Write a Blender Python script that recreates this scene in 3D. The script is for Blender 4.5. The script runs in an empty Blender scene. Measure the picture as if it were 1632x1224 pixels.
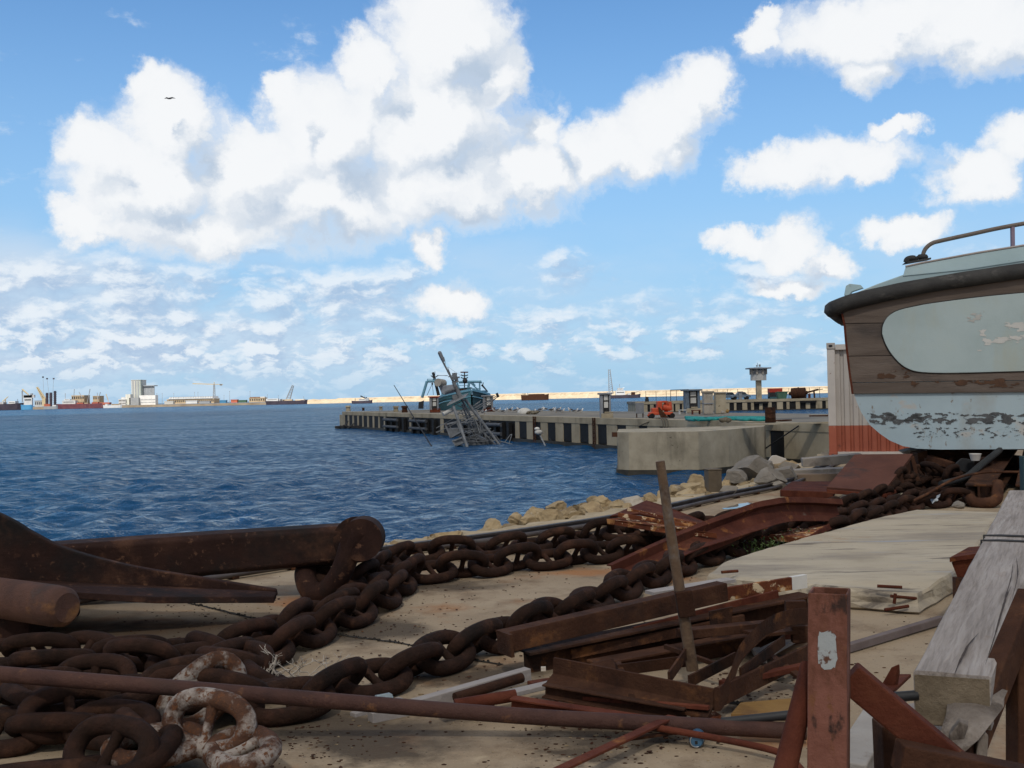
import bpy, bmesh, math, random
import numpy as np
from mathutils import Vector, Matrix, noise as mnoise

random.seed(7)
S = bpy.context.scene
R = math.radians
# ------------------------------------------------------------------ camera
EYE = Vector((0, 0, 1.6))
FPX, CX, CY = 1750.0, 816.0, 612.0           # focal length and centre in photo pixels (1632 x 1224)
PITCH, ROLL = R(0.606), R(-1.2)
CAMROT = Matrix.Rotation(R(90) + PITCH, 3, 'X') @ Matrix.Rotation(ROLL, 3, 'Z')
cam_d = bpy.data.cameras.new('camera')
cam = bpy.data.objects.new('camera', cam_d)
S.collection.objects.link(cam)
cam.matrix_world = Matrix.Translation(EYE) @ CAMROT.to_4x4()
cam_d.sensor_width = 36.0
cam_d.lens = 36.0 * FPX / 1632.0
cam_d.clip_start, cam_d.clip_end = 0.05, 30000
S.camera = cam

def ray(px, py):
    return CAMROT @ Vector(((px - CX) / FPX, (CY - py) / FPX, -1.0))
def at(px, py, Y):                            # world point seen at photo pixel, Y metres in front
    d = ray(px, py)
    return EYE + d * (Y / d.y)
def gp(px, py, z=0.0):                        # world point seen at photo pixel, lying at height z
    d = ray(px, py)
    return EYE + d * ((z - EYE.z) / d.z)

# ------------------------------------------------------------------ render look
S.view_settings.view_transform = 'Standard'
S.view_settings.look = 'None'
S.view_settings.exposure = 0.0
S.view_settings.gamma = 1.0
S.view_settings.use_curve_mapping = False
S.cycles.max_bounces = 6
S.cycles.diffuse_bounces = 2
S.cycles.glossy_bounces = 2
S.cycles.transparent_max_bounces = 8
S.cycles.caustics_reflective = False
S.cycles.caustics_refractive = False

# ------------------------------------------------------------------ sun and sky
SUN_EL, SUN_AZ = R(50), R(-172)               # azimuth clockwise from +Y: behind the camera, to the left
SUN_DIR = Vector((math.sin(SUN_AZ) * math.cos(SUN_EL), math.cos(SUN_AZ) * math.cos(SUN_EL), math.sin(SUN_EL)))
sun_d = bpy.data.lights.new('sun', 'SUN')
sun_d.energy = 4.6
sun_d.angle = R(4)
sun_d.color = (1.0, 0.93, 0.82)
sun = bpy.data.objects.new('sun', sun_d)
S.collection.objects.link(sun)
sun.rotation_euler = SUN_DIR.to_track_quat('Z', 'Y').to_euler()
sun.location = SUN_DIR * 100

W = bpy.data.worlds.new('World')
S.world = W
W.use_nodes = True
W.cycles.sampling_method = 'MANUAL'
W.cycles.sample_map_resolution = 512
def build_world():
    nt = W.node_tree
    nt.nodes.clear()
    N, L = nt.nodes, nt.links
    def nd(t, **k):
        n = N.new(t)
        for a, b in k.items():
            setattr(n, a, b)
        return n
    def put(sock, v):
        if isinstance(v, bpy.types.NodeSocket):
            L.new(v, sock)
        else:
            sock.default_value = v
    def mth(op, a, b=0.0, c=0.0, clamp=False):
        n = nd('ShaderNodeMath', operation=op, use_clamp=clamp)
        put(n.inputs[0], a); put(n.inputs[1], b); put(n.inputs[2], c)
        return n.outputs[0]
    def vm(op, a, b=(0, 0, 0), c=(0, 0, 0)):
        n = nd('ShaderNodeVectorMath', operation=op)
        put(n.inputs[0], a)
        if op == 'SCALE':
            put(n.inputs['Scale'], b)
        else:
            put(n.inputs[1], b)
        if op == 'MULTIPLY_ADD':
            put(n.inputs[2], c)
        return n.outputs['Value'] if op == 'LENGTH' else n.outputs['Vector']
    def noise(vec, scale, detail, rough=.55, col=False, lac=2.0):
        n = nd('ShaderNodeTexNoise')
        n.inputs['Scale'].default_value = scale
        n.inputs['Detail'].default_value = detail
        n.inputs['Roughness'].default_value = rough
        n.inputs['Lacunarity'].default_value = lac
        L.new(vec, n.inputs['Vector'])
        return n.outputs['Color'] if col else n.outputs['Fac']
    def mr(v, a, b, c=0.0, d=1.0, smooth=True):
        n = nd('ShaderNodeMapRange', interpolation_type='SMOOTHSTEP' if smooth else 'LINEAR')
        put(n.inputs[0], v)
        for i, x in enumerate((a, b, c, d)):
            put(n.inputs[1 + i], x)
        return n.outputs[0]
    def mix(f, a, b):
        n = nd('ShaderNodeMix', data_type='RGBA')
        put(n.inputs[0], f)
        put(n.inputs[6], a if isinstance(a, bpy.types.NodeSocket) else (*a, 1))
        put(n.inputs[7], b if isinstance(b, bpy.types.NodeSocket) else (*b, 1))
        return n.outputs[2]
    sky = nd('ShaderNodeTexSky', sky_type='NISHITA')
    sky.sun_disc = False
    sky.sun_elevation = SUN_EL
    sky.sun_rotation = SUN_AZ
    sky.air_density, sky.dust_density, sky.ozone_density = 1.0, 0.6, 2.0
    tc = nd('ShaderNodeTexCoord')
    dirv = tc.outputs['Generated']
    sp = nd('ShaderNodeSeparateXYZ')
    L.new(dirv, sp.inputs[0])
    x, y, z = sp.outputs
    az = mth('ARCTAN2', x, y)
    el = mth('ARCSINE', z)
    K = 17.5                                   # one unit = 100 photo pixels of angle
    cb = nd('ShaderNodeCombineXYZ')
    L.new(mth('MULTIPLY', az, K), cb.inputs[0]); L.new(mth('MULTIPLY', el, K), cb.inputs[1])
    P = cb.outputs[0]
    v = mth('MULTIPLY', el, K)
    # warp: large billows and small curls
    w1 = noise(P, 1.05, 9, .62, True)
    wv = vm('MULTIPLY_ADD', w1, (1.5, 1.25, 0), (-.75, -.625, 0))
    Pw = vm('ADD', P, wv)
    cumuli = [(715, 60, 125, 120), (790, 130, 60, 80), (690, 200, 175, 130), (585, 110, 55, 60), (520, 220, 120, 100), (455, 160, 38, 55),
              (395, 265, 110, 85), (275, 190, 80, 75), (238, 140, 38, 36), (150, 230, 68, 48), (230, 290, 135, 95), (130, 350, 55, 45),
              (500, 320, 240, 78), (720, 290, 190, 80), (850, 280, 110, 65), (862, 205, 52, 42), (960, 240, 110, 58), (1060, 195, 92, 78),
              (1120, 145, 64, 68), (690, 388, 38, 34), (300, 365, 190, 45),
              (1400, 45, 190, 66), (1228, 50, 44, 30), (1560, 40, 130, 78), (1390, 110, 60, 34),
              (1265, 268, 110, 48), (1365, 262, 80, 42), (1255, 383, 72, 44), (1178, 388, 60, 30), (1270, 452, 90, 24),
              (1330, 415, 52, 38), (1450, 358, 90, 30), (1550, 280, 90, 48), (1620, 225, 60, 50), (715, 488, 66, 40), (1420, 215, 55, 24)]
    def field(vec):
        acc = None
        for (bx, by, rx, ry) in cumuli:
            d = ray(bx, by).normalized()
            u0, v0 = math.atan2(d.x, d.y) * K, math.asin(d.z) * K
            sx, sy = 100 / (rx * 1.06), 100 / (ry * 1.06)
            l = vm('LENGTH', vm('MULTIPLY_ADD', vec, (sx, sy, 0), (-u0 * sx, -v0 * sy, 0)))
            acc = l if acc is None else mth('SMOOTH_MIN', acc, l, .18)
        return mth('SUBTRACT', 1.0, acc)
    d0 = field(Pw)
    d1 = field(vm('ADD', Pw, (-.42, .55, 0)))
    nf = noise(Pw, 1.9, 8, .6)
    nf2 = noise(vm('ADD', Pw, (-.13, .18, 0)), 1.9, 4, .5)
    tilt = mth('SUBTRACT', d0, d1)                # > 0 on the sunlit upper left, < 0 underneath
    dens = mth('ADD', d0, mth('MULTIPLY_ADD', nf, mr(tilt, -.35, .2, .95, .55), mr(tilt, -.35, .2, -.47, -.27)))
    dens = mth('SUBTRACT', dens, mr(az, .10, .30, 0.0, .07))     # thinner to the right
    a_cum = mr(dens, -.06, mr(tilt, -.40, .15, .62, .40))
    # far layer: fields of small clouds seen through perspective (cloud plane)
    band = mr(v, .55, 1.9)
    def far_noise(off):
        q = vm('ADD', P, off)
        wq = vm('MULTIPLY_ADD', w1, (.5, .35, 0), (-.25, -.17, 0))
        q = vm('ADD', q, wq)
        hi = noise(vm('MULTIPLY', q, (.72, 1.35, 0)), 1.0, 8, .6)
        lo = noise(vm('MULTIPLY', q, (1.6, 3.6, 0)), 1.0, 8, .62)
        return mth('MULTIPLY_ADD', band, mth('SUBTRACT', hi, lo), lo)
    nl = far_noise((31.7, 5.3, 0))
    nl2 = far_noise((31.7 - .16, 5.3 + .16, 0))
    side = mr(az, -.40, .15, .13, .03)         # thicker to the left
    low = mr(v, 1.6, 3.0, 0.0, -.24)
    cover = mth('ADD', mth('ADD', nl, side), low)
    a_far = mr(cover, .47, .68)
    horizon_fade = mr(v, .05, .9, .25, 1.0)
    a_far = mth('MULTIPLY', a_far, horizon_fade)
    far_lit = mr(mth('SUBTRACT', nl, nl2), -.07, .08)
    # behind the camera and overhead the same layer goes on
    shade = mth('ADD', mth('MULTIPLY', tilt, 1.35), mth('MULTIPLY', mth('SUBTRACT', nf, nf2), .75))
    lit = mr(shade, -.56, .33)
    thin = mr(dens, .05, .65)
    lit = mth('MULTIPLY_ADD', thin, mth('SUBTRACT', lit, .80), .80)
    bg = sky.outputs[0]
    tint = nd('ShaderNodeMix', data_type='RGBA', blend_type='MULTIPLY')
    tint.inputs[0].default_value = 1.0
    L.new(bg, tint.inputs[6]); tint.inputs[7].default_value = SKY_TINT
    skyc = tint.outputs[2]
    pale = mr(v, 0.0, 7.0, .85, 0.08)
    skyc = mix(pale, skyc, (3.7, 5.9, 8.3))
    farc = mix(far_lit, (3.9, 5.3, 7.3), (8.6, 9.1, 9.6))
    # a pale bank of haze under the small clouds, thickest to the left
    vn = mr(noise(vm('MULTIPLY', P, (.28, .8, 0)), 1.0, 5, .55), .32, .62)
    veil = mth('MULTIPLY', mth('MULTIPLY', mr(az, -.45, .15, .88, .25), mth('MULTIPLY', mr(v, .1, .8, .4, 1.0), mr(v, 1.9, 3.0, 1.0, 0.0))), vn)
    veiled = mix(veil, skyc, (6.3, 7.4, 8.7))
    # cloud cover added out of view, behind and overhead, to warm the ambient light
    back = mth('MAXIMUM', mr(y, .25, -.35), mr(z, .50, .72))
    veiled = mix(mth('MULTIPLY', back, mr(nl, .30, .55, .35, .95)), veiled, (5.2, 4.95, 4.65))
    c1 = mix(mth('MULTIPLY', a_far, .8), veiled, farc)
    cumc = mix(lit, (4.9, 5.9, 7.2), (9.4, 9.5, 9.6))
    c2 = mix(mth('MULTIPLY', a_cum, .97), c1, cumc)
    bgn = nd('ShaderNodeBackground')
    L.new(c2, bgn.inputs[0])
    bgn.inputs[1].default_value = 0.1
    out = nd('ShaderNodeOutputWorld')
    L.new(bgn.outputs[0], out.inputs[0])
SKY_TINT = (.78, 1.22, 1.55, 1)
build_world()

# ------------------------------------------------------------------ helpers: materials
MATS = {}
def M(name, stops, scale=4.0, detail=8, rough=.8, bump=.25, bscale=None, metal=0.0, stretch=(1, 1, 1),
      over=(), world=False, rrough=None, spec=.4, dist=0.0):
    """stops: ramp colours over noise; over: (colour, scale, lo, hi, stretch) patches laid on top"""
    if name in MATS:
        return MATS[name]
    m = bpy.data.materials.new(name)
    m.use_nodes = True
    nt = m.node_tree
    N, L = nt.nodes, nt.links
    b = N['Principled BSDF']
    tc = N.new('ShaderNodeTexCoord')
    vec = tc.outputs['Object']
    if not world:
        oi = N.new('ShaderNodeObjectInfo')
        ad = N.new('ShaderNodeVectorMath'); ad.operation = 'MULTIPLY_ADD'
        cbx = N.new('ShaderNodeCombineXYZ')
        for i in range(3):
            L.new(oi.outputs['Random'], cbx.inputs[i])
        L.new(cbx.outputs[0], ad.inputs[0]); ad.inputs[1].default_value = (31, 17, 23); L.new(vec, ad.inputs[2])
        vec = ad.outputs[0]
    def nz(sc, de, st, ro=.6, di=0.0):
        mp = N.new('ShaderNodeMapping'); mp.inputs['Scale'].default_value = st
        L.new(vec, mp.inputs[0])
        n = N.new('ShaderNodeTexNoise'); n.inputs['Scale'].default_value = sc; n.inputs['Detail'].default_value = de
        n.inputs['Roughness'].default_value = ro; n.inputs['Distortion'].default_value = di
        L.new(mp.outputs[0], n.inputs['Vector'])
        return n.outputs['Fac']
    f = nz(scale, detail, stretch, .62, dist)
    rp = N.new('ShaderNodeValToRGB')
    e = rp.color_ramp.elements
    while len(e) < len(stops):
        e.new(.5)
    for el_, (p, c) in zip(e, stops):
        el_.position = p; el_.color = (*c, 1)
    L.new(f, rp.inputs[0])
    col = rp.outputs[0]
    for (c, sc, lo, hi, st) in over:
        g = nz(sc, 7, st, .65)
        mr = N.new('ShaderNodeMapRange'); mr.inputs[1].default_value = lo; mr.inputs[2].default_value = hi
        L.new(g, mr.inputs[0])
        mx = N.new('ShaderNodeMix'); mx.data_type = 'RGBA'
        L.new(mr.outputs[0], mx.inputs[0]); L.new(col, mx.inputs[6]); mx.inputs[7].default_value = (*c, 1)
        col = mx.outputs[2]
    if not world:
        tv = N.new('ShaderNodeMapRange'); tv.inputs[3].default_value = .80; tv.inputs[4].default_value = 1.20
        L.new(oi.outputs['Random'], tv.inputs[0])
        hs = N.new('ShaderNodeHueSaturation'); L.new(tv.outputs[0], hs.inputs['Value']); L.new(col, hs.inputs['Color'])
        col = hs.outputs[0]
    L.new(col, b.inputs['Base Color'])
    b.inputs['Roughness'].default_value = rough
    b.inputs['Metallic'].default_value = metal
    b.inputs['Specular IOR Level'].default_value = spec
    if rrough:
        mr = N.new('ShaderNodeMapRange'); mr.inputs[3].default_value = rrough[0]; mr.inputs[4].default_value = rrough[1]
        mr.inputs[1].default_value = .3; mr.inputs[2].default_value = .7
        L.new(f, mr.inputs[0]); L.new(mr.outputs[0], b.inputs['Roughness'])
    if bump:
        h = nz(bscale or scale * 6, 6, stretch, .7)
        bp = N.new('ShaderNodeBump'); bp.inputs['Strength'].default_value = bump; bp.inputs['Distance'].default_value = .02
        L.new(h, bp.inputs['Height']); L.new(bp.outputs[0], b.inputs['Normal'])
    MATS[name] = m
    return m

# ------------------------------------------------------------------ helpers: meshes
BASE = {}
def V(*a):
    return Vector(a)
class MB:
    def __init__(s):
        s.v, s.f, s.sm = [], [], []
    def add(s, vs, fs, smooth=False):
        o = len(s.v)
        s.v += [Vector(p) for p in vs]
        s.f += [tuple(i + o for i in q) for q in fs]
        s.sm += [smooth] * len(fs)
        return s
    def box(s, c, sz, rot=None):
        c = Vector(c); h = Vector(sz) / 2
        pts = [Vector((x * h.x, y * h.y, z * h.z)) for z in (-1, 1) for y in (-1, 1) for x in (-1, 1)]
        if rot is not None:
            pts = [rot @ p for p in pts]
        return s.add([c + p for p in pts], [(0, 2, 3, 1), (4, 5, 7, 6), (0, 1, 5, 4), (2, 6, 7, 3), (0, 4, 6, 2), (1, 3, 7, 5)])
    @staticmethod
    def frame(d, up):
        d = d.normalized(); up = Vector(up)
        if abs(d.dot(up.normalized())) > .98:
            up = Vector((0, 1, 0)) if abs(d.y) < .9 else Vector((1, 0, 0))
        side = d.cross(up).normalized()
        return side, side.cross(d).normalized()
    def profile(s, p, q, poly, up=(0, 0, 1)):          # sweep a 2-D outline (side, up) from p to q
        p, q = Vector(p), Vector(q)
        a, b = s.frame(q - p, up)
        n = len(poly)
        vs = [p + a * x + b * y for x, y in poly] + [q + a * x + b * y for x, y in poly]
        fs = [(i, (i + 1) % n, n + (i + 1) % n, n + i) for i in range(n)] + [tuple(range(n))[::-1], tuple(range(n, 2 * n))]
        return s.add(vs, fs)
    def bar(s, p, q, w, h, up=(0, 0, 1)):
        w, h = w / 2, h / 2
        return s.profile(p, q, [(-w, -h), (w, -h), (w, h), (-w, h)], up)
    def cyl(s, p, q, r0, r1=None, n=12, cap=True, smooth=True):
        r1 = r0 if r1 is None else r1
        p, q = Vector(p), Vector(q)
        a, b = s.frame(q - p, (0, 0, 1))
        vs = []
        for c, r in ((p, r0), (q, r1)):
            vs += [c + a * (r * math.cos(t * 2 * math.pi / n)) + b * (r * math.sin(t * 2 * math.pi / n)) for t in range(n)]
        s.add(vs, [(i, (i + 1) % n, n + (i + 1) % n, n + i) for i in range(n)], smooth)
        if cap:
            s.add(vs, [tuple(range(n))[::-1], tuple(range(n, 2 * n))])
        return s
    def tube(s, pts, r, n=8, closed=False, cap=True):
        pts = [Vector(p) for p in pts]
        m = len(pts)
        rr = r if isinstance(r, (list, tuple)) else [r] * m
        tang = []
        for i in range(m):
            if closed:
                tang.append((pts[(i + 1) % m] - pts[i - 1]).normalized())
            else:
                tang.append((pts[min(i + 1, m - 1)] - pts[max(i - 1, 0)]).normalized())
        a, b = s.frame(tang[0], (0, 0, 1))
        vs = []
        for i in range(m):
            a = (a - tang[i] * a.dot(tang[i])).normalized()
            b = tang[i].cross(a)
            vs += [pts[i] + a * (rr[i] * math.cos(k * 2 * math.pi / n)) + b * (rr[i] * math.sin(k * 2 * math.pi / n)) for k in range(n)]
        fs = []
        for i in range(m if closed else m - 1):
            j = (i + 1) % m
            fs += [(i * n + k, i * n + (k + 1) % n, j * n + (k + 1) % n, j * n + k) for k in range(n)]
        s.add(vs, fs, True)
        if cap and not closed:
            s.add(vs[:n], [tuple(range(n))[::-1]]); s.add(vs[-n:], [tuple(range(n))])
        return s
    def prism(s, poly, vec):
        poly = [Vector(p) for p in poly]; vec = Vector(vec); n = len(poly)
        return s.add(poly + [p + vec for p in poly], [(i, (i + 1) % n, n + (i + 1) % n, n + i) for i in range(n)] + [tuple(range(n))[::-1], tuple(range(n, 2 * n))])
    def loft(s, rings, smooth=False, cap=True, closed=True):
        n = len(rings[0]); vs = [p for r in rings for p in r]; fs = []
        for i in range(len(rings) - 1):
            for k in range(n if closed else n - 1):
                j = (k + 1) % n
                fs.append((i * n + k, i * n + j, (i + 1) * n + j, (i + 1) * n + k))
        s.add(vs, fs, smooth)
        if cap:
            s.add(rings[0], [tuple(range(n))[::-1]]); s.add(rings[-1], [tuple(range(n))])
        return s
    def ball(s, c, r, n=12, m=8, rot=None):
        c = Vector(c); r = Vector(r) if hasattr(r, '__len__') else Vector((r, r, r))
        vs = []
        for i in range(m + 1):
            ph = math.pi * i / m
            for k in range(n):
                th = 2 * math.pi * k / n
                p = Vector((r.x * math.sin(ph) * math.cos(th), r.y * math.sin(ph) * math.sin(th), r.z * math.cos(ph)))
                vs.append(c + (rot @ p if rot is not None else p))
        fs = [(i * n + k, (i + 1) * n + k, (i + 1) * n + (k + 1) % n, i * n + (k + 1) % n) for i in range(m) for k in range(n)]
        return s.add(vs, fs, True)
    def rock(s, c, size, seed, sub=3, cuts=9, rough=.1, boxy=False):
        bm = bmesh.new(); bmesh.ops.create_icosphere(bm, subdivisions=sub, radius=1)
        rnd = random.Random(seed)
        planes = [(Vector((rnd.gauss(0, 1), rnd.gauss(0, 1), rnd.gauss(0, .8))).normalized(), rnd.uniform(.42, .80)) for _ in range(cuts)]
        if boxy:
            R3 = Matrix.Rotation(rnd.uniform(0, 3), 3, Vector((rnd.gauss(0, .4), rnd.gauss(0, .4), 1)).normalized())
            planes = [(R3 @ (Vector([(1 if k == i else 0) for k in range(3)]) * sg), rnd.uniform(.52, .66)) for i in range(3) for sg in (-1, 1)] + planes[:3]
        off = Vector((seed * 3.1, seed * 1.7, seed * .9)); size = Vector(size); c = Vector(c)
        rot = Matrix.Rotation(rnd.uniform(0, 6.28), 3, 'Z')
        for vv in bm.verts:
            p = vv.co.copy()
            for n_, d_ in planes:
                t = p.dot(n_) - d_
                if t > 0:
                    p -= n_ * t * .985
            p *= 1 + rough * mnoise.fractal(vv.co * 2.2 + off, .8, 2.1, 6)
            vv.co = rot @ p
        bm.verts.index_update()
        s.add([c + Vector((v_.co.x * size.x, v_.co.y * size.y, v_.co.z * size.z)) for v_ in bm.verts],
              [tuple(v_.index for v_ in f_.verts) for f_ in bm.faces], False)
        bm.free()
        return s
    def mesh(s, name, mat, base=Vector((0, 0, 0))):
        me = bpy.data.meshes.new(name)
        me.from_pydata([tuple(p - base) for p in s.v], [], s.f)
        me.polygons.foreach_set('use_smooth', s.sm)
        bm = bmesh.new(); bm.from_mesh(me)
        bmesh.ops.recalc_face_normals(bm, faces=bm.faces)
        bm.to_mesh(me); bm.free()
        me.materials.append(mat)
        return me
    def part(s, name, mat, parent, bev=0, label=None):  # a child mesh of a thing or of a part
        base = BASE[parent.name]
        o = bpy.data.objects.new(name, s.mesh(name, mat, base))
        S.collection.objects.link(o)
        o.parent = parent
        BASE[o.name] = base
        if label:
            o['label'] = label
        if bev:
            bevel(o, bev)
        return o
    def thing(s, name, mat, label, cat, group=None, bev=0, base=None):  # a thing that is one mesh
        if base is None:
            lo = [min(p[i] for p in s.v) for i in range(3)]; hi = [max(p[i] for p in s.v) for i in range(3)]
            base = Vector(((lo[0] + hi[0]) / 2, (lo[1] + hi[1]) / 2, lo[2]))
        base = Vector(base)
        o = bpy.data.objects.new(name, s.mesh(name, mat, base))
        S.collection.objects.link(o)
        o.location = base
        BASE[o.name] = base
        tag(o, label, cat, group)
        if bev:
            bevel(o, bev)
        return o
    def setting(s, name, mat, kind='structure'):
        o = bpy.data.objects.new(name, s.mesh(name, mat))
        S.collection.objects.link(o)
        o['kind'] = kind
        BASE[o.name] = Vector((0, 0, 0))
        return o
def bevel(o, w):
    m = o.modifiers.new('bevel', 'BEVEL'); m.width = w; m.segments = 2; m.limit_method = 'ANGLE'; m.angle_limit = R(40)
def tag(o, label, cat, group=None):
    o['label'] = label; o['category'] = cat
    if group:
        o['group'] = group
def root(name, loc, label, cat, group=None):
    o = bpy.data.objects.new(name, None)
    o.empty_display_size = .2
    S.collection.objects.link(o)
    o.location = loc
    BASE[o.name] = Vector(loc)
    tag(o, label, cat, group)
    return o
def copy_thing(o, loc, label, rz=None, scale=None):
    c = o.copy(); S.collection.objects.link(c); c.location = loc; c['label'] = label
    if rz is not None:
        c.rotation_euler.z = rz
    if scale:
        c.scale = scale
    for ch in list(o.children):
        d = ch.copy(); S.collection.objects.link(d); d.parent = c
        for g in list(ch.children):
            e = g.copy(); S.collection.objects.link(e); e.parent = d
    BASE[c.name] = Vector(loc)
    return c
def ibeam(w, h, t=.012):
    w, h = w / 2, h / 2; k = t / 2
    return [(-w, -h), (w, -h), (w, -h + t), (k, -h + t), (k, h - t), (w, h - t), (w, h), (-w, h), (-w, h - t), (-k, h - t), (-k, -h + t), (-w, -h + t)]
def angle(w, h, t=.012):
    return [(0, 0), (w, 0), (w, t), (t, t), (t, h), (0, h)]
def channel(w, h, t=.012):
    return [(0, -h / 2), (w, -h / 2), (w, -h / 2 + t), (t, -h / 2 + t), (t, h / 2 - t), (w, h / 2 - t), (w, h / 2), (0, h / 2)]
def cr(pts, k=6):                                        # Catmull-Rom through points
    pts = [Vector(p) for p in pts]; out = []
    e = [pts[0] * 2 - pts[1]] + pts + [pts[-1] * 2 - pts[-2]]
    for i in range(1, len(e) - 2):
        for j in range(k):
            t = j / k; a, b, c, d = e[i - 1:i + 3]
            out.append(.5 * ((2 * b) + (c - a) * t + (2 * a - 5 * b + 4 * c - d) * t * t + (3 * b - a - 3 * c + d) * t ** 3))
    return out + [pts[-1]]
# ================================================================== the setting
SEA_Z = -1.95
def build_shade_cloud():
    """unseen cloud added towards the sun to shade the quay and the near piers"""
    H = 520.0
    c = Vector((40, 130, 0)) + SUN_DIR * (H / SUN_DIR.z)
    bm = bmesh.new(); bmesh.ops.create_icosphere(bm, subdivisions=5, radius=1)
    for v in bm.verts:
        p = v.co.copy()
        k = 1 + .22 * mnoise.fractal(p * 2.3, .9, 2.1, 5)
        v.co = Vector((c.x + p.x * 330 * k, c.y + p.y * 330 * k, c.z + p.z * (34 if p.z < 0 else 80) * k))
    bm.verts.index_update()
    mb = MB(); mb.add([v.co for v in bm.verts], [tuple(v.index for v in f.verts) for f in bm.faces], True); bm.free()
    m = bpy.data.materials.new('shade_cloud'); m.use_nodes = True
    N, L = m.node_tree.nodes, m.node_tree.links
    N.remove(N['Principled BSDF'])
    d = N.new('ShaderNodeBsdfTranslucent'); d.inputs[0].default_value = (.95, .95, .95, 1)
    d2 = N.new('ShaderNodeBsdfDiffuse'); d2.inputs[0].default_value = (.95, .95, .95, 1)
    t = N.new('ShaderNodeBsdfTransparent')
    x0 = N.new('ShaderNodeMixShader'); x0.inputs[0].default_value = .5
    L.new(d.outputs[0], x0.inputs[1]); L.new(d2.outputs[0], x0.inputs[2])
    x = N.new('ShaderNodeMixShader'); x.inputs[0].default_value = CLOUD_CLEAR ** .5
    L.new(x0.outputs[0], x.inputs[1]); L.new(t.outputs[0], x.inputs[2])
    L.new(x.outputs[0], N['Material Output'].inputs[0])
    mb.setting('cloud', m)
CLOUD_CLEAR = .24          # share of the sunlight that comes through it
build_shade_cloud()

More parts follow.
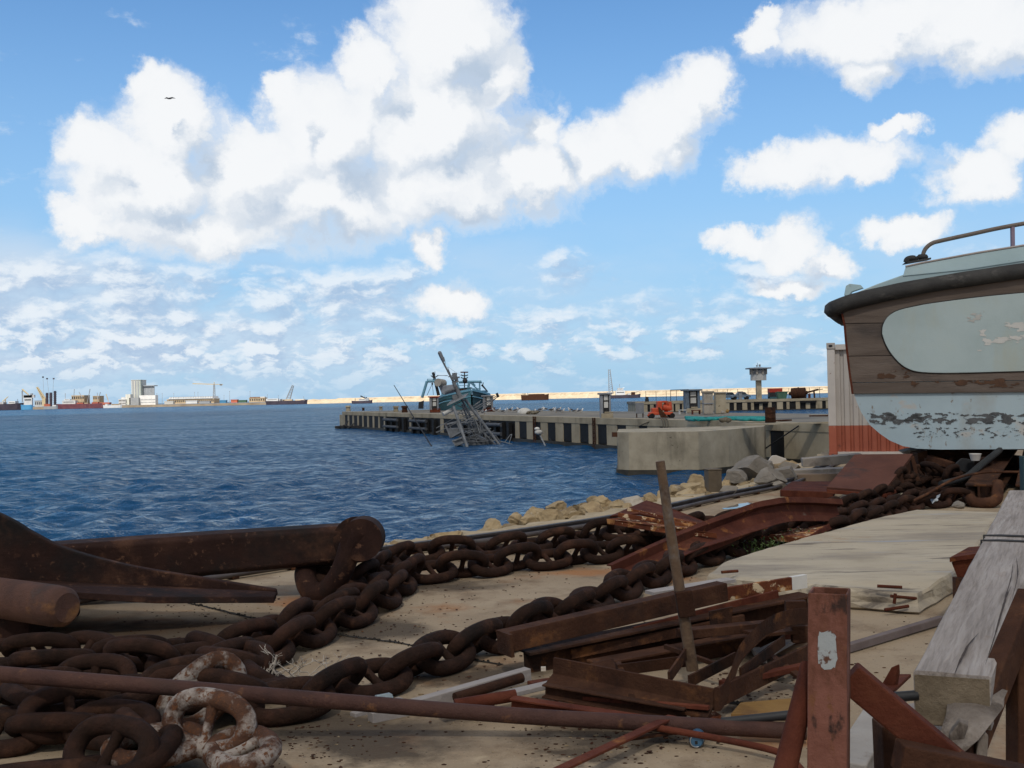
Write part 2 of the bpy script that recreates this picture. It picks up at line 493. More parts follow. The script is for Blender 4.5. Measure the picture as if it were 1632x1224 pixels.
def build_sea():
    rng = np.random.default_rng(3)
    nr = 760
    rr = 6.0 * np.exp(np.linspace(0, math.log(14000 / 6.0), nr))
    th = np.concatenate([np.linspace(-100, -34, 14)[:-1], np.linspace(-34, 34, 560), np.linspace(34, 100, 14)[1:]]) * math.pi / 180
    nc = len(th)
    X = rr[:, None] * np.sin(th)[None, :]; Y = rr[:, None] * np.cos(th)[None, :]
    Z = np.zeros_like(X)
    lam = np.exp(rng.uniform(math.log(.34), math.log(4.2), 72))
    dr = rr * math.log(14000 / 6.0) / nr
    wind = R(-62)                                # wind across the view, slightly towards us
    for l in lam:
        a = wind + rng.normal(0, .7)
        k = 2 * math.pi / l
        fade = np.clip((l / (dr * 2.6) - .6), 0, 1)[:, None]
        amp = .0088 * l * (1 if l < 3 else (3 / l) ** .6)
        ph = k * (X * math.sin(a) + Y * math.cos(a)) + rng.uniform(0, 6.28)
        # group the waves, sharpen the crests
        grp = .65 + .5 * np.sin(.11 * k * (X * math.cos(a + .4) - Y * math.sin(a + .4)) + rng.uniform(0, 6.28))
        Z += fade * amp * grp * (np.sin(ph) + .25 * np.sin(2 * ph + 1.57))
    Z += SEA_Z
    co = np.stack([X, Y, Z], -1).reshape(-1, 3)
    i = np.arange(nr - 1)[:, None] * nc + np.arange(nc - 1)[None, :]
    q = np.stack([i, i + 1, i + nc + 1, i + nc], -1).reshape(-1, 4)
    me = bpy.data.meshes.new('sea')
    me.vertices.add(len(co)); me.vertices.foreach_set('co', co.astype(np.float32).ravel())
    me.loops.add(q.size); me.loops.foreach_set('vertex_index', q.astype(np.int32).ravel())
    me.polygons.add(len(q))
    me.polygons.foreach_set('loop_start', np.arange(0, q.size, 4, dtype=np.int32))
    me.polygons.foreach_set('use_smooth', np.ones(len(q), dtype=bool))
    me.update(); me.validate()
    m = bpy.data.materials.new('sea_water'); m.use_nodes = True
    N, L = m.node_tree.nodes, m.node_tree.links
    b = N['Principled BSDF']
    geo = N.new('ShaderNodeNewGeometry')
    def nz(sc, de, st, rot=0.0):
        mp = N.new('ShaderNodeMapping'); mp.inputs['Scale'].default_value = st; mp.inputs['Rotation'].default_value = (0, 0, rot)
        L.new(geo.outputs['Position'], mp.inputs[0])
        n = N.new('ShaderNodeTexNoise'); n.inputs['Scale'].default_value = sc; n.inputs['Detail'].default_value = de
        n.inputs['Roughness'].default_value = .62
        L.new(mp.outputs[0], n.inputs['Vector'])
        return n.outputs['Fac']
    patch = nz(.012, 4, (1, .35, 1))
    rp = N.new('ShaderNodeValToRGB')
    rp.color_ramp.elements[0].position = .35; rp.color_ramp.elements[0].color = (.006, .044, .125, 1)
    rp.color_ramp.elements[1].position = .68; rp.color_ramp.elements[1].color = (.014, .085, .18, 1)
    L.new(patch, rp.inputs[0])
    h1 = nz(2.2, 5, (1, .55, 1), R(20))
    h2 = nz(.42, 6, (1, .6, 1), R(28))
    ad = N.new('ShaderNodeMath'); ad.operation = 'MULTIPLY_ADD'
    L.new(h2, ad.inputs[0]); ad.inputs[1].default_value = 3.4; L.new(h1, ad.inputs[2])
    bp = N.new('ShaderNodeBump'); bp.inputs['Strength'].default_value = .8; bp.inputs['Distance'].default_value = .22
    L.new(ad.outputs[0], bp.inputs['Height'])
    N.remove(b)
    df = N.new('ShaderNodeBsdfDiffuse'); L.new(rp.outputs[0], df.inputs[0]); L.new(bp.outputs[0], df.inputs['Normal'])
    gl = N.new('ShaderNodeBsdfGlossy'); gl.inputs['Roughness'].default_value = .14; gl.inputs[0].default_value = (.84, .95, 1, 1); L.new(bp.outputs[0], gl.inputs['Normal'])
    fr = N.new('ShaderNodeFresnel'); fr.inputs['IOR'].default_value = 1.333; L.new(bp.outputs[0], fr.inputs['Normal'])
    # a ruffled sea never mirrors fully at a low angle: the waves hide each other's far sides
    mr = N.new('ShaderNodeMapRange'); mr.inputs[1].default_value = 0; mr.inputs[2].default_value = 1; mr.inputs[3].default_value = .01; mr.inputs[4].default_value = .54
    L.new(fr.outputs[0], mr.inputs[0])
    # cat's paws: gusts roughen the water in bands
    gust = nz(.10, 6, (.6, 1.2, 1), R(12)); gm = N.new('ShaderNodeMapRange'); gm.inputs[1].default_value = .35; gm.inputs[2].default_value = .65; gm.inputs[3].default_value = .75; gm.inputs[4].default_value = 1.2
    L.new(gust, gm.inputs[0])
    chop = nz(1.5, 6, (.8, 1.5, 1), R(14)); cm = N.new('ShaderNodeMapRange'); cm.inputs[1].default_value = .36; cm.inputs[2].default_value = .62; cm.inputs[3].default_value = .25; cm.inputs[4].default_value = 1.5
    L.new(chop, cm.inputs[0])
    g2 = N.new('ShaderNodeMath'); g2.operation = 'MULTIPLY'; L.new(gm.outputs[0], g2.inputs[0]); L.new(cm.outputs[0], g2.inputs[1])
    g3 = N.new('ShaderNodeMath'); g3.operation = 'MULTIPLY'; g3.use_clamp = True; L.new(g2.outputs[0], g3.inputs[0]); L.new(mr.outputs[0], g3.inputs[1])
    mx = N.new('ShaderNodeMixShader'); L.new(g3.outputs[0], mx.inputs[0]); L.new(df.outputs[0], mx.inputs[1]); L.new(gl.outputs[0], mx.inputs[2])
    L.new(mx.outputs[0], N['Material Output'].inputs[0])
    me.materials.append(m)
    o = bpy.data.objects.new('sea', me); S.collection.objects.link(o); o['kind'] = 'structure'
build_sea()

# ---- quay: one concrete apron, its sea edge runs along the rail
RAIL = [V(-14, -3.5, 0), V(-6.0, 5.9, 0)] + [gp(*p) for p in ((360, 921), (590, 889), (820, 858), (1000, 829), (1130, 800), (1250, 774))] + [V(6.4, 22.5, 0), V(8.6, 27.5, 0)]
RAIL = [V(p.x, p.y, 0) for p in RAIL]
def offset(pl, d):
    out = []
    for i, p in enumerate(pl):
        t = (pl[min(i + 1, len(pl) - 1)] - pl[max(i - 1, 0)]).normalized()
        out.append(p + V(-t.y, t.x, 0) * d)
    return out
def build_quay():
    edge = offset(RAIL, .62)
    rnd = random.Random(5)
    fine = []
    for a, b in zip(edge[:-1], edge[1:]):
        n = max(2, int((b - a).length / .35))
        for k in range(n):
            p = a.lerp(b, k / n)
            fine.append(p + V(rnd.uniform(-.05, .05), rnd.uniform(-.05, .05), 0))
    fine.append(edge[-1])
    poly = fine + [V(13.5, 34.5, 0), V(60, 34.5, 0), V(60, -40, 0), V(-60, -40, 0), V(-60, -30, 0)]
    mb = MB(); mb.prism([p + V(0, 0, -5) for p in poly], V(0, 0, 5))
    m = bpy.data.materials.new('quay_concrete'); m.use_nodes = True
    N, L = m.node_tree.nodes, m.node_tree.links
    b = N['Principled BSDF']
    tc = N.new('ShaderNodeTexCoord'); vec = tc.outputs['Object']
    def nz(sc, de, ro=.6, st=(1, 1, 1), loc=(0, 0, 0)):
        mp = N.new('ShaderNodeMapping'); mp.inputs['Scale'].default_value = st; mp.inputs['Location'].default_value = loc
        L.new(vec, mp.inputs[0])
        n = N.new('ShaderNodeTexNoise'); n.inputs['Scale'].default_value = sc; n.inputs['Detail'].default_value = de
        n.inputs['Roughness'].default_value = ro
        L.new(mp.outputs[0], n.inputs['Vector']); return n.outputs['Fac']
    def ramp(f, st):
        r = N.new('ShaderNodeValToRGB'); e = r.color_ramp.elements
        while len(e) < len(st): e.new(.5)
        for q, (p, c) in zip(e, st):
            q.position = p; q.color = (*c, 1)
        L.new(f, r.inputs[0]); return r.outputs[0]
    def mixc(f, a, c, mode='MIX'):
        x = N.new('ShaderNodeMix'); x.data_type = 'RGBA'; x.blend_type = mode
        if hasattr(f, 'links'): L.new(f, x.inputs[0])
        else: x.inputs[0].default_value = f
        for k, q in ((6, a), (7, c)):
            if hasattr(q, 'links'): L.new(q, x.inputs[k])
            else: x.inputs[k].default_value = (*q, 1)
        return x.outputs[2]
    def mapr(f, lo, hi, a=0, c=1):
        r = N.new('ShaderNodeMapRange'); r.inputs[1].default_value = lo; r.inputs[2].default_value = hi
        r.inputs[3].default_value = a; r.inputs[4].default_value = c
        L.new(f, r.inputs[0]); return r.outputs[0]
    big = nz(.55, 6, .6)
    col = ramp(big, [(.25, (.245, .182, .122)), (.5, (.355, .275, .187)), (.75, (.43, .345, .243))])
    col = mixc(mapr(nz(2.3, 8, .7, loc=(5, 2, 0)), .5, .72), col, (.19, .13, .08))        # dirt
    col = mixc(mapr(nz(.9, 7, .65, loc=(1, 9, 0)), .56, .70, 0, .75), col, (.30, .13, .045))  # rust stains
    col = mixc(mapr(nz(.75, 8, .7, loc=(7, 3, 0)), .57, .68, 0, .8), col, (.085, .065, .045)) # oil and soot
    col = mixc(mapr(nz(3.5, 6, .6, loc=(3, 3, 0)), .62, .7, 0, .6), col, (.52, .42, .29))   # washed sand
    col = mixc(mapr(nz(46, 4, .6), .63, .68, 0, .75), col, (.06, .045, .032))               # specks
    col = mixc(mapr(nz(70, 3, .6, loc=(4, 1, 0)), .66, .70, 0, .6), col, (.6, .5, .38))
    # stains and dark patches along the chains, beams and anchor, rust run-off by the scrap
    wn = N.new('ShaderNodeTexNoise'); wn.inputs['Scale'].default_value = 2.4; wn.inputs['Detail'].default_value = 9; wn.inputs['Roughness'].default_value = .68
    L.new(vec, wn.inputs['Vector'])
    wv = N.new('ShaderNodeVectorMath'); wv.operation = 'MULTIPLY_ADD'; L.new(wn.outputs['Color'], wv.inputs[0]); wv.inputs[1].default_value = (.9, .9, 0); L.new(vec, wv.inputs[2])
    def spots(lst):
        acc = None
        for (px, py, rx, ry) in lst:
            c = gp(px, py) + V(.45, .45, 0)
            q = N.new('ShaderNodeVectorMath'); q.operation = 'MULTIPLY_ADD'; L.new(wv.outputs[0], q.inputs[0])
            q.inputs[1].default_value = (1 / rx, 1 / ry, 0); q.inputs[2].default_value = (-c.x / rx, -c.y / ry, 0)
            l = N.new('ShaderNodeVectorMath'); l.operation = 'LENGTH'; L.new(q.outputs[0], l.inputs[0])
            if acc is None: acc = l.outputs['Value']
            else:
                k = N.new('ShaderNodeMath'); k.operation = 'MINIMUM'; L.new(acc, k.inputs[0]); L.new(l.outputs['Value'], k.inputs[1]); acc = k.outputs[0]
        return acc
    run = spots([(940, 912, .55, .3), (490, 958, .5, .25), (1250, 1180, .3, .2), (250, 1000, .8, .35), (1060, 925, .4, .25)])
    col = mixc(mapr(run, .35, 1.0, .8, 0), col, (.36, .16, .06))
    dark_spots = spots([(530, 1165, .75, .35), (600, 1185, .5, .25), (985, 1175, .5, .28), (930, 1200, .3, .15), (700, 935, .7, .35), (600, 1005, .5, .5), (820, 905, .8, .3), (250, 1010, 1.1, .5), (1180, 1125, .4, .2), (760, 1075, .6, .3), (1230, 1060, .3, .3), (150, 1120, 1.2, .8), (1440, 800, 1.0, .8)])
    col = mixc(mapr(dark_spots, .45, 1.05, .86, 0), col, (.060, .045, .032))
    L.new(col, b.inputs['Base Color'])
    b.inputs['Roughness'].default_value = .88; b.inputs['Specular IOR Level'].default_value = .25
    bp = N.new('ShaderNodeBump'); bp.inputs['Strength'].default_value = .45; bp.inputs['Distance'].default_value = .012
    ad = N.new('ShaderNodeMath'); ad.operation = 'MULTIPLY_ADD'
    L.new(nz(3, 8, .7), ad.inputs[0]); ad.inputs[1].default_value = 2.5; L.new(nz(60, 4, .7), ad.inputs[2])
    L.new(ad.outputs[0], bp.inputs['Height']); L.new(bp.outputs[0], b.inputs['Normal'])
    mb.setting('quay', m)
build_quay()
# ================================================================== materials of the harbour
CONC = M('pier_concrete', [(.25, (.28, .23, .155)), (.5, (.44, .37, .255)), (.8, (.53, .46, .335))], .6, 9, .9, .5, 8,
         over=[((.13, .105, .07), .5, .56, .78, (1, 1, .25)), ((.24, .12, .05), .9, .64, .76, (1, 1, .3)), ((.06, .05, .04), 5, .66, .72, (1, 1, 1))])
CONC_DECK = M('pier_deck', [(.3, (.19, .17, .14)), (.7, (.32, .285, .225))], .3, 8, .9, .3, 5, over=[((.09, .08, .07), .25, .5, .7, (1, 1, 1))])
CONC_GREY = M('grey_concrete', [(.25, (.22, .19, .135)), (.55, (.37, .32, .235)), (.8, (.46, .41, .315))], .8, 9, .9, .5, 9,
              over=[((.10, .085, .06), .6, .55, .75, (1, 1, .3)), ((.05, .042, .034), 4, .65, .71, (1, 1, 1))])
ALGAE = M('wet_algae', [(.3, (.02, .018, .014)), (.7, (.06, .05, .035))], 2, 7, .6, .4)
RUBBER = M('black_rubber', [(.3, (0.0025, 0.0025, 0.0030)), (.7, (0.0090, 0.0085, 0.0090))], 3, 7, .75, .3, over=[((.07, .055, .045), 2.5, .62, .74, (1, 1, .4))])
RUST = M('dark_rust', [(.25, (0.030, 0.014, 0.009)), (.5, (0.061, 0.027, 0.016)), (.75, (0.102, 0.048, 0.026))], 5, 9, .9, .6, 40, spec=.15,
         over=[((.020, .014, .013), 2.2, .52, .7, (1, 1, 1)), ((.16, .068, .028), 6, .57, .70, (1, 1, 1))])
RUST_RED = M('red_rust', [(.25, (0.056, 0.015, 0.009)), (.5, (0.107, 0.030, 0.017)), (.78, (0.155, 0.052, 0.028))], 5, 9, .85, .5, 40, spec=.15,
             over=[((.25, .10, .03), 6, .62, .75, (1, 1, 1)), ((.03, .014, .012), 2, .56, .7, (1, 1, 1))])
RUST_ORANGE = M('flaking_rust', [(.3, (0.076, 0.022, 0.012)), (.52, (0.153, 0.047, 0.021)), (.7, (0.238, 0.085, 0.034))], 4, 9, .85, .5, 40, spec=.15,
                over=[((.46, .22, .08), 5, .54, .62, (1, 1, 1)), ((.62, .48, .31), 11, .57, .61, (1, 1, 1)), ((.03, .014, .012), 2, .58, .7, (1, 1, 1))])
GREY_STEEL = M('grey_ship_paint', [(.3, (0.1170, 0.1235, 0.1300)), (.7, (0.2470, 0.2600, 0.2730))], 2, 7, .6, .15, over=[((.10, .06, .04), 3, .62, .72, (1, 1, .4)), ((.33, .34, .35), 1.5, .66, .78, (1, 1, 1))])
STRAKE = M('strake_grey', [(.3, (.05, .052, .058)), (.7, (.10, .105, .115))], 2, 7, .7, .2, over=[((.12, .06, .03), 2, .62, .74, (1, 1, 1))])
DARK = M('dark_paint', [(.3, (.012, .013, .015)), (.7, (.03, .03, .032))], 3, 6, .6, .1)
WHITE = M('weathered_white_paint', [(.3, (.48, .47, .44)), (.7, (.66, .65, .61))], 2, 7, .6, .15, over=[((.20, .10, .05), 3, .66, .74, (1, 1, .4))])
PALE = M('pale_painted_sheet', [(.3, (.30, .27, .23)), (.7, (.42, .385, .33))], 2, 7, .7, .2, over=[((.14, .10, .07), 2, .6, .72, (1, 1, .3))])
PEDGREY = M('pedestal_grey', [(.3, (.16, .17, .19)), (.7, (.26, .275, .30))], 2, 7, .7, .2, over=[((.08, .06, .05), 3, .6, .72, (1, 1, .3))])
PEDBLUE = M('pedestal_blue', [(.3, (.09, .13, .18)), (.7, (.17, .22, .28))], 2, 7, .7, .2, over=[((.04, .04, .045), 2, .55, .7, (1, 1, .3))])
ORANGE = M('red_orange_paint', [(.3, (.42, .055, .02)), (.7, (.60, .10, .035))], 3, 7, .55, .15, over=[((.06, .03, .02), 3, .58, .7, (1, 1, 1))])
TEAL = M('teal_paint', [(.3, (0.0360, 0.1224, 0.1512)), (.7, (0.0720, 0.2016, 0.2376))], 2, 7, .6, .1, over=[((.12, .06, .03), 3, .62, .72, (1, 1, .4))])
TEALDARK = M('teal_shade_and_post_green', [(.3, (.010, .032, .038)), (.7, (.025, .065, .075))], 2, 7, .6, .1, over=[((.08, .04, .025), 2.5, .62, .74, (1, 1, .4))])  # shaded copy of the teal hull paint; also the post's own dark green
SKYBLUE = M('light_blue_paint', [(.3, (0.1020, 0.2550, 0.3570)), (.7, (0.1700, 0.3570, 0.4590))], 2, 7, .6, .1, over=[((.12, .06, .03), 3, .64, .72, (1, 1, .4))])
TARP = M('teal_netting', [(.3, (.01, .17, .17)), (.7, (.03, .30, .29))], 4, 7, .8, .3)
GREEN = M('green_paint', [(.3, (.05, .12, .085)), (.7, (.09, .19, .13))], 2, 7, .7, .1, over=[((.12, .07, .04), 2, .6, .7, (1, 1, 1))])
REDPAINT = M('red_paint', [(.3, (.36, .03, .018)), (.7, (.5, .06, .03))], 2, 6, .6, .1)
GLASS = M('dark_window', [(.3, (.02, .025, .03)), (.7, (.05, .06, .07))], 1, 3, .15, 0)
YELLOW = M('ochre_paint', [(.3, (.26, .14, .035)), (.7, (.36, .21, .065))], 4, 6, .7, .2, over=[((.16, .08, .03), 3, .55, .7, (1, 1, 1))])
ROPE = M('old_rope', [(.3, (.12, .10, .07)), (.7, (.22, .19, .14))], 20, 6, .95, .6)

# ================================================================== first pier
P0, P1 = V(-21.7, 140, 0), V(19.2, 38.5, 0)
PU = (P0 - P1).normalized(); PN = V(PU.y, -PU.x, 0)            # PN points to the far side
if PN.x < 0:
    PN = -PN
def face_pt(px):                                               # where the sight line of a photo column meets the pier face
    d = ray(px, 650); t = (P1.x * d.y - P1.y * d.x) / (PU.y * d.x - PU.x * d.y)
    return P1 + PU * t
def build_pier():
    pier = root('pier', (P0 + P1) / 2 + V(0, 0, SEA_Z), 'long concrete pier with black fender panels crossing the harbour behind the sunken wreck', 'pier')
    W_ = 13.0
    slab = MB(); slab.prism([P0, P1, P1 + PN * W_, P0 + PN * W_], V(0, 0, -.42))
    slab.part('deck', CONC_DECK, pier, .03)
    body = MB()
    body.prism([p + V(0, 0, -.40) for p in (P0 + PN * .55, P1 + PN * .55, P1 + PN * (W_ - .03), P0 + PN * (W_ - .03))], V(0, 0, -5.1))
    # light coping just proud of the slab and the pilasters between the recesses
    c0 = P0 + PU * .02
    body.prism([c0 - PN * .03, P1 - PN * .03, P1 + PN * .8, c0 + PN * .8], V(0, 0, -.40))
    for v in body.v[-8:]:
        v.z += .012
    opens = [(x0 / 8.16 + 540, x1 / 8.16 + 540) for x0, x1 in ((75, 110), (130, 172), (192, 236), (255, 300), (317, 365), (385, 435), (455, 508), (528, 580), (612, 912), (950, 1315))]
    opens += [(706, 734), (738, 779)]
    opens += [(x0 / 7.418 + 780, x1 / 7.418 + 780) for x0, x1 in ((0, 300), (345, 435), (510, 600), (680, 775), (865, 965), (1060, 1165), (1270, 1380), (1500, 1610))]
    opens += [(1017, 1031), (1051, 1066), (1089, 1107), (1131, 1148), (1174, 1194), (1225.5, 1248.5)]
    prev = face_pt(541)
    low = V(0, 0, -5)
    for a, b in opens + [(1420, 1421)]:
        q = face_pt(a)
        body.prism([prev + V(0, 0, -.40), q + V(0, 0, -.40), q + PN * .8 + V(0, 0, -.40), prev + PN * .8 + V(0, 0, -.40)], low)
        prev = face_pt(b)
    body.part('wall', CONC, pier)
    sill = MB()
    sill.prism([P0 - PN * .10 + V(0, 0, -1.72), P1 - PN * .10 + V(0, 0, -1.72), P1 + PN * .5 + V(0, 0, -1.72), P0 + PN * .5 + V(0, 0, -1.72)], V(0, 0, -1.5))
    sill.part('footing', ALGAE, pier)
    for i, (a, b) in enumerate(opens):
        pa, pb = face_pt(a), face_pt(b)
        wide = (pb - pa).length
        f = MB()
        z0 = -.44 if a > 1000 or a < 620 else -.40
        f.prism([pa + PU * -.06 + PN * .02 + V(0, 0, z0), pb + PU * .06 + PN * .02 + V(0, 0, z0), pb + PU * .06 + PN * .5 + V(0, 0, z0), pa - PU * .06 + PN * .5 + V(0, 0, z0)], V(0, 0, -1.27))
        if wide > 5:                                            # the big timber and rubber fender frames
            n = 4
            for k in range(n):
                c = pa.lerp(pb, (k + .5) / n) - PN * .22
                f.bar(c + V(0, 0, -.5), c + V(0, 0, -2.1), .5, .3, PN)
        o = f.part('fender', RUBBER, pier)  # towards the pier tip these black panels stand in for shaded open bays
        if wide > 5:
            g = MB()
            for zz in (-.72, -1.45):
                g.cyl(pa.lerp(pb, .06) - PN * .42 + V(0, 0, zz), pa.lerp(pb, .66) - PN * .42 + V(0, 0, zz), .15, n=10)
            g.part('rubbing_strake', STRAKE, o)
    # rusty ladder and post on the face
    for px in (851, 946):
        l = MB(); p = face_pt(px) - PN * .08; q = face_pt(px + 3) - PN * .08
        for c in (p, q):
            l.bar(c + V(0, 0, .02), c + V(0, 0, -2.1), .09, .06, PN)
        for k in range(7):
            l.bar(p + V(0, 0, -.2 - .27 * k), q + V(0, 0, -.2 - .27 * k), .05, .05)
        l.part('ladder', RUST, pier)
build_pier()

def build_dolphin():
    top = [(982.5, 49.1), (1001, 48.5), (1111.6, 47.8), (1160, 49.4), (1216, 52.6)]
    pts = [at(px, 650, D) for px, D in top]
    back = [at(1219, 650, 54.5), at(985, 650, 53.2)]
    ring = [V(p.x, p.y, 0) for p in pts + back]
    mb = MB()
    cen = sum(ring, V(0, 0, 0)) / len(ring)
    r0 = [cen + (p - cen) * 1.012 + V(0, 0, -5) for p in ring]; r1 = [p + V(0, 0, -.13) for p in ring]
    mb.loft([r0, r1])
    t = root('mooring_block', V(cen.x, cen.y, SEA_Z), 'big many-sided bare concrete block standing in the water before the pier', 'mooring block')
    mb.part('block', CONC_GREY, t, .06)
    st = MB(); st.loft([[cen + (p - cen) * 1.022 + V(0, 0, -3) for p in ring], [cen + (p - cen) * 1.022 + V(0, 0, SEA_Z + .16) for p in ring]])
    st.part('waterline_band', ALGAE, t)
    br = MB(); p = at(979.5, 692.5, 48.7); br.box(p, (.22, .3, .2)); br.part('steel_bracket', RUST, t)
build_dolphin()

# ---- service pedestals, pumps and goods on the first pier
def pedestal(px, py, wpx, hpx, body, label, cat, name='service_pedestal', foot=None, cap=None):
    b = gp(px, py); D = b.y; w = wpx / FPX * D; h = hpx / FPX * D
    t = root(name, b, label, cat, 'service pedestals on the pier')
    m = MB(); m.box(b + V(-w * .34, .1, h * .47), (w * .26, w * .8, h * .94)); m.part('pillar', body, t, .02)
    m = MB(); m.box(b + V(w * .40, .1, h * .47), (w * .16, w * .8, h * .94)); m.part('pillar', body, t, .02)
    m = MB(); m.box(b + V(w * .05, .16, h * .55), (w * .6, w * .6, h * .80)); m.part('switch_panel', DARK, t)
    for zz, hh in ((.80, .2), (.52, .24)):
        m = MB(); m.box(b + V(w * .06, .16 - w * .3 - .03, h * zz), (w * .36, .07, h * hh)); m.part('meter_box', WHITE, t, .01)
    m = MB(); m.box(b + V(0, .1, h * .965), (w * 1.24, w * 1.06, h * .07)); m.part('roof_slab', cap or body, t, .02)
    m = MB(); m.box(b + V(w * .12, .0, h * .09), (w * 1.05, w * 1.1, h * .18)); m.box(b + V(w * .3, -.05, h * .22), (w * .8, w * .5, h * .05)); m.part('plinth', foot or CONC_GREY, t, .03)
    return t
pedestal(692, 657.5, 15, 26, PEDGREY, 'red-capped pump pedestal with two white boxes near the teal trawler', 'pedestal', 'pump_pedestal', RUST_RED, REDPAINT)
pedestal(778, 656, 17, 26, PEDGREY, 'grey pump pedestal on a red foot between trawler bow and gulls', 'pedestal', 'pump_pedestal', RUST_RED)
pedestal(965, 666, 18, 40, PEDGREY, 'tall grey service pedestal standing alone at the pier edge, a small bench at its foot', 'pedestal')
pedestal(1103, 657.5, 25, 37, PEDBLUE, 'wide blue-grey service pedestal between red compressor and pale cabinets', 'pedestal')
def build_goods():
    # notice board on legs
    b = gp(1020, 665.5); D = b.y; k = D / FPX
    t = root('notice_board', b, 'grey notice board on short legs left of the red compressor', 'board')
    m = MB(); m.box(b + V(0, 0, 15 * k), (13 * k, .12, 17 * k)); m.part('panel', PEDGREY, t, .02)
    for s in (-1, 1):
        m = MB(); m.bar(b + V(s * 5 * k, .06, 0), b + V(s * 5 * k, .06, 22 * k), .07, .07); m.part('leg', RUST, t)
    # compressor
    b = gp(1054, 666.5); D = b.y; k = D / FPX
    t = root('compressor_trailer', b, 'rusty orange-red engine compressor on small wheels on the pier deck', 'compressor')
    m = MB(); m.box(b + V(0, .3, 7.5 * k), (36 * k, 1.0, 4.5 * k)); m.bar(b + V(-18 * k, .3, 6 * k), b + V(-21 * k, .3, 4 * k), .1, .1); m.part('chassis', ORANGE, t, .03)
    m = MB(); m.box(b + V(-9 * k, .3, 12 * k), (11 * k, .8, 9 * k)); m.box(b + V(-2 * k, .3, 19 * k), (8 * k, .7, 16 * k)); m.part('cowling', ORANGE, t, .04)
    m = MB(); m.cyl(b + V(3 * k, .1, 17 * k), b + V(15 * k, .1, 15 * k), 5 * k, 4 * k); m.cyl(b + V(9 * k, .3, 10 * k), b + V(9 * k, .3, 27 * k), 3.2 * k)
    m.cyl(b + V(15 * k, .2, 12 * k), b + V(15 * k, .2, 26 * k), 4 * k, 2.6 * k); m.box(b + V(4 * k, .3, 26 * k), (10 * k, .5, 3 * k)); m.part('engine', ORANGE, t, .02)
    m = MB(); m.prism([b + V(-6 * k, -.35, 17 * k), b + V(-4 * k, -.35, 18 * k), b + V(10 * k, -.35, 1 * k), b + V(-2 * k, -.35, 1 * k)], V(0, .08, 0)); m.part('guard_plate', RUST, t)
    for s in (-15, 17):
        for yy in (-.25, .85):
            m = MB(); m.cyl(b + V(s * k, yy, 4 * k), b + V(s * k, yy + .16, 4 * k), 4 * k, n=16, smooth=False); m.part('wheel', RUBBER, t, .02)
    # cabinets
    b = gp(1129.5, 660.5); k = b.y / FPX
    t = root('electric_cabinet', b, 'narrow pale cabinet of ribbed sheet with a band round its middle', 'cabinet')
    m = MB(); m.box(b + V(0, .3, 18 * k), (15 * k, .7, 34 * k))
    for i in range(4):
        m.box(b + V((-6 + 4 * i) * k, -.06, 18 * k), (1.2 * k, .05, 33 * k))
    m.part('body', PALE, t, .01)
    m = MB(); m.box(b + V(0, .3, 36 * k), (18 * k, .9, 2.5 * k)); m.part('lid', PALE, t, .01)
    m = MB(); m.box(b + V(0, .3, 17.5 * k), (15.6 * k, .86, 1.6 * k)); m.part('band', PEDGREY, t)
    b = gp(1149, 659.5); k = b.y / FPX
    t = root('electric_cabinet', b, 'plain grey-beige cabinet with flat lid, right of the ribbed one', 'cabinet')
    m = MB(); m.box(b + V(0, .3, 17 * k), (16.5 * k, .8, 33 * k)); m.part('body', CONC_GREY, t, .02)
    m = MB(); m.box(b + V(0, .3, 34 * k), (17.6 * k, 1.0, 2 * k)); m.part('lid', PALE, t, .01)
    # table frames in front of the blue pedestal
    for px, py, w, mt, lab in ((1089, 660, 12, WHITE, 'low white frame table before the blue-grey pedestal'), (1110, 660.5, 13, RUST_RED, 'low rust-red bench right of the white frame table')):
        b = gp(px, py); k = b.y / FPX
        t = root('work_bench', b, lab, 'bench')
        m = MB(); m.box(b + V(0, .2, 6.5 * k), (w * k, .6, 1.2 * k)); m.part('top', mt, t)
        for s in (-1, 1):
            m = MB(); m.box(b + V(s * w * .44 * k, .2, 3 * k), (1.2 * k, .5, 6 * k)); m.part('leg', mt, t)
    # drum
    b = gp(1228, 673.5); k = b.y / FPX; r = 8.3 * k
    m = MB(); rings = []
    for z_, q in ((0, 1), (.02, 1.03), (.30, 1), (.32, 1.04), (.345, 1.04), (.365, 1), (.63, 1), (.65, 1.04), (.675, 1.04), (.695, 1), (.98, 1), (1, 1.03)):
        rings.append([b + V(r * q * math.cos(a * math.pi / 10), r * q * math.sin(a * math.pi / 10), z_ * 24.5 * k) for a in range(20)])
    m.loft(rings, True); m.thing('oil_drum', RUST, 'rusty ribbed oil drum on the pier edge before the watchtower', 'drum')
    # teal net, floats, heap of gear
    m = MB(); rnd = random.Random(2)
    for j in range(7):
        pts = []
        for i in range(10):
            pts.append(gp(1095 + 14.5 * i + rnd.uniform(-3, 3), 668.2 - .35 * j + rnd.uniform(-.7, .7) + .8 * math.sin(i * .9 + j), .06 + .04 * rnd.random()))
        m.tube(cr(pts, 3), .09, 6)
    m.thing('fishing_net', TARP, 'long teal fishing net stretched along the pier deck', 'net')
    for px, py, mt, lab in ((1152, 662, PALE, 'round off-white net float on the gear heap'), (1159.5, 660, YELLOW, 'round ochre net float behind the off-white one')):
        m = MB(); m.ball(gp(px, py + 3, .0) + V(0, 0, .30), .115, 12, 8); m.cyl(gp(px, py + 3, 0) + V(0, 0, .40), gp(px, py + 3, 0) + V(0, 0, .44), .03); m.thing('net_float', mt, lab, 'float')
    m = MB()
    for i in range(7):
        m.rock(gp(1150 + 1.6 * i, 669.5 - .4 * (i % 3), .12 + .1 * (i % 2)), (.22, .2, .14), 60 + i, 2)
    m.thing('gear_heap', ROPE, 'brown heap of rope and gear lying on the teal net', 'heap')
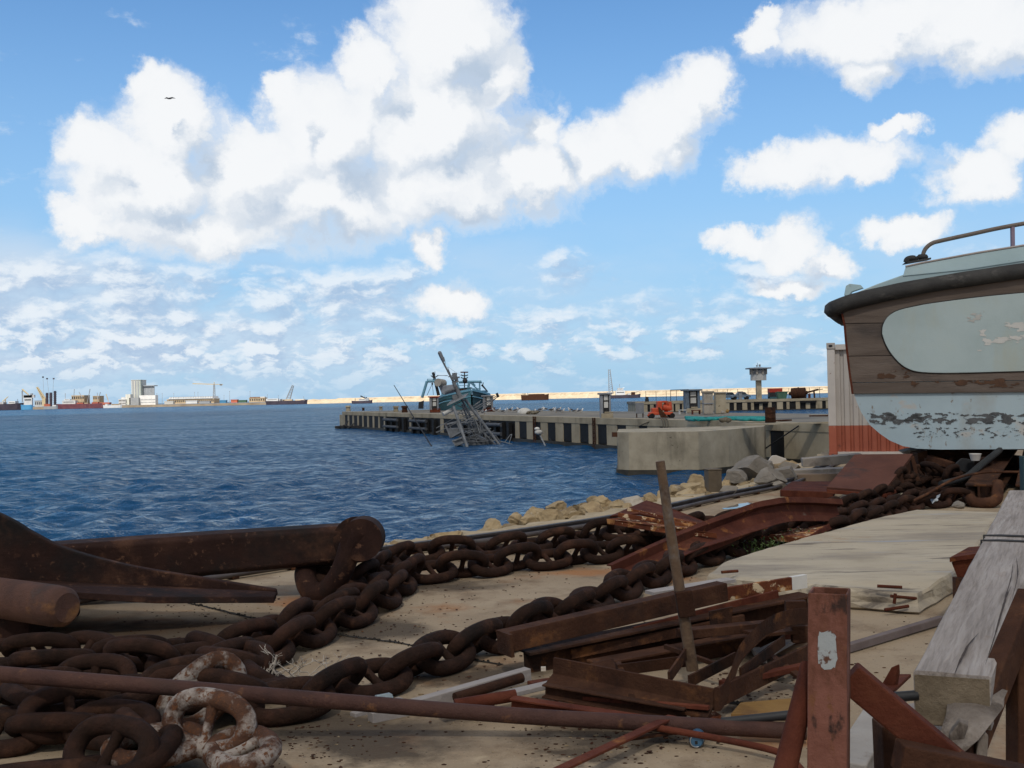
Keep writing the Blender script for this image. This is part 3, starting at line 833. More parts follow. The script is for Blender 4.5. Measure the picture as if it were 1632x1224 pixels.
    # planks on the pier edge
    for (a, b_, w, mt, lab) in (((1185, 678.4), (1330, 674.6), .5, CONC_GREY, 'long weathered plank along the pier edge right of the drum'), ((1240, 672), (1258, 671), .3, RUST, 'short dark plank lying just right of the drum'),
                                ((1290, 664), (1330, 663.5), .4, RUST, 'rust brown plank on the far deck edge by the container')):
        m = MB(); m.bar(gp(*a) + V(0, 0, .05), gp(*b_) + V(0, 0, .05), w, .07); m.thing('plank', mt, lab, 'plank')
    # mooring rope hanging over the edge + slanting bar on the right wall
    m = MB()
    for i, px in enumerate((1058, 1062, 1066)):
        p = face_pt(px) - PN * .1
        m.tube(cr([gp(1050, 665.5, .04), p + V(0, .6, .05), p + V(0, -.1, -.1), face_pt(px + 2) - PN * .12 + V(0, 0, -.9)], 4), .03, 6)
    m.tube(cr([gp(1052, 666, .05), face_pt(1040) + V(0, 0, .05) + PN * .4, face_pt(1032) - PN * .1 + V(0, 0, -.2), face_pt(1020) - PN * .12 + V(0, 0, -.42)], 4), .035, 6)
    m.thing('mooring_rope', ROPE, 'frayed mooring ropes hanging over the pier edge below the compressor', 'rope')
    m = MB(); m.tube([face_pt(1275) - PN * .1 + V(0, 0, -.12), face_pt(1213) - PN * .9 + V(0, 0, -1.9)], .035, 6)
    m.thing('mooring_cable', DARK, 'dark cable slanting down the pier wall right of the block', 'cable')
    # white sheeted heap and bollards
    m = MB(); b = gp(836, 659.5); m.ball(b + V(0, .2, .1), (.62, .5, .42), 14, 8); m.ball(b + V(.6, .3, .05), (.6, .35, .22), 12, 6)
    m.thing('sheeted_heap', WHITE, 'white rounded heap on the pier deck among the gulls', 'heap')
    m = MB()
    for i in range(6):
        m.rock(gp(843 + 2.2 * i, 657.5, .15), (.35, .3, .2), 80 + i, 2)
    m.thing('gear_heap', ROPE, 'low dark heap of gear right of the white heap', 'heap')
    for px, py, r, mt, lab in ((555, 655.5, .55, CONC, 'fat pale bollard at the far tip of the pier'), (607, 654, .4, CONC_GREY, 'brownish bollard near the tip of the pier'), (579, 654.5, .3, RUST, 'low dark bollard between the two pale ones'),
                               (631, 656.5, .5, CONC, 'tall pale bollard left of the red-capped pump'), (645, 657.5, .55, RUST, 'square rust brown bollard beside the tall pale one')):
        b = gp(px, py); m = MB(); m.cyl(b, b + V(0, 0, r), r * .62, r * .5, 12); m.cyl(b + V(0, 0, r), b + V(0, 0, r * 1.35), r * .75, r * .62, 12)
        m.thing('bollard', mt, lab, 'bollard', 'bollards on the pier')
    m = MB(); b = gp(697, 655)
    m.cyl(b, b + V(0, 0, .42), .27, n=14); m.cyl(b + V(0, 0, .2), b + V(0, 0, .24), .285, n=14); m.thing('blue_drum', M('blue_plastic', [(.3, (.02, .06, .2)), (.7, (.04, .10, .3))], 2, 4, .5, 0), 'small blue drum on the deck right of the red-capped pump', 'drum')
build_goods()

def build_gulls():
    g = None
    spots = [(788, 656.5), (795, 656), (803, 658.5), (811, 656), (814, 655), (823, 656.5), (827, 655), (862, 655.3), (864.5, 655.5), (868.5, 654.6), (879, 656), (882, 656), (887, 658), (891, 655), (896.5, 658), (908.5, 656.2), (917.5, 658), (925.5, 658), (856, 658.8), (767, 658.5), (772, 660)]
    W_ = M('gull_feathers', [(.35, (.72, .72, .72)), (.6, (.80, .80, .79))], 3, 3, .8, 0)
    BK = M('gull_wing_grey', [(.3, (.05, .05, .06)), (.7, (.12, .12, .13))], 3, 3, .8, 0)
    for i, (px, py) in enumerate(spots):
        p = gp(px, py); rz = random.Random(i).uniform(-.6, .6) + (math.pi if i % 3 == 0 else 0)
        if g is None:
            g = root('gull', p, '', 'gull', 'gulls resting on the pier')
            m = MB(); m.ball(p + V(0, 0, .24), (.25, .12, .12), 12, 8, Matrix.Rotation(R(-12), 3, 'Y')); m.cyl(p + V(.16, 0, .29), p + V(.22, 0, .42), .075, .055, 10); m.ball(p + V(.23, 0, .44), (.075, .06, .062), 10, 6); m.part('body', W_, g)
            m = MB(); m.ball(p + V(-.09, .085, .27), (.27, .045, .085), 10, 6, Matrix.Rotation(R(-8), 3, 'Y')); m.ball(p + V(-.09, -.085, .27), (.27, .045, .085), 10, 6, Matrix.Rotation(R(-8), 3, 'Y')); m.cyl(p + V(-.2, 0, .22), p + V(-.42, 0, .18), .06, .02, 8); m.part('wings', BK, g)
            m = MB(); m.cyl(p + V(.29, 0, .435), p + V(.37, 0, .42), .02, .005, 6); m.part('beak', YELLOW, g)
            for s in (-1, 1):
                m = MB(); m.cyl(p + V(.02, s * .05, 0), p + V(.02, s * .05, .15), .012, n=6); m.part('leg', YELLOW, g)
            g.rotation_euler.z = rz; g.scale = (.8,) * 3; o = g
        else:
            o = copy_thing(g, p, '', rz)
        o['label'] = 'white gull with dark wings resting on the pier deck'
    # one gull in flight
    p = at(270, 157, 120)
    o = root('gull', p, 'gull gliding high in front of the big white cloud', 'gull')
    m = MB(); m.ball(p, (.26, .09, .08), 10, 6); m.part('body', BK, o)
    for s in (-1, 1):
        m = MB(); q = [p + V(.12, 0, .03), p + V(-.08, 0, .03), p + V(-.05 - .1 * s, s * .1 - .1, .16 * 1), p + V(.1 - .1 * s, s * .1 - .1, .17)]
        a = V(s * .30, .1, .14); b2 = V(s * .62, .2, .05)
        m.prism([p + V(.05, .1, .03), p + V(-.05, -.1, .03), p + a + V(-.02, -.09, 0), p + b2, p + a + V(.04, .09, 0)], V(0, 0, .02)); m.part('wing', BK, o)
build_gulls()

# ================================================================== second pier, tower, railing
def build_far_pier():
    D = 195.0
    x0, x1 = at(1013, 650, D).x, at(1500, 650, D).x
    t = root('pier', (x0 / 2 + x1 / 2, D + 7, SEA_Z), 'second concrete pier farther off, under the watchtower', 'pier')
    m = MB(); m.box(((x0 + x1) / 2, D + 7.5, -.25), (x1 - x0, 15, .5)); m.part('deck', CONC_DECK, t, .03)
    m = MB(); m.box(((x0 + x1) / 2, D + 8.2, -3), (x1 - x0 - .4, 13.6, 5)); m.box(((x0 + x1) / 2, D + .4, -.2), (x1 - x0 + .06, .9, .44))
    op = [(x / 8.16 + 940, y / 8.16 + 940) for x, y in ((750, 785), (830, 862), (1090, 1115), (1170, 1202))] + [(1108, 1116), (1125, 1134), (1143, 1152)]
    op += [(x / 6.528 + 1080, y / 6.528 + 1080) for x, y in ((540, 588), (612, 675), (725, 765), (795, 850), (885, 942), (980, 1035), (1097, 1135), (1165, 1232), (1275, 1335), (1380, 1440), (1505, 1545))]
    op += [(1330 + 12 * k, 1336 + 12 * k) for k in range(12)]
    prev = x0
    for a, b in op + [(1500, 1501)]:
        q = at(a, 650, D).x
        m.box(((prev + q) / 2, D + .75, -3), (q - prev, 1.4, 5.1)); prev = at(b, 650, D).x
    m.part('wall', CONC, t)
    m = MB(); m.box(((x0 + x1) / 2, D + 1, -2.3), (x1 - x0, 2.2, 1.0)); m.part('footing', ALGAE, t)
    for a, b in op:
        m = MB(); xa, xb = at(a, 650, D).x, at(b, 650, D).x
        m.box(((xa + xb) / 2, D + .8, -1.25), (xb - xa + .05, 1.2, 1.5)); m.part('fender', RUBBER, t)
    for a, b in ((1201.5, 1224.5), (1275, 1301)):
        m = MB(); xa, xb = at(a, 650, D).x, at(b, 650, D).x; m.box(((xa + xb) / 2, D - .15, -.55), (xb - xa, .3, .35)); m.part('fender_beam', RUBBER, t)
    # watchtower
    b = at(1209.5, 636, 200); b.z = 0; k = 200 / FPX
    t = root('watchtower', b, 'concrete watchtower with eight-sided white cabin on a single column', 'tower')
    m = MB(); m.box(b + V(0, 0, 15 * k), (8 * k, 8 * k, 31 * k)); m.part('column', CONC_GREY, t, .05)
    rad = 12.6 * k
    ring = lambda r, z: [b + V(r * math.cos(R(22.5 + 45 * i)), r * math.sin(R(22.5 + 45 * i)), z * k) for i in range(8)]
    m = MB(); m.loft([ring(rad, 30), ring(rad, 39.5)]); m.part('parapet', WHITE, t)
    m = MB(); m.loft([ring(rad * .93, 39.5), ring(rad * .93, 48)])
    m.part('cabin_wall', PEDGREY, t)
    for i in range(8):
        a = ring(rad * .96, 30); m = MB(); m.bar(a[i] + V(0, 0, 9.4 * k), a[i] + V(0, 0, 18.2 * k), 3.2 * k, 3.2 * k); m.part('pillar', PALE, t)
        c = (a[i] + a[(i + 1) % 8]) / 2
        f = MB(); dv = (a[(i + 1) % 8] - a[i]).normalized()
        for s in (-.33, -.11, .11, .33):
            f.bar(c + dv * (s * rad * .7) + V(0, 0, 9.6 * k), c + dv * (s * rad * .7) + V(0, 0, 18 * k), .05, .05)
        f.bar(a[i] + V(0, 0, 14 * k), a[(i + 1) % 8] + V(0, 0, 14 * k), .06, .06); f.part('window_frame', WHITE, t)
    m = MB(); m.box(b + V(0, 0, 49.2 * k), (34 * k, 34 * k, 2 * k)); m.loft([ring(rad * .9, 50), ring(rad * .5, 50.9)]); m.part('roof', PEDGREY, t, .03)
    m = MB(); m.box(b + V(2.5 * k, 0, 53.6 * k), (2.6 * k, 2.6 * k, 3.6 * k)); m.box(b + V(-2 * k, 0, 53.2 * k), (2 * k, 2 * k, 2.6 * k)); m.cyl(b + V(-1 * k, 0, 52 * k), b + V(-1 * k, 0, 58 * k), .04); m.part('vent_stack', PEDGREY, t)
    # railing
    m = MB(); Dr = 207
    a, z_ = at(1029, 620, Dr), at(1420, 610, Dr)
    t = root('railing', V((a.x + z_.x) / 2, Dr, 0), 'thin wire railing along the back of the second pier', 'railing')
    xs = np.linspace(a.x, z_.x, 25)
    for x in xs:
        m = MB(); m.bar(V(x, Dr, 0), V(x, Dr, 1.95), .07, .07); m.part('post', DARK, t)
    for h in (1.93, 1.3, .7):
        m = MB(); m.tube([V(xs[0], Dr, h), V(xs[-1], Dr, h)], .022, 6); m.part('wire', DARK, t)
    # pipe frame left of the blue pedestal
    m = MB(); a = at(1069, 640, 200); c = at(1098, 640, 200)
    m.tube([V(a.x, 200, 0), V(a.x, 200, 2.0), V(c.x, 200, 2.05)], .07, 6); m.tube([V(c.x, 200, 2.05), V(c.x, 200, 0)], .07, 6); m.thing('pipe_frame', DARK, 'dark pipe gantry standing behind the red compressor on the second pier', 'frame')
    # car
    b = at(1180, 637, 200); b.z = 0
    t = root('parked_car', b, 'dark blue saloon car parked on the second pier left of the tower', 'car')
    L_, Wd = 3.5, 1.6
    prof = [(-1.75, .35), (-1.75, .75), (-1.5, .85), (-.85, .92), (-.35, 1.38), (.65, 1.40), (1.15, .95), (1.7, .86), (1.75, .4)]
    m = MB(); m.prism([b + V(x, -Wd / 2, z) for x, z in prof], V(0, Wd, 0)); m.part('body', PEDBLUE, t, .06)
    for s in (-1, 1):
        m = MB(); m.prism([b + V(x, s * (Wd / 2 + .01), z) for x, z in ((-.7, .95), (-.3, 1.32), (.6, 1.33), (1.0, .95))], V(0, .02 * s, 0)); m.part('side_window', GLASS, t)
        for x in (-1.1, 1.1):
            m = MB(); m.cyl(b + V(x, s * .62, .32), b + V(x, s * .82, .32), .32, n=16); m.part('wheel', RUBBER, t)
    b2 = at(1160, 637, 203); b2.z = 0
    copy_thing(t, b2, 'second dark car, mostly hidden behind the plain grey-beige cabinet', .1)
    b = at(1180, 637.2, 197); b.z = 0; k = 197 / FPX
    t = root('service_pedestal', b, 'small grey pedestal in front of the dark blue car', 'pedestal', 'service pedestals on the pier')
    m = MB(); m.box(b + V(0, 0, 6 * k), (5 * k, 5 * k, 12 * k)); m.part('pillar', PEDGREY, t, .02)
    m = MB(); m.box(b + V(0, 0, 12.5 * k), (8 * k, 7 * k, 1.6 * k)); m.part('roof_slab', PEDGREY, t)
    # red and dark bin, green skip, big buoy, bollard
    b = at(1237, 637, 203); b.z = 0; k = 203 / FPX
    t = root('cargo_bin', b, 'dark bin with a bright red top right of the tower', 'bin')
    m = MB(); m.box(b + V(0, .8, 6 * k), (20 * k, 1.6, 9 * k)); m.part('body', DARK, t, .02)
    m = MB(); m.box(b + V(0, .8, 13.5 * k), (20.5 * k, 1.7, 6.5 * k)); m.part('top', REDPAINT, t, .02)
    m = MB(); m.box(b + V(-2 * k, .75, 1.6 * k), (16 * k, 1.65, 3 * k)); m.part('base', TEAL, t)
    b = at(1247, 637, 199); b.z = 0; k = 199 / FPX
    m = MB(); m.loft([[b + V(-6 * k, 0, 0), b + V(6 * k, 0, 0), b + V(6 * k, 1.2, 0), b + V(-6 * k, 1.2, 0)], [b + V(-8.5 * k, -.2, 11 * k), b + V(8.5 * k, -.2, 11 * k), b + V(8.5 * k, 1.4, 11 * k), b + V(-8.5 * k, 1.4, 11 * k)]])
    m.bar(b + V(-9 * k, -.2, 11 * k), b + V(9 * k, -.2, 11 * k), .12, .12); m.thing('skip', GREEN, 'green flared skip before the bin with the red top', 'skip')
    b = at(1273, 636, 200); b.z = 0; k = 200 / FPX
    t = root('mooring_buoy', b, 'large rusty drum buoy lying on its side on the second pier', 'buoy')
    a, c = b + V(-10 * k, .6, 8 * k), b + V(10 * k, -.4, 9 * k)
    m = MB(); m.cyl(a, c, 8.4 * k, n=20); m.cyl(a.lerp(c, .46), a.lerp(c, .56), 9.3 * k, n=20); m.part('drum', RUST, t, .02)
    m = MB(); m.cyl(c, c + (c - a).normalized() * .35, 3 * k, n=10); m.cyl(a, a - (c - a).normalized() * .5, 4 * k, 2 * k, n=10); m.part('eye', RUST, t)
    m = MB(); b = at(1292, 625, 203); b.z = 1.0; m.bar(b + V(-1.2, 0, -.1), b + V(1.4, 0, .55), .5, .3); m.bar(b + V(-1.0, 0, -1), b + V(-.9, 0, 0), .3, .3); m.bar(b + V(.7, 0, -1), b + V(.6, 0, .3), .25, .25); m.bar(b + V(1.4, 0, .5), b + V(2.3, 0, .6), .12, .12)
    m.thing('winch_frame', RUST, 'rusty slanting steel frame right of the big drum buoy', 'frame')
    m = MB(); b = at(1290, 636, 198); b.z = 0; m.cyl(b, b + V(0, 0, .65), .22, n=10); m.cyl(b + V(0, 0, .6), b + V(0, 0, .75), .27, n=10); m.thing('bollard', RUST_RED, 'small rust-red bollard on the second pier near the container', 'bollard')
    m = MB(); b = at(1031, 634, 196); b.z = 0; m.cyl(b, b + V(0, 0, .5), .35, n=10); m.cyl(b + V(0, 0, .5), b + V(0, 0, .9), .28, n=10); m.thing('bollard', DARK, 'dark bollard on the left tip of the second pier', 'bollard')
build_far_pier()
# ================================================================== the sunken wreck in front of the pier
def build_wreck():
    D = 80.0
    def f(cx, cy, dy=0.0):                                     # point of the close-up sketch -> world
        return at(640 + cx / 6.8, 550 + cy / 6.8, D + dy)
    base = at(750, 650, D); base.z = SEA_Z
    t = root('shipwreck', base, 'grey mast and upper works of a sunken ship leaning out of the water', 'shipwreck')
    def bars(name, lst, mat=GREY_STEEL, n=6):
        m = MB()
        for (a, b, r, *dy) in lst:
            d0, d1 = (dy + [0, 0])[:2]
            m.cyl(f(*a, d0), f(*b, d1), r * .66, n=n)
        return m.part(name, mat, t)
    m = MB(); m.cyl(f(432, 150), f(560, 395), .055, .085, 10); m.cyl(f(560, 395), f(640, 570), .13, .19, 10); m.part('mast', GREY_STEEL, t)
    m = MB(); m.cyl(f(415, 88), f(440, 140), .15, .13, 10); m.cyl(f(440, 140), f(462, 178), .17, .09, 10); m.ball(f(414, 86), .15, 10, 6); m.part('masthead', PEDGREY, t)
    bars('mast_stay', [((455, 190), (500, 300), .03, .3, .1), ((500, 240), (535, 330), .03, -.2, 0), ((470, 170), (475, 235), .03), ((475, 235), (510, 280), .05)])
    bars('stay_wire', [((500, 235), (640, 330), .012), ((402, 110), (500, 300), .012), ((380, 325), (500, 335), .012)], DARK)
    # signal lamp platform half way
    m = MB(); m.box(f(575, 340), (.35, .4, .5)); m.ball(f(575, 322), .16); m.box(f(600, 350), (.4, .2, .12)); m.cyl(f(590, 360), f(600, 405), .14); m.part('signal_lamp', GREY_STEEL, t)
    bars('yardarm', [((505, 345), (550, 330), .06), ((560, 400), (620, 395), .06)])
    # radar drum and director box
    m = MB(); m.cyl(f(392, 405, -.2), f(455, 415, .5), .29, .29, 18); m.part('radar_drum', PALE, t, .04)
    m = MB(); m.prism([f(400, 445), f(560, 425), f(590, 440), f(585, 505), f(460, 540), f(432, 520)], V(0, 1.4, 0)); m.part('director_house', PEDGREY, t, .05)
    m = MB(); m.prism([f(470, 500, -.05), f(580, 468, -.05), f(580, 480, -.05), f(470, 520, -.05)], V(0, -.2, 0)); m.part('house_ledge', GREY_STEEL, t)
    # sloping platform
    m = MB(); m.prism([f(490, 662, -.8), f(700, 562, -.8), f(725, 535, .3), f(560, 590, 1.0)], V(0, .1, .12)); m.prism([f(545, 545), f(640, 520), f(665, 575), f(560, 600)], V(0, .8, 0)); m.part('platform', GREY_STEEL, t, .02)
    m = MB(); m.cyl(f(450, 750, -.6), f(558, 695, -.2), .15, n=12); m.part('gun_tube', WHITE, t)
    # tripod legs and lattice
    bars('leg', [((560, 655), (712, 1105), .16, -.5, -1.2)], n=10)
    bars('leg', [((690, 590), (1065, 1090), .17, .2, .6)], n=10)
    bars('leg', [((640, 560), (905, 1100), .14, .6, 1.8)], n=10)
    bars('leg', [((655, 640), (840, 1110), .12, 1.2, 2.4)], n=8)
    rnd = random.Random(11)
    lat = []
    for i in range(9):
        u, w = i / 9, (i + 1) / 9
        A = (560 + 152 * u, 655 + 450 * u); B = (690 + 375 * u, 590 + 500 * u)
        A2 = (560 + 152 * w, 655 + 450 * w); B2 = (690 + 375 * w, 590 + 500 * w)
        lat += [(A, B2, .045, -.5, .4), (B, A2, .035, .4, -.6)] if i % 2 else [(A, B, .05, -.5, .4)]
    for i in range(26):
        a = (rnd.uniform(590, 880), rnd.uniform(650, 1000)); ang = rnd.choice([.35, .5, 1.1, -.35, 1.25]); l = rnd.uniform(80, 220)
        b = (a[0] + l * math.cos(ang), min(1105, a[1] + l * math.sin(ang)))
        lat.append((a, b, rnd.uniform(.025, .06), rnd.uniform(-.5, 2), rnd.uniform(-.5, 2)))
    lat += [((760, 780), (1000, 1080), .09, .3, .5), ((740, 870), (870, 1100), .10, .5, .8), ((830, 900), (1030, 1085), .06), ((720, 700), (740, 1080), .05), ((850, 800), (860, 960), .09)]
    for i in range(34):
        u = rnd.random(); x0 = 575 + 140 * u + rnd.uniform(0, 250) * (.4 + u); y0 = 690 + 370 * u
        k = rnd.choice([0, 0, 1]); l = rnd.uniform(50, 150)
        lat.append(((x0, y0), (x0 + l * (.95 if k else .45), min(1105, y0 + l * (-.3 if k else .9))), rnd.uniform(.02, .04), rnd.uniform(-.8, 2), rnd.uniform(-.8, 2)))
    bars('lattice', lat)
    # broken yards to the right and left
    bars('yard', [((775, 690), (1040, 548), .05, -.4, -1), ((790, 712), (1045, 560), .04, -.4, -1), ((860, 720), (1040, 560), .05), ((770, 665), (850, 615), .05), ((800, 640), (860, 600), .04)])
    m = MB(); m.cyl(f(1030, 520, -1), f(1050, 565, -1), .09); m.part('yard_end', DARK, t)
    bars('yard', [((375, 900), (575, 790), .04), ((380, 950), (600, 840), .05), ((372, 945), (430, 925), .05), ((420, 860), (560, 850), .04), ((640, 850), (800, 770), .05, -.6, -.6)])
    # box frames at the foot
    m = MB()
    for (q, dy) in (([(475, 860), (600, 830), (640, 940), (530, 1000)], -.9), ([(555, 1040), (660, 1000), (680, 1050), (590, 1088)], -1.0), ([(760, 920), (820, 1000), (900, 1060), (840, 1100)], .4), ([(930, 1000), (990, 990), (1060, 1085), (980, 1095)], .7)):
        pts = [f(*p, dy) for p in q]
        for i in range(4):
            m.bar(pts[i], pts[(i + 1) % 4], .11, .11); m.bar(pts[i] + V(.2, 1.1, 0), pts[(i + 1) % 4] + V(.2, 1.1, 0), .08, .08)
            m.bar(pts[i], pts[i] + V(.2, 1.1, 0), .12, .12)
    m.part('deckhouse_frame', GREY_STEEL, t)
    m = MB(); m.prism([f(485, 905, -.7), f(640, 900, -.7), f(655, 945, -.7), f(530, 998, -.7)], V(.1, 1.2, 0)); m.prism([f(560, 1045, -.9), f(670, 1010, -.9), f(685, 1060, -.9), f(590, 1090, -.9)], V(.1, 1, 0)); m.part('deckhouse', GREY_STEEL, t, .03)
    m = MB(); m.prism([f(700, 1010, .4), f(800, 960, .4), f(1000, 1080, .8), f(960, 1125, .8), f(740, 1120, .4)], V(0, 1.5, 0)); m.part('sunken_hull', GREY_STEEL, t, .1)
    bars('fallen_frame', [((1120, 1050), (1180, 970), .05), ((1195, 970), (1160, 1080), .05), ((1180, 970), (1197, 968), .05), ((1060, 1040), (1200, 1075), .05), ((940, 910), (970, 905), .06)])
    # two wire rods leaning out of the water left of it and two more to the right
    for a, b, lab in (((628, 614), (687.5, 711), 'thin bare rod slanting out of the water left of the wreck'), ((853, 664), (898, 731), 'thin bare rod slanting out of the water right of the wreck')):
        m = MB(); m.cyl(at(*a, 84), at(*b, 76), .028, .05, 6); m.thing('bent_rod', DARK, lab, 'rod')
    m = MB(); p = at(855, 685, 78); q = at(877, 727, 75)
    t2 = root('navigation_lamp', V(q.x, q.y, SEA_Z), 'leaning pole with two white lamp heads in the water before the pier', 'lamp pole')
    m.cyl(at(861, 694, 78), q, .05, .06, 8); m.part('pole', GREY_STEEL, t2)
    for a, r in (((856, 683.5), .16), ((858.5, 689), .24)):
        m = MB(); m.ball(at(*a, 78), (r * 1.2, r, r * .8), 12, 8); m.part('lamp_head', WHITE, t2)
    # dark wreckage awash at the pier tip
    m = MB(); rnd = random.Random(4); b = at(556, 684, 132); b.z = SEA_Z
    for i in range(9):
        p = b + V(rnd.uniform(-1.6, 1.6), rnd.uniform(-.8, .8), 0); m.cyl(p, p + V(rnd.uniform(-1, 1), rnd.uniform(-.5, .5), rnd.uniform(.3, 1.0)), .12, .06, 6)
    m.box(b + V(0, 0, .2), (3.2, 1, .3)); m.thing('wreckage', DARK, 'dark twisted wreckage awash below the tip of the pier', 'wreckage')
build_wreck()

# ================================================================== the trawler behind the pier
def build_trawler():
    D = 134.0
    def f(cx, cy, dy=0.0):
        return at(640 + cx / 6.8, 550 + cy / 6.8, D + dy)
    base = at(724, 650, D); base.z = SEA_Z
    t = root('trawler', base, 'teal fishing trawler with blue gantries moored behind the pier', 'boat')
    # bow towards us: port side lit to the left of the stem, starboard flare to its right painted darker for its shade
    st = [(724, 141, 3.0, 2.9), (730, 137, 3.5, 2.95), (737, 133, 3.5, 3.25), (744, 129, 2.7, 3.75), (749, 127, 1.4, 4.05), (752, 125.6, .12, 4.3)]
    ctr = [V(at(px, 640, D_).x, D_, SEA_Z) for px, D_, _, _ in st]
    rail, sides = [], ([], [])
    for i, (px, D_, hw, top) in enumerate(st):
        dd = (ctr[min(i + 1, 5)] - ctr[max(i - 1, 0)]).normalized(); sd = V(dd.y, -dd.x, 0); fl = i / 5
        for s in (-1, 1):
            sides[(s + 1) // 2].append([ctr[i] + sd * (s * hw * w) + V(0, 0, z) for w, z in ((1, top), (.93 - .1 * fl, top * .72), (.80 - .25 * fl, top * .40), (.6 - .3 * fl, .05), (.2, -.8), (0, -1))])
        rail.append((ctr[i] - sd * hw + V(0, 0, top), ctr[i] + sd * hw + V(0, 0, top)))
    m = MB(); m.loft(sides[1], False, False, False); m.part('port_side', TEAL, t)
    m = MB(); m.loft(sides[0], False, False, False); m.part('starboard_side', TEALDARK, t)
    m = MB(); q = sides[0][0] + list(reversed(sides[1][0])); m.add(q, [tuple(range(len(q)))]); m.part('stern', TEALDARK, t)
    m = MB()
    for i in range(5):
        for s in (0, 1):
            m.bar(rail[i][s], rail[i + 1][s], .18, .26)
            m.bar(rail[i][s] + V(0, 0, -.75), rail[i + 1][s] + V(0, 0, -.75), .14, .10)
    m.part('gunwale', SKYBLUE, t)
    m = MB(); m.add([r[0] - V(0, 0, .5) for r in rail] + [r[1] - V(0, 0, .5) for r in rail], [(i, i + 1, 7 + i, 6 + i) for i in range(5)]); m.part('deck', RUST_ORANGE, t)
    m = MB(); m.prism([f(330, 640, -2.6), f(380, 590, -2.6), f(365, 625, -2.6), f(345, 672, -2.6)], V(0, .2, 0)); m.part('hawse_stain', DARK, t)
    m = MB(); m.prism([f(320, 600, -1.2), f(440, 548, -1.2), f(440, 562, -1.2), f(320, 618, -1.2)], V(0, .3, 0)); m.part('fender_strip', YELLOW, t)
    # wheelhouse
    m = MB(); m.prism([f(610, 470), f(740, 460), f(745, 540), f(605, 545)], V(0, 4.5, 0)); m.part('wheelhouse', DARK, t, .05)
    m = MB(); m.prism([f(600, 468, -.3), f(750, 456, -.3), f(750, 466, -.3), f(600, 478, -.3)], V(0, 5.2, 0)); m.part('wheelhouse_roof', TEAL, t)
    m = MB()
    for i in range(4):
        m.prism([f(620 + i * 30, 482, -.02), f(640 + i * 30, 481, -.02), f(640 + i * 30, 500, -.02), f(620 + i * 30, 501, -.02)], V(0, -.06, 0))
    m.part('window', WHITE, t)
    # stern A frame
    m = MB()
    for a, b, r in (((222, 570), (275, 392), .17), ((275, 392), (445, 392), .16), ((445, 392), (440, 540), .12), ((275, 400), (300, 388), .14)):
        m.cyl(f(*a, 1), f(*b, 1), r, n=8)
    m.part('gantry', SKYBLUE, t)
    m = MB()
    for a, b in (((280, 368), (450, 372)), ((280, 368), (280, 395)), ((340, 368), (340, 392)), ((400, 370), (400, 392)), ((450, 372), (450, 395))):
        m.cyl(f(*a, 1), f(*b, 1), .045, n=6)
    m.part('gantry_rail', SKYBLUE, t)
    m = MB(); m.cyl(f(340, 295, 2), f(402, 545, 2), .16, .2, 8); m.tube(cr([f(318, 330, 2), f(350, 352, 2), f(400, 328, 2)], 5), .06, 6); m.cyl(f(362, 285, 2), f(362, 340, 2), .03); m.part('derrick', DARK, t)
    m = MB()
    for a, b in (((333, 420), (275, 545)), ((333, 420), (345, 540)), ((405, 330), (500, 330)), ((330, 395), (333, 425))):
        m.cyl(f(*a, 2), f(*b, 2), .03, n=5)
    m.part('rigging', DARK, t)
    m = MB(); m.ball(f(333, 420, 2), .13); m.part('pulley', DARK, t)
    # forward gantry, mast with radar
    m = MB()
    for a, b, r in (((620, 402), (865, 396), .15), ((735, 400), (720, 470), .15), ((845, 398), (848, 490), .09), ((745, 405), (835, 490), .08), ((600, 405), (625, 470), .1), ((865, 396), (858, 415), .1), ((770, 408), (800, 440), .08)):
        m.cyl(f(*a, -1), f(*b, -1), r, n=8)
    m.part('gantry', SKYBLUE, t)
    m = MB(); m.cyl(f(682, 290, -1), f(682, 460, -1), .07, n=8)
    for y in (328, 356):
        m.tube(cr([f(643, y - 6, -1), f(665, y + 3, -1), f(700, y + 3, -1), f(720, y - 6, -1)], 4), .07, 6)
    m.ball(f(688, 388, -1), .32); m.part('radar_mast', DARK, t)
    m = MB(); m.bar(f(638, 294, -1), f(722, 294, -1), .18, .14); m.part('radar_bar', RUST_RED, t)
    m = MB(); m.cyl(f(868, 430, -2), f(935, 505, -2), .12, .06, 8); m.cyl(f(885, 405, -2), f(880, 440, -2), .05); m.part('boom', DARK, t)
    m = MB()
    for a, b in (((740, 470), (860, 470)), ((740, 492), (850, 492)), ((620, 438), (720, 436))):
        m.cyl(f(*a, -2), f(*b, -2), .035, n=5)
    for i in range(6):
        m.cyl(f(742 + i * 22, 470, -2), f(742 + i * 22, 515, -2), .035, n=5)
    m.part('bow_rail', SKYBLUE, t)
    m = MB(); m.bar(f(745, 512, -6), f(915, 505, 2), .3, .35); m.part('bow_bulwark', SKYBLUE, t, .03)
    m = MB(); m.prism([f(185, 620, 5), f(240, 600, 4.4), f(235, 690, 4.4), f(180, 690, 5)], V(0, .4, 0)); m.part('stern_gear', DARK, t)
    m = MB()
    for i in range(6):
        m.rock(f(650 + 14 * i, 500 + 12 * (i % 2), -2), (.35, .3, .3), i, 2)
    m.part('winch', RUST, t)
build_trawler()

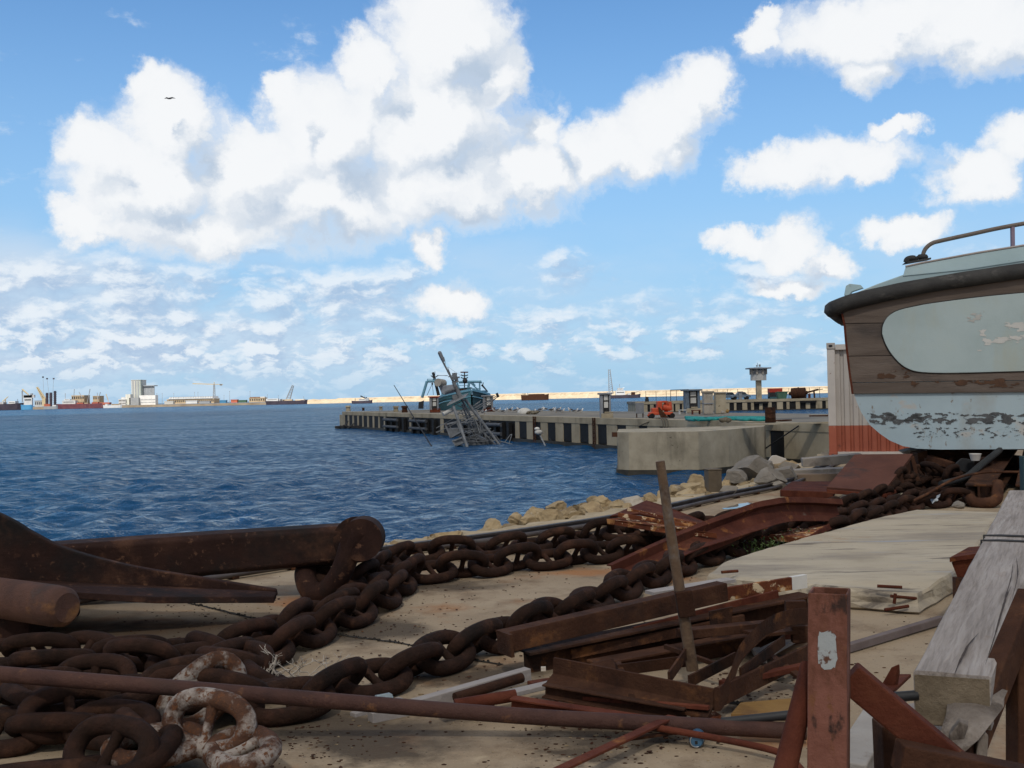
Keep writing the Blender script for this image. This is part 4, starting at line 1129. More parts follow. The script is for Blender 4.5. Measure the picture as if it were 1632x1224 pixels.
# ================================================================== breakwater and the far shore
def build_breakwater():
    D = 1000.0
    m = bpy.data.materials.get('none')
    MAT = M('pale_breakwater_stone', [(.3, (0.4128, 0.3268, 0.2236)), (.55, (0.5332, 0.4472, 0.3268)), (.8, (0.6020, 0.5160, 0.3956))], .12, 9, .95, .6, .5, stretch=(1, 1, 2.2),
            over=[((.36, .28, .19), .3, .56, .7, (1, 1, 1))])
    xs = np.linspace(at(470, 640, D).x, at(1760, 640, D).x, 420)
    x0 = at(590, 640, D).x; x1 = at(1320, 620, D).x
    rnd = random.Random(8)
    top, mid, bot = [], [], []
    for i, x in enumerate(xs):
        u = max(0, min(1.3, (x - x0) / (x1 - x0)))
        h = 2.6 + 1.7 * u ** .6 if x > x0 - 30 else 1.9 + .35 * math.sin(i * .9) * (i % 3 == 0)
        top.append(V(x, D + 4, h + rnd.uniform(-.06, .06))); mid.append(V(x, D + 1 + rnd.uniform(-.5, .5), h * .35 + rnd.uniform(-.35, .35))); bot.append(V(x, D - 5 + rnd.uniform(-1, 1), SEA_Z - .6))
    back = [p + V(0, 6, 0) for p in top]; backb = [V(p.x, p.y + 6, SEA_Z - .6) for p in top]
    mb = MB(); n = len(xs); vs = bot + mid + [p + V(0, -2.6, -.9) for p in top] + top + back + backb
    mb.add(vs, [(r * n + i, r * n + i + 1, (r + 1) * n + i + 1, (r + 1) * n + i) for r in range(5) for i in range(n - 1)])
    mb.thing('breakwater', MAT, 'long sunlit pale stone breakwater closing the harbour on the horizon', 'breakwater')
build_breakwater()

def work_ship(name, px0, px1, ytop, ybase, D, hullmat, label, cat, boxes=(), poles=(), bow=.12):
    """a vessel lying side on: hull with raked ends, houses and masts given in photo pixels"""
    a, b = at(px0, ytop, D), at(px1, ytop, D); zt = (a.z + b.z) / 2; L_ = b.x - a.x
    t = root(name, V((a.x + b.x) / 2, D, SEA_Z), label, cat)
    wid = min(12, max(3, L_ * .18))
    m = MB(); pr = [(0, zt), (0, zt + .25), (1, zt + .45), (1, zt)]
    rings = []
    for u, w, dz in ((0, .55, .3), (.06, .9, .1), (.2, 1, 0), (.8, 1, 0), (.93, .7, .35), (1, .06, .8)):
        x = a.x + L_ * u; k = wid / 2 * w; rk = (u - .5) * 2 * .02 * L_
        rings.append([V(x + rk, D - k, zt + dz), V(x, D - k * .92, SEA_Z + .1), V(x, D - k * .5, SEA_Z - 1), V(x, D + k * .5, SEA_Z - 1), V(x, D + k * .92, SEA_Z + .1), V(x + rk, D + k, zt + dz)])
    m.loft(rings); m.part('hull', hullmat, t)
    for (nm, x0, x1, y0, y1, mt) in boxes:
        p, q = at(x0, y0, D), at(x1, y1, D); m = MB()
        m.box(((p.x + q.x) / 2, D, (p.z + q.z) / 2), (abs(q.x - p.x), wid * .7, abs(p.z - q.z)))
        o = m.part(nm, mt, t)
        if nm in ('bridge', 'superstructure') and q.x - p.x > 3:
            w = MB(); ht = p.z - q.z
            for r in range(1, max(2, int(ht / 3))):
                w.box(((p.x + q.x) / 2, D - wid * .35 - .06, q.z + ht * r / max(2, int(ht / 3)) + .3), ((q.x - p.x) * .8, .12, min(1, ht * .12)))
            w.part('window_band', GLASS, o)
    for (nm, x0, y0, x1, y1, r, mt) in poles:
        m = MB(); m.cyl(at(x0, y0, D), at(x1, y1, D), r, r * .7, 6); m.part(nm, mt, t)
    return t
def lattice_boom(mb, a, b, w, n=10, r=.12):
    a, b = Vector(a), Vector(b); s, u = MB.frame(b - a, (0, 1, 0))
    for q in (s * w + u * w, s * w - u * w, s * -w + u * w, s * -w - u * w):
        mb.cyl(a + q, b + q * .4, r, r, 5)
    for i in range(n):
        p, q = a.lerp(b, i / n), a.lerp(b, (i + 1) / n); k = 1 - .6 * i / n
        mb.cyl(p + (s + u) * w * k, q + (u - s) * w * k, r * .7, n=4); mb.cyl(p + (s - u) * w * k, q + (-u - s) * w * k, r * .7, n=4)
HULL_DARK = M('dark_ship_hull', [(.3, (.035, .03, .045)), (.7, (.07, .055, .075))], .3, 5, .6, 0)
HULL_MAROON = M('maroon_ship_hull', [(.3, (.10, .035, .05)), (.7, (.17, .06, .07))], .3, 6, .6, 0, over=[((.25, .16, .14), .3, .6, .72, (1, 1, .3))])
HULL_BLUE = M('blue_ship_hull', [(.3, (.05, .22, .42)), (.7, (.09, .30, .52))], .3, 5, .6, 0)
SHIPWHITE = M('ship_white', [(.3, (.56, .57, .58)), (.7, (.72, .73, .73))], .4, 5, .6, 0, over=[((.45, .38, .32), .5, .62, .75, (1, 1, .3))])
CRANEYEL = M('crane_cream', [(.3, (.50, .40, .24)), (.7, (.62, .52, .33))], .4, 5, .6, 0)
DECKRED = M('hatch_red', [(.3, (.38, .10, .06)), (.7, (.50, .15, .09))], .4, 5, .7, 0)
TAN = M('tan_works', [(.3, (.42, .33, .22)), (.7, (.55, .45, .32))], .3, 6, .8, 0, over=[((.22, .16, .11), .4, .55, .7, (1, 1, 1))])
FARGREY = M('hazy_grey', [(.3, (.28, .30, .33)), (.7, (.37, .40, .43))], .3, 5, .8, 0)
SILO = M('silo_concrete', [(.3, (.58, .57, .53)), (.7, (.68, .67, .63))], .12, 5, .9, 0, over=[((.40, .46, .42), .1, .5, .7, (1, 1, .1))])
def build_far_ships():
    t = work_ship('crane_barge', 966, 1020, 629.5, 634, 800, HULL_DARK, 'dark barge with tall lattice crane lying before the breakwater, left of the second pier', 'barge',
                  [('bridge', 981, 996, 622.5, 629.5, SHIPWHITE), ('bridge', 984, 993, 618.5, 622.5, SHIPWHITE), ('winch_house', 1006, 1012, 625, 630, RUST), ('crane_cab', 968, 975, 625, 630, SHIPWHITE), ('tank', 1000, 1004, 627, 630, SHIPWHITE)],
                  [('mast', 987.5, 612, 987.5, 620, .18, FARGREY), ('derrick', 997, 629, 1023, 622, .3, FARGREY), ('jib', 985, 621, 995, 618, .4, SHIPWHITE)])
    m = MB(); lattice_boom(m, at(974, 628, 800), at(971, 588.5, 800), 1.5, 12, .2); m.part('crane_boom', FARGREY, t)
    work_ship('cargo_barge', 831, 874, 629.5, 635.5, 780, RUST, 'low brown-grey barge lying before the breakwater right of the trawler', 'barge',
              [('deck_load', 842, 868, 628.2, 630, RUST), ('wheelhouse', 834, 838, 627, 630, TAN)], [('mast', 832.5, 626.5, 832.5, 630, .2, TAN), ('mast', 841, 626.5, 841, 630, .25, FARGREY)])
    t = work_ship('dredger', 561, 593, 638.8, 641.5, 820, HULL_DARK, 'small grey dredger with raised arm lying off the left end of the breakwater', 'dredger',
                  [('bridge', 572, 583, 635.8, 639, SHIPWHITE), ('winch_house', 583, 588, 634.5, 639, FARGREY)], [('arm', 574.5, 631, 583, 635, .55, DARK), ('arm', 583, 633, 590, 639, .4, DARK), ('mast', 581, 630.5, 581, 636, .15, FARGREY), ('post', 566, 635, 566, 640, .2, DARK)])
    work_ship('cargo_ship', -60, 36, 644.2, 651.5, 1000, HULL_DARK, 'long dark cargo hull at the left end of the far docks', 'ship',
              [('superstructure', 16, 27, 639.5, 644.5, SHIPWHITE), ('superstructure', -6, 8, 641, 644.5, SHIPWHITE)],
              [('crane_arm', 4, 640, 13, 632, .5, CRANEYEL), ('post', 7, 644, 9, 637, .6, CRANEYEL), ('mast', 28, 636, 28, 645, .3, FARGREY)])
    work_ship('container_ship', 34, 52, 645.3, 651.5, 985, HULL_BLUE, 'bright blue ship with tall white bridge at the far docks', 'ship',
              [('bridge', 38.5, 52, 630, 645.5, SHIPWHITE), ('bridge', 37.5, 55.5, 629.6, 633.6, SHIPWHITE), ('funnel', 49, 52, 627, 630, FARGREY)],
              [('crane_arm', 35.5, 620.5, 45.5, 629, .8, CRANEYEL), ('mast', 35.3, 623, 35.7, 641, .65, FARGREY)])
    work_ship('bulk_carrier', 93, 170, 643.5, 650.6, 1000, HULL_MAROON, 'long maroon bulk carrier with orange hatches at the far docks', 'ship',
              [('bridge', 101, 122, 638.5, 644, SHIPWHITE), ('bridge', 104, 113, 636, 638.5, SHIPWHITE), ('hatch', 124, 134, 641.8, 644.5, DECKRED), ('hatch', 136, 142, 642, 644.5, TAN), ('hatch', 148, 158, 641, 644.5, DECKRED), ('hatch', 160, 176, 641.5, 644.5, DECKRED)],
              [('mast', 104, 627, 104, 637, .3, FARGREY), ('crane_arm', 118.5, 620, 117, 642, .3, FARGREY), ('crane_arm', 126, 625, 131, 634, .4, FARGREY), ('crane_arm', 143.5, 620, 139, 642, .35, FARGREY), ('crane_arm', 155, 626, 156, 640, .3, FARGREY), ('crane_arm', 169, 628, 173, 640, .4, CRANEYEL), ('crane_arm', 160, 625, 157, 636, .3, FARGREY)])
    work_ship('work_boat', 165, 194, 645.8, 649.5, 985, SHIPWHITE, 'white and beige work boat lying before the bulk carrier bow', 'boat',
              [('superstructure', 178, 192, 643.8, 646.5, TAN), ('cabin', 168, 172, 643.5, 646, SHIPWHITE)])
    t = work_ship('crane_barge', 425, 489, 638.7, 642.7, 960, HULL_DARK, 'dark barge with leaning lattice crane at the right end of the far docks', 'barge',
                  [('bridge', 425, 444, 635.5, 639, SHIPWHITE), ('winch_house', 455, 466, 636.5, 639, TAN), ('cabin', 480, 486, 637.5, 639, FARGREY)])
    m = MB(); lattice_boom(m, at(459, 637, 960), at(467, 614, 960), 1.6, 9, .25); m.part('crane_boom', FARGREY, t)
    work_ship('work_boat', 70, 92, 647.5, 650.8, 980, FARGREY, 'grey work boat with red house under the pile towers', 'boat',
              [('cabin', 71, 80, 643.8, 648, DECKRED), ('cabin', 84, 90, 645.5, 648, SHIPWHITE)])
build_far_ships()

def build_far_shore():
    D = 1010.0
    m = MB(); pts = [(-300, D + 10), (at(60, 645, D).x, D + 4), (at(190, 645, D).x, D - 2), (at(420, 645, D).x, D - 2), (at(500, 640, D).x, D), (at(520, 640, D).x, D + 40), (-300, D + 420)]
    pts = [V(x * 1.0 if i else -900, y, SEA_Z - .5) for i, (x, y) in enumerate(pts)]; pts[-1].x = -900
    m.prism(pts, V(0, 0, 2.5)); m.setting('far_shore', M('far_ground', [(.3, (.22, .17, .12)), (.7, (.42, .35, .26))], .1, 8, .9, 0))
    def block(name, x0, x1, y0, mat, label, D_=D + 12, depth=14, y1=None, rows=0, cols=0, cat='building', extra=(), roof=None):
        p, q = at(x0, y0, D_), at(x1, y0, D_)
        zb = .5 if y1 is None else at(x0, y1, D_).z
        zt = (p.z + q.z) / 2
        t = root(name, V((p.x + q.x) / 2, D_ + depth / 2, zb), label, cat)
        b = MB(); b.box(((p.x + q.x) / 2, D_ + depth / 2, (zb + zt) / 2), (q.x - p.x, depth, zt - zb)); o = b.part('wall', mat, t)
        r = MB(); r.box(((p.x + q.x) / 2, D_ + depth / 2, zt + .2), (q.x - p.x + .5, depth + .5, .5)); r.part('roof', roof or mat, t)
        for (a, b_, c, d, mt) in extra:
            P, Q = at(a, c, D_ + 2), at(b_, d, D_ + 2)
            e = MB(); e.box(((P.x + Q.x) / 2, D_ + 2 + depth * .3, (P.z + Q.z) / 2), (Q.x - P.x, depth * .6, P.z - Q.z)); e.part('wing', mt, t)
        for i in range(rows):
            w = MB()
            for j in range(cols):
                x = p.x + (q.x - p.x) * (j + .5) / cols
                w.box((x, D_ - .05, zb + (zt - zb) * (i + .6) / rows), ((q.x - p.x) / cols * .5, .2, (zt - zb) / rows * .45))
            w.part('window_row', GLASS, t)
        return t
    # grain silo: tall head house, grey bins, low white store
    t = block('grain_silo', 209.2, 223.9, 606, SILO, 'tall pale silo tower with grey bins and white store at the far docks', D + 20, 16, extra=())
    m = MB()
    for k in range(3):
        xx = at(212 + k * 4.2, 620, D + 20).x; m.box((xx, D + 19.9, 13), (1.0, .3, 20))
    m.part('window_row', FARGREY, t)
    p, q = at(223.9, 615.5, D + 24), at(244.6, 615.5, D + 24); m = MB()
    n = 9
    for k in range(n):
        x = p.x + (q.x - p.x) * (k + .5) / n; m.cyl(V(x, D + 27, .5), V(x, D + 27, p.z), (q.x - p.x) / n / 2 + .05, n=12)
    m.part('bin', FARGREY, t)
    m = MB(); m.box(((p.x + q.x) / 2, D + 30, p.z + .3), (q.x - p.x + 1, 10, .8)); m.part('roof', FARGREY, t)
    p, q = at(222, 630.5, D + 14), at(247.5, 630.5, D + 14); m = MB(); m.box(((p.x + q.x) / 2, D + 18, p.z / 2 + .2), (q.x - p.x, 8, p.z)); o = m.part('store', SHIPWHITE, t)
    w = MB()
    for i in range(2):
        for j in range(12):
            w.box((p.x + (q.x - p.x) * (j + .5) / 12, D + 13.95, 2.4 + 2.6 * i), (.7, .2, 1.1))
    w.part('window', FARGREY, o)
    block('warehouse', 189, 200, 637, SHIPWHITE, 'stepped white and green-grey dock house left of the silo', D + 8, 12, rows=2, cols=5, extra=[(193, 200, 633, 640, SHIPWHITE), (200, 208, 628.5, 645, SILO), (206, 221, 634, 645, FARGREY)])
    # long roofed shed
    t = block('shed', 266, 341, 636.5, TAN, 'very long low shed with a pale sawtooth roof right of the silo', D + 15, 20, rows=1, cols=24)
    m = MB(); p, q = at(268, 634, D + 14), at(339, 634, D + 14)
    for k in range(18):
        a, b = p.x + (q.x - p.x) * k / 18, p.x + (q.x - p.x) * (k + 1) / 18
        m.prism([V(a, D + 14, p.z - 1.2), V(b, D + 14, p.z - 1.2), V(b - .4, D + 14, p.z + .7)], V(0, 21, 0))
    m.part('roof', SHIPWHITE, t)
    block('house', 397, 422, 634.6, TAN, 'brown flat block with a white end in the right part of the far docks', D + 6, 10, rows=1, cols=7, extra=[(414.5, 422, 632.3, 640, SHIPWHITE), (398, 414, 632.8, 635, RUST_ORANGE)])
    block('house', 428, 446, 637, SHIPWHITE, 'low white dock house left of the leaning crane', D + 10, 10, rows=1, cols=5)
    block('house', 450, 463, 637.2, TAN, 'small tan dock house behind the leaning crane', D + 12, 10, rows=1, cols=4)
    block('house', 470, 484, 636.8, SHIPWHITE, 'small white dock house right of the leaning crane', D + 14, 8, rows=1, cols=4)
    block('container_stack', 350, 360, 638.5, HULL_BLUE, 'light blue container stack under the tower crane', D, 5, cat='containers')
    block('container_stack', 368, 378, 637.5, DECKRED, 'red container stack right of the light blue one', D + 2, 5, cat='containers')
    block('container_stack', 380, 392, 638.3, GREEN, 'green container stack left of the brown flat block', D + 1, 5, cat='containers')
    block('shed', 296, 314, 639, SHIPWHITE, 'small white shed before the very long one', D - 1, 5)
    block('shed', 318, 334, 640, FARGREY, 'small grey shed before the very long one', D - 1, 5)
    block('shed', 262, 276, 640, SILO, 'small pale shed at the left end of the very long one', D - 1, 5)
    block('tank_farm', 114, 134, 630.8, TAN, 'tan loading gantry block rising behind the bulk carrier bridge', D + 30, 14, rows=2, cols=6, cat='works')
    block('tank_farm', 148, 158, 631.6, TAN, 'narrow tan loading block rising behind the orange hatches', D + 30, 12, rows=2, cols=3, cat='works')
    block('shed', 55, 70, 639, FARGREY, 'grey dock shed right of the bright blue ship', D + 20, 10, rows=1, cols=5)
    # tower crane
    t = root('tower_crane', at(341, 640, D + 30), 'pale tower crane with level jib over the long shed', 'crane')
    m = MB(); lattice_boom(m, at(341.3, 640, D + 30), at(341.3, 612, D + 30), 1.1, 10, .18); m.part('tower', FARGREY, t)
    m = MB(); m.bar(at(307, 611.5, D + 30), at(341, 612.4, D + 30), 1.0, .8); m.bar(at(341, 612.4, D + 30), at(355, 612.6, D + 30), 1.0, .6); m.bar(at(341.3, 613, D + 30), at(341.3, 609, D + 30), .6, .6); m.part('jib', CRANEYEL, t)
    m = MB(); m.box(at(352, 613.6, D + 30), (2, 1, 1.6)); m.part('counterweight', FARGREY, t)
    # dock cranes and pile towers
    t = root('dock_crane', at(71, 646, D + 6), 'cream slewing dock crane right of the bright blue ship', 'crane')
    m = MB(); lattice_boom(m, at(71, 637, D + 6), at(59, 617, D + 6), 1.1, 8, .4); m.part('jib', CRANEYEL, t)
    m = MB(); m.box(at(71, 641, D + 6), (3, 4, 7)); m.part('house', CRANEYEL, t)
    for px, top, lab in ((75, 626, 'left dark steel pile tower'), (81, 625.5, 'middle dark steel pile tower'), (87.7, 623, 'right dark steel pile tower')):
        p = at(px, 648, D - 10)
        m = MB(); m.bar(p, at(px, top, D - 10), 1.7, 1.7)
        for k in range(8):
            m.bar(p.lerp(at(px, top, D - 10), k / 8), p.lerp(at(px, top, D - 10), k / 8 + .03), 2.1, 2.1)
        m.thing('pile_tower', HULL_DARK, lab + ' at the far docks', 'tower')
    for px, top, b, lab in ((68.5, 601, 70.5, 'first tall light mast from the left at the far docks'), (75, 603.5, 80, 'second tall light mast from the left at the far docks'), (85.5, 603.5, 83, 'third tall light mast from the left at the far docks')):
        t = root('light_mast', at(b, 646, D + 40), lab, 'mast', 'light masts of the far docks')
        m = MB(); m.cyl(at(b, 646, D + 40), at(px, top, D + 40), .16, .12, 6); m.part('pole', FARGREY, t)
        m = MB(); m.box(at(px, top, D + 40), (1.3, 1.2, 1.3)); m.part('lamp_head', HULL_DARK, t)
    for i, (px, top) in enumerate(((250, 627), (258.5, 627), (277, 627), (310, 625), (315.5, 625), (366, 623.5), (398.5, 623.5), (426, 629), (443.5, 630), (484, 632), (357, 630))):
        m = MB(); m.cyl(at(px, 643, D + 25), at(px, top, D + 25), .22, .12, 6); m.box(at(px, top, D + 25), (.8, .6, .3))
        m.thing('light_mast', FARGREY, 'thin grey lamp mast standing among the sheds right of the silo', 'mast', 'thin lamp masts among the sheds')
build_far_shore()
# ================================================================== the quay edge: rail, kerb strip, boulders
ROCK = M('tan_boulder', [(.25, (.22, .155, .085)), (.5, (.36, .27, .155)), (.8, (.47, .375, .24))], 2.5, 9, .95, .8, 14, over=[((.13, .09, .055), 2, .56, .7, (1, 1, 1)), ((.5, .45, .36), 3, .62, .75, (1, 1, 1))])
ROCK_PALE = M('pale_boulder', [(.25, (.36, .30, .23)), (.6, (.52, .46, .38)), (.8, (.58, .53, .46))], 2.5, 9, .95, .7, 14, over=[((.22, .17, .11), 2, .58, .7, (1, 1, 1))])
ROCK_GREY = M('grey_rubble', [(.25, (.17, .15, .125)), (.6, (.28, .25, .215)), (.8, (.35, .32, .28))], 3, 9, .95, .8, 16)
CHAIN = M('chain_rust', [(.25, (0.016, 0.009, 0.006)), (.5, (0.033, 0.017, 0.012)), (.75, (0.059, 0.027, 0.018))], 7, 9, .85, .7, 50, spec=.12,
          over=[((.085, .040, .024), 5, .55, .72, (1, 1, 1)), ((.014, .010, .009), 3, .54, .7, (1, 1, 1))])
CHAIN_WHITE = M('chain_white_paint', [(.25, (.045, .024, .017)), (.5, (.085, .042, .027)), (.75, (.13, .065, .04))], 7, 9, .85, .7, 50, spec=.15,
                over=[((.36, .315, .28), 6, .47, .58, (1, 1, 1)), ((.14, .06, .03), 40, .53, .60, (1, 1, 1))])
ANCHOR = M('anchor_rust', [(.25, (0.015, 0.007, 0.006)), (.5, (0.028, 0.013, 0.010)), (.75, (0.053, 0.025, 0.017))], 3, 9, .8, .6, 30, spec=.15,
           over=[((.085, .040, .024), 2.2, .54, .66, (1, 1, 1)), ((.12, .06, .036), 14, .60, .68, (1, 1, 1)), ((.012, .010, .010), 1.3, .50, .64, (1, 1, 1))])
WOODGREY = M('weathered_timber', [(.2, (.19, .165, .15)), (.45, (.30, .27, .255)), (.8, (.40, .37, .355))], 2.0, 9, .9, .8, 6, stretch=(1, 1, 1))
SLAB = M('slab_concrete', [(.25, (.28, .235, .17)), (.5, (.41, .35, .26)), (.8, (.49, .43, .33))], .9, 9, .92, .45, 12,
         over=[((.24, .205, .165), .8, .48, .66, (.6, 2.0, 1)), ((.29, .31, .34), 1.1, .60, .74, (.5, 3, 1)), ((.13, .11, .09), 2.6, .60, .68, (.4, 2.5, 1)), ((.36, .22, .11), 1.6, .62, .74, (1, 1, 1)), ((.07, .055, .04), 30, .66, .7, (1, 1, 1))])

def build_edge():
    # steel rail: foot, web and head along the quay, a thin conduit beside it
    def sweep(mb, line, poly):
        rings = []
        for i, p in enumerate(line):
            t = (line[min(i + 1, len(line) - 1)] - line[max(i - 1, 0)]).normalized(); n = V(-t.y, t.x, 0)
            rings.append([p + n * a + V(0, 0, b) for a, b in poly])
        mb.loft(rings)
    rail_t = t = root('crane_rail', RAIL[3], 'dark steel crane rail let into the quay along its water edge', 'rail')
    line = cr(RAIL, 8)
    m = MB(); sweep(m, line, [(-.055, .005), (.055, .005), (.055, .02), (.02, .03), (.02, .07), (.036, .078), (.036, .10), (-.036, .10), (-.036, .078), (-.02, .07), (-.02, .03), (-.055, .02)])
    STEEL = M('worn_rail_steel', [(.3, (.05, .04, .038)), (.7, (.11, .095, .09))], 3, 7, .55, .3, metal=.3)
    m.part('rail', STEEL, t)
    m = MB(); m.tube([p + V(0, 0, .045) for p in offset(line, -.14)], .028, 6); m.part('conduit', STEEL, t)
    for i in range(10, len(line) - 1, 2):
        m = MB(); p = line[i]; tt = (line[i + 1] - line[i - 1]).normalized(); n = V(-tt.y, tt.x, 0)
        m.bar(p - n * .16 + V(0, 0, .022), p + n * .14 + V(0, 0, .022), .07, .035); m.part('rail_clip', RUST, t)
    # raised rough kerb strip outside the rail
    rnd = random.Random(9)
    lin = cr(offset(RAIL, .36), 14); m = MB(); rings = []
    for i, p in enumerate(lin):
        tt = (lin[min(i + 1, len(lin) - 1)] - lin[max(i - 1, 0)]).normalized(); n = V(-tt.y, tt.x, 0)
        w = .34 + rnd.uniform(-.06, .05)
        rings.append([p + n * -.25 + V(0, 0, -.2), p + n * -.25 + V(0, 0, .045), p + n * 0 + V(0, 0, .06 + rnd.uniform(-.01, .015)), p + n * w + V(0, 0, .03 + rnd.uniform(-.03, .02)), p + n * (w + .05) + V(0, 0, -.3)])
    m.loft(rings)
    m.setting('quay_edge', M('edge_concrete', [(.25, (.30, .23, .14)), (.55, (.42, .34, .225)), (.8, (.5, .42, .30))], 1.5, 9, .95, .8, 14, over=[((.14, .10, .06), 2, .58, .72, (1, 1, 1))]))
    # boulders down the slope
    G = 'boulders along the quay edge'
    vis = [(612, 883, 22, 0), (640, 876, 22, 0), (710, 862, 30, 0), (690, 868, 20, 0), (782, 848, 26, 0), (770, 853, 18, 0), (812, 842, 17, 0), (818, 828, 14, 0), (850, 826, 24, 0), (842, 836, 20, 0), (880, 830, 24, 0), (905, 822, 22, 0),
           (885, 812, 20, 0), (915, 826, 18, 0), (945, 818, 22, 0), (930, 812, 18, 0), (960, 806, 22, 0), (980, 806, 20, 0), (953, 800, 16, 0), (1012, 802, 26, 1), (1000, 812, 16, 0), (1040, 800, 18, 0), (1060, 796, 22, 0),
           (1095, 790, 24, 0), (1080, 782, 18, 0), (1110, 772, 20, 0), (1120, 790, 20, 0), (1085, 800, 22, 0), (1100, 778, 18, 0), (1130, 795, 16, 0), (1158, 776, 14, 0), (1172, 770, 22, 0), (1190, 776, 14, 0), (1186, 768, 10, 1), (1200, 782, 12, 0), (1205, 770, 14, 0), (1150, 785, 12, 0), (1066, 806, 14, 0)]
    for i, (px, py, r, pale) in enumerate(vis):
        p = gp(px, py, .0); rr = r / FPX * p.y
        n = V(-.72, .69, 0)
        m = MB(); m.rock(p + V(0, rr * .3, -rr * .05), (rr * 1.15, rr * 1.05, rr * .85), i + 3, 4, 14, .11)
        big = r >= 24
        m.thing('boulder', ROCK_PALE if pale else ROCK, ('pale washed boulder among the tan ones at the water edge' if pale else ('large tan boulder lying on the quay edge above the water' if big else 'small tan boulder lying on the quay edge above the water')), 'boulder',
                'pale boulders' if pale else ('large tan boulders' if big else 'small tan boulders'))
    # lower boulders in the water-side slope
    rnd = random.Random(21)
    edge = cr(offset(RAIL, 1.15), 7)
    for i, p in enumerate(edge[9:62]):
        for k in range(2):
            q = p + V(-.72, .69, 0) * (k * .75 + rnd.uniform(-.15, .2)) + V(0, 0, -.42 - .75 * k + rnd.uniform(-.1, .1)); rr = rnd.uniform(.34, .55)
            m = MB(); m.rock(q, (rr * 1.1, rr, rr * .8), 200 + 2 * i + k, 3, 11, .13)
            m.thing('boulder', ROCK, 'tan boulder low on the slope between quay edge and water', 'boulder', 'tan boulders on the slope')
    # broken concrete and grey rubble by the planks
    rub = [((1205, 752), 30, 'big squared grey concrete chunk at the head of the boulders'), ((1178, 762), 20, 'grey concrete chunk left of the big squared one'), ((1230, 768), 24, 'slanting grey concrete chunk before the planks'), ((1255, 760), 20, 'grey chunk half under the planks'),
           ((1262, 748), 16, 'small grey chunk behind the plank ends'), ((1225, 748), 18, 'grey chunk under the white broken basin'), ((1165, 786), 15, 'flat grey stone beside the square post'), ((1245, 775), 12, 'smallest grey chunk near the rail end')]
    for i, ((px, py), r, lab) in enumerate(rub):
        p = gp(px, py + r * .5, 0); rr = r / FPX * p.y
        m = MB(); m.rock(p + V(0, .2, rr * .62), (rr * 1.25, rr * 1.0, rr * .8), 400 + i, 4, 7, .06, True)
        m.thing('rubble', ROCK_GREY, lab, 'rubble')
    # white broken basin
    PORC = M('white_porcelain', [(.3, (.62, .56, .50)), (.7, (.72, .67, .61))], 2, 5, .5, .1)
    D = 23.0
    t = root('broken_basin', at(1240, 745, D), 'broken white basin lying on the rubble by the planks', 'basin')
    m = MB(); m.prism([at(x, y, D) for x, y in ((1225, 733), (1230, 726), (1237, 725.5), (1253, 731), (1254, 733), (1246, 737), (1240, 743), (1232, 745), (1224, 741))], V(.05, .25, -.02)); m.part('bowl', PORC, t, .02)
    m = MB(); m.prism([at(x, y, D - .3) for x, y in ((1205, 745), (1212, 738), (1215, 743), (1229, 747), (1232, 754), (1222, 750))], V(0, .2, 0)); m.part('shard', PORC, t, .02)
    m = MB(); m.prism([at(x, y, D - .2) for x, y in ((1255, 742), (1264, 743), (1275, 740), (1270, 746), (1260, 749))], V(0, .2, 0)); m.part('shard', PORC, t, .02)
    # square post
    b = gp(1139, 790.5); k = b.y / FPX
    m = MB(); m.box(b + V(0, .11, 20 * k), (22 * k, .22, 41 * k), Matrix.Rotation(R(8), 3, 'Z')); m.box(b + V(0, .11, 41.6 * k), (23.4 * k, .235, 2.2 * k), Matrix.Rotation(R(8), 3, 'Z'))
    m.thing('post', M('brown_post_paint', [(.3, (.10, .075, .05)), (.7, (.16, .125, .085))], 2, 7, .8, .3, over=[((.05, .035, .025), 2, .55, .7, (1, 1, .3))]), 'short square brown post standing among the boulders', 'post', None, .01)
build_edge()

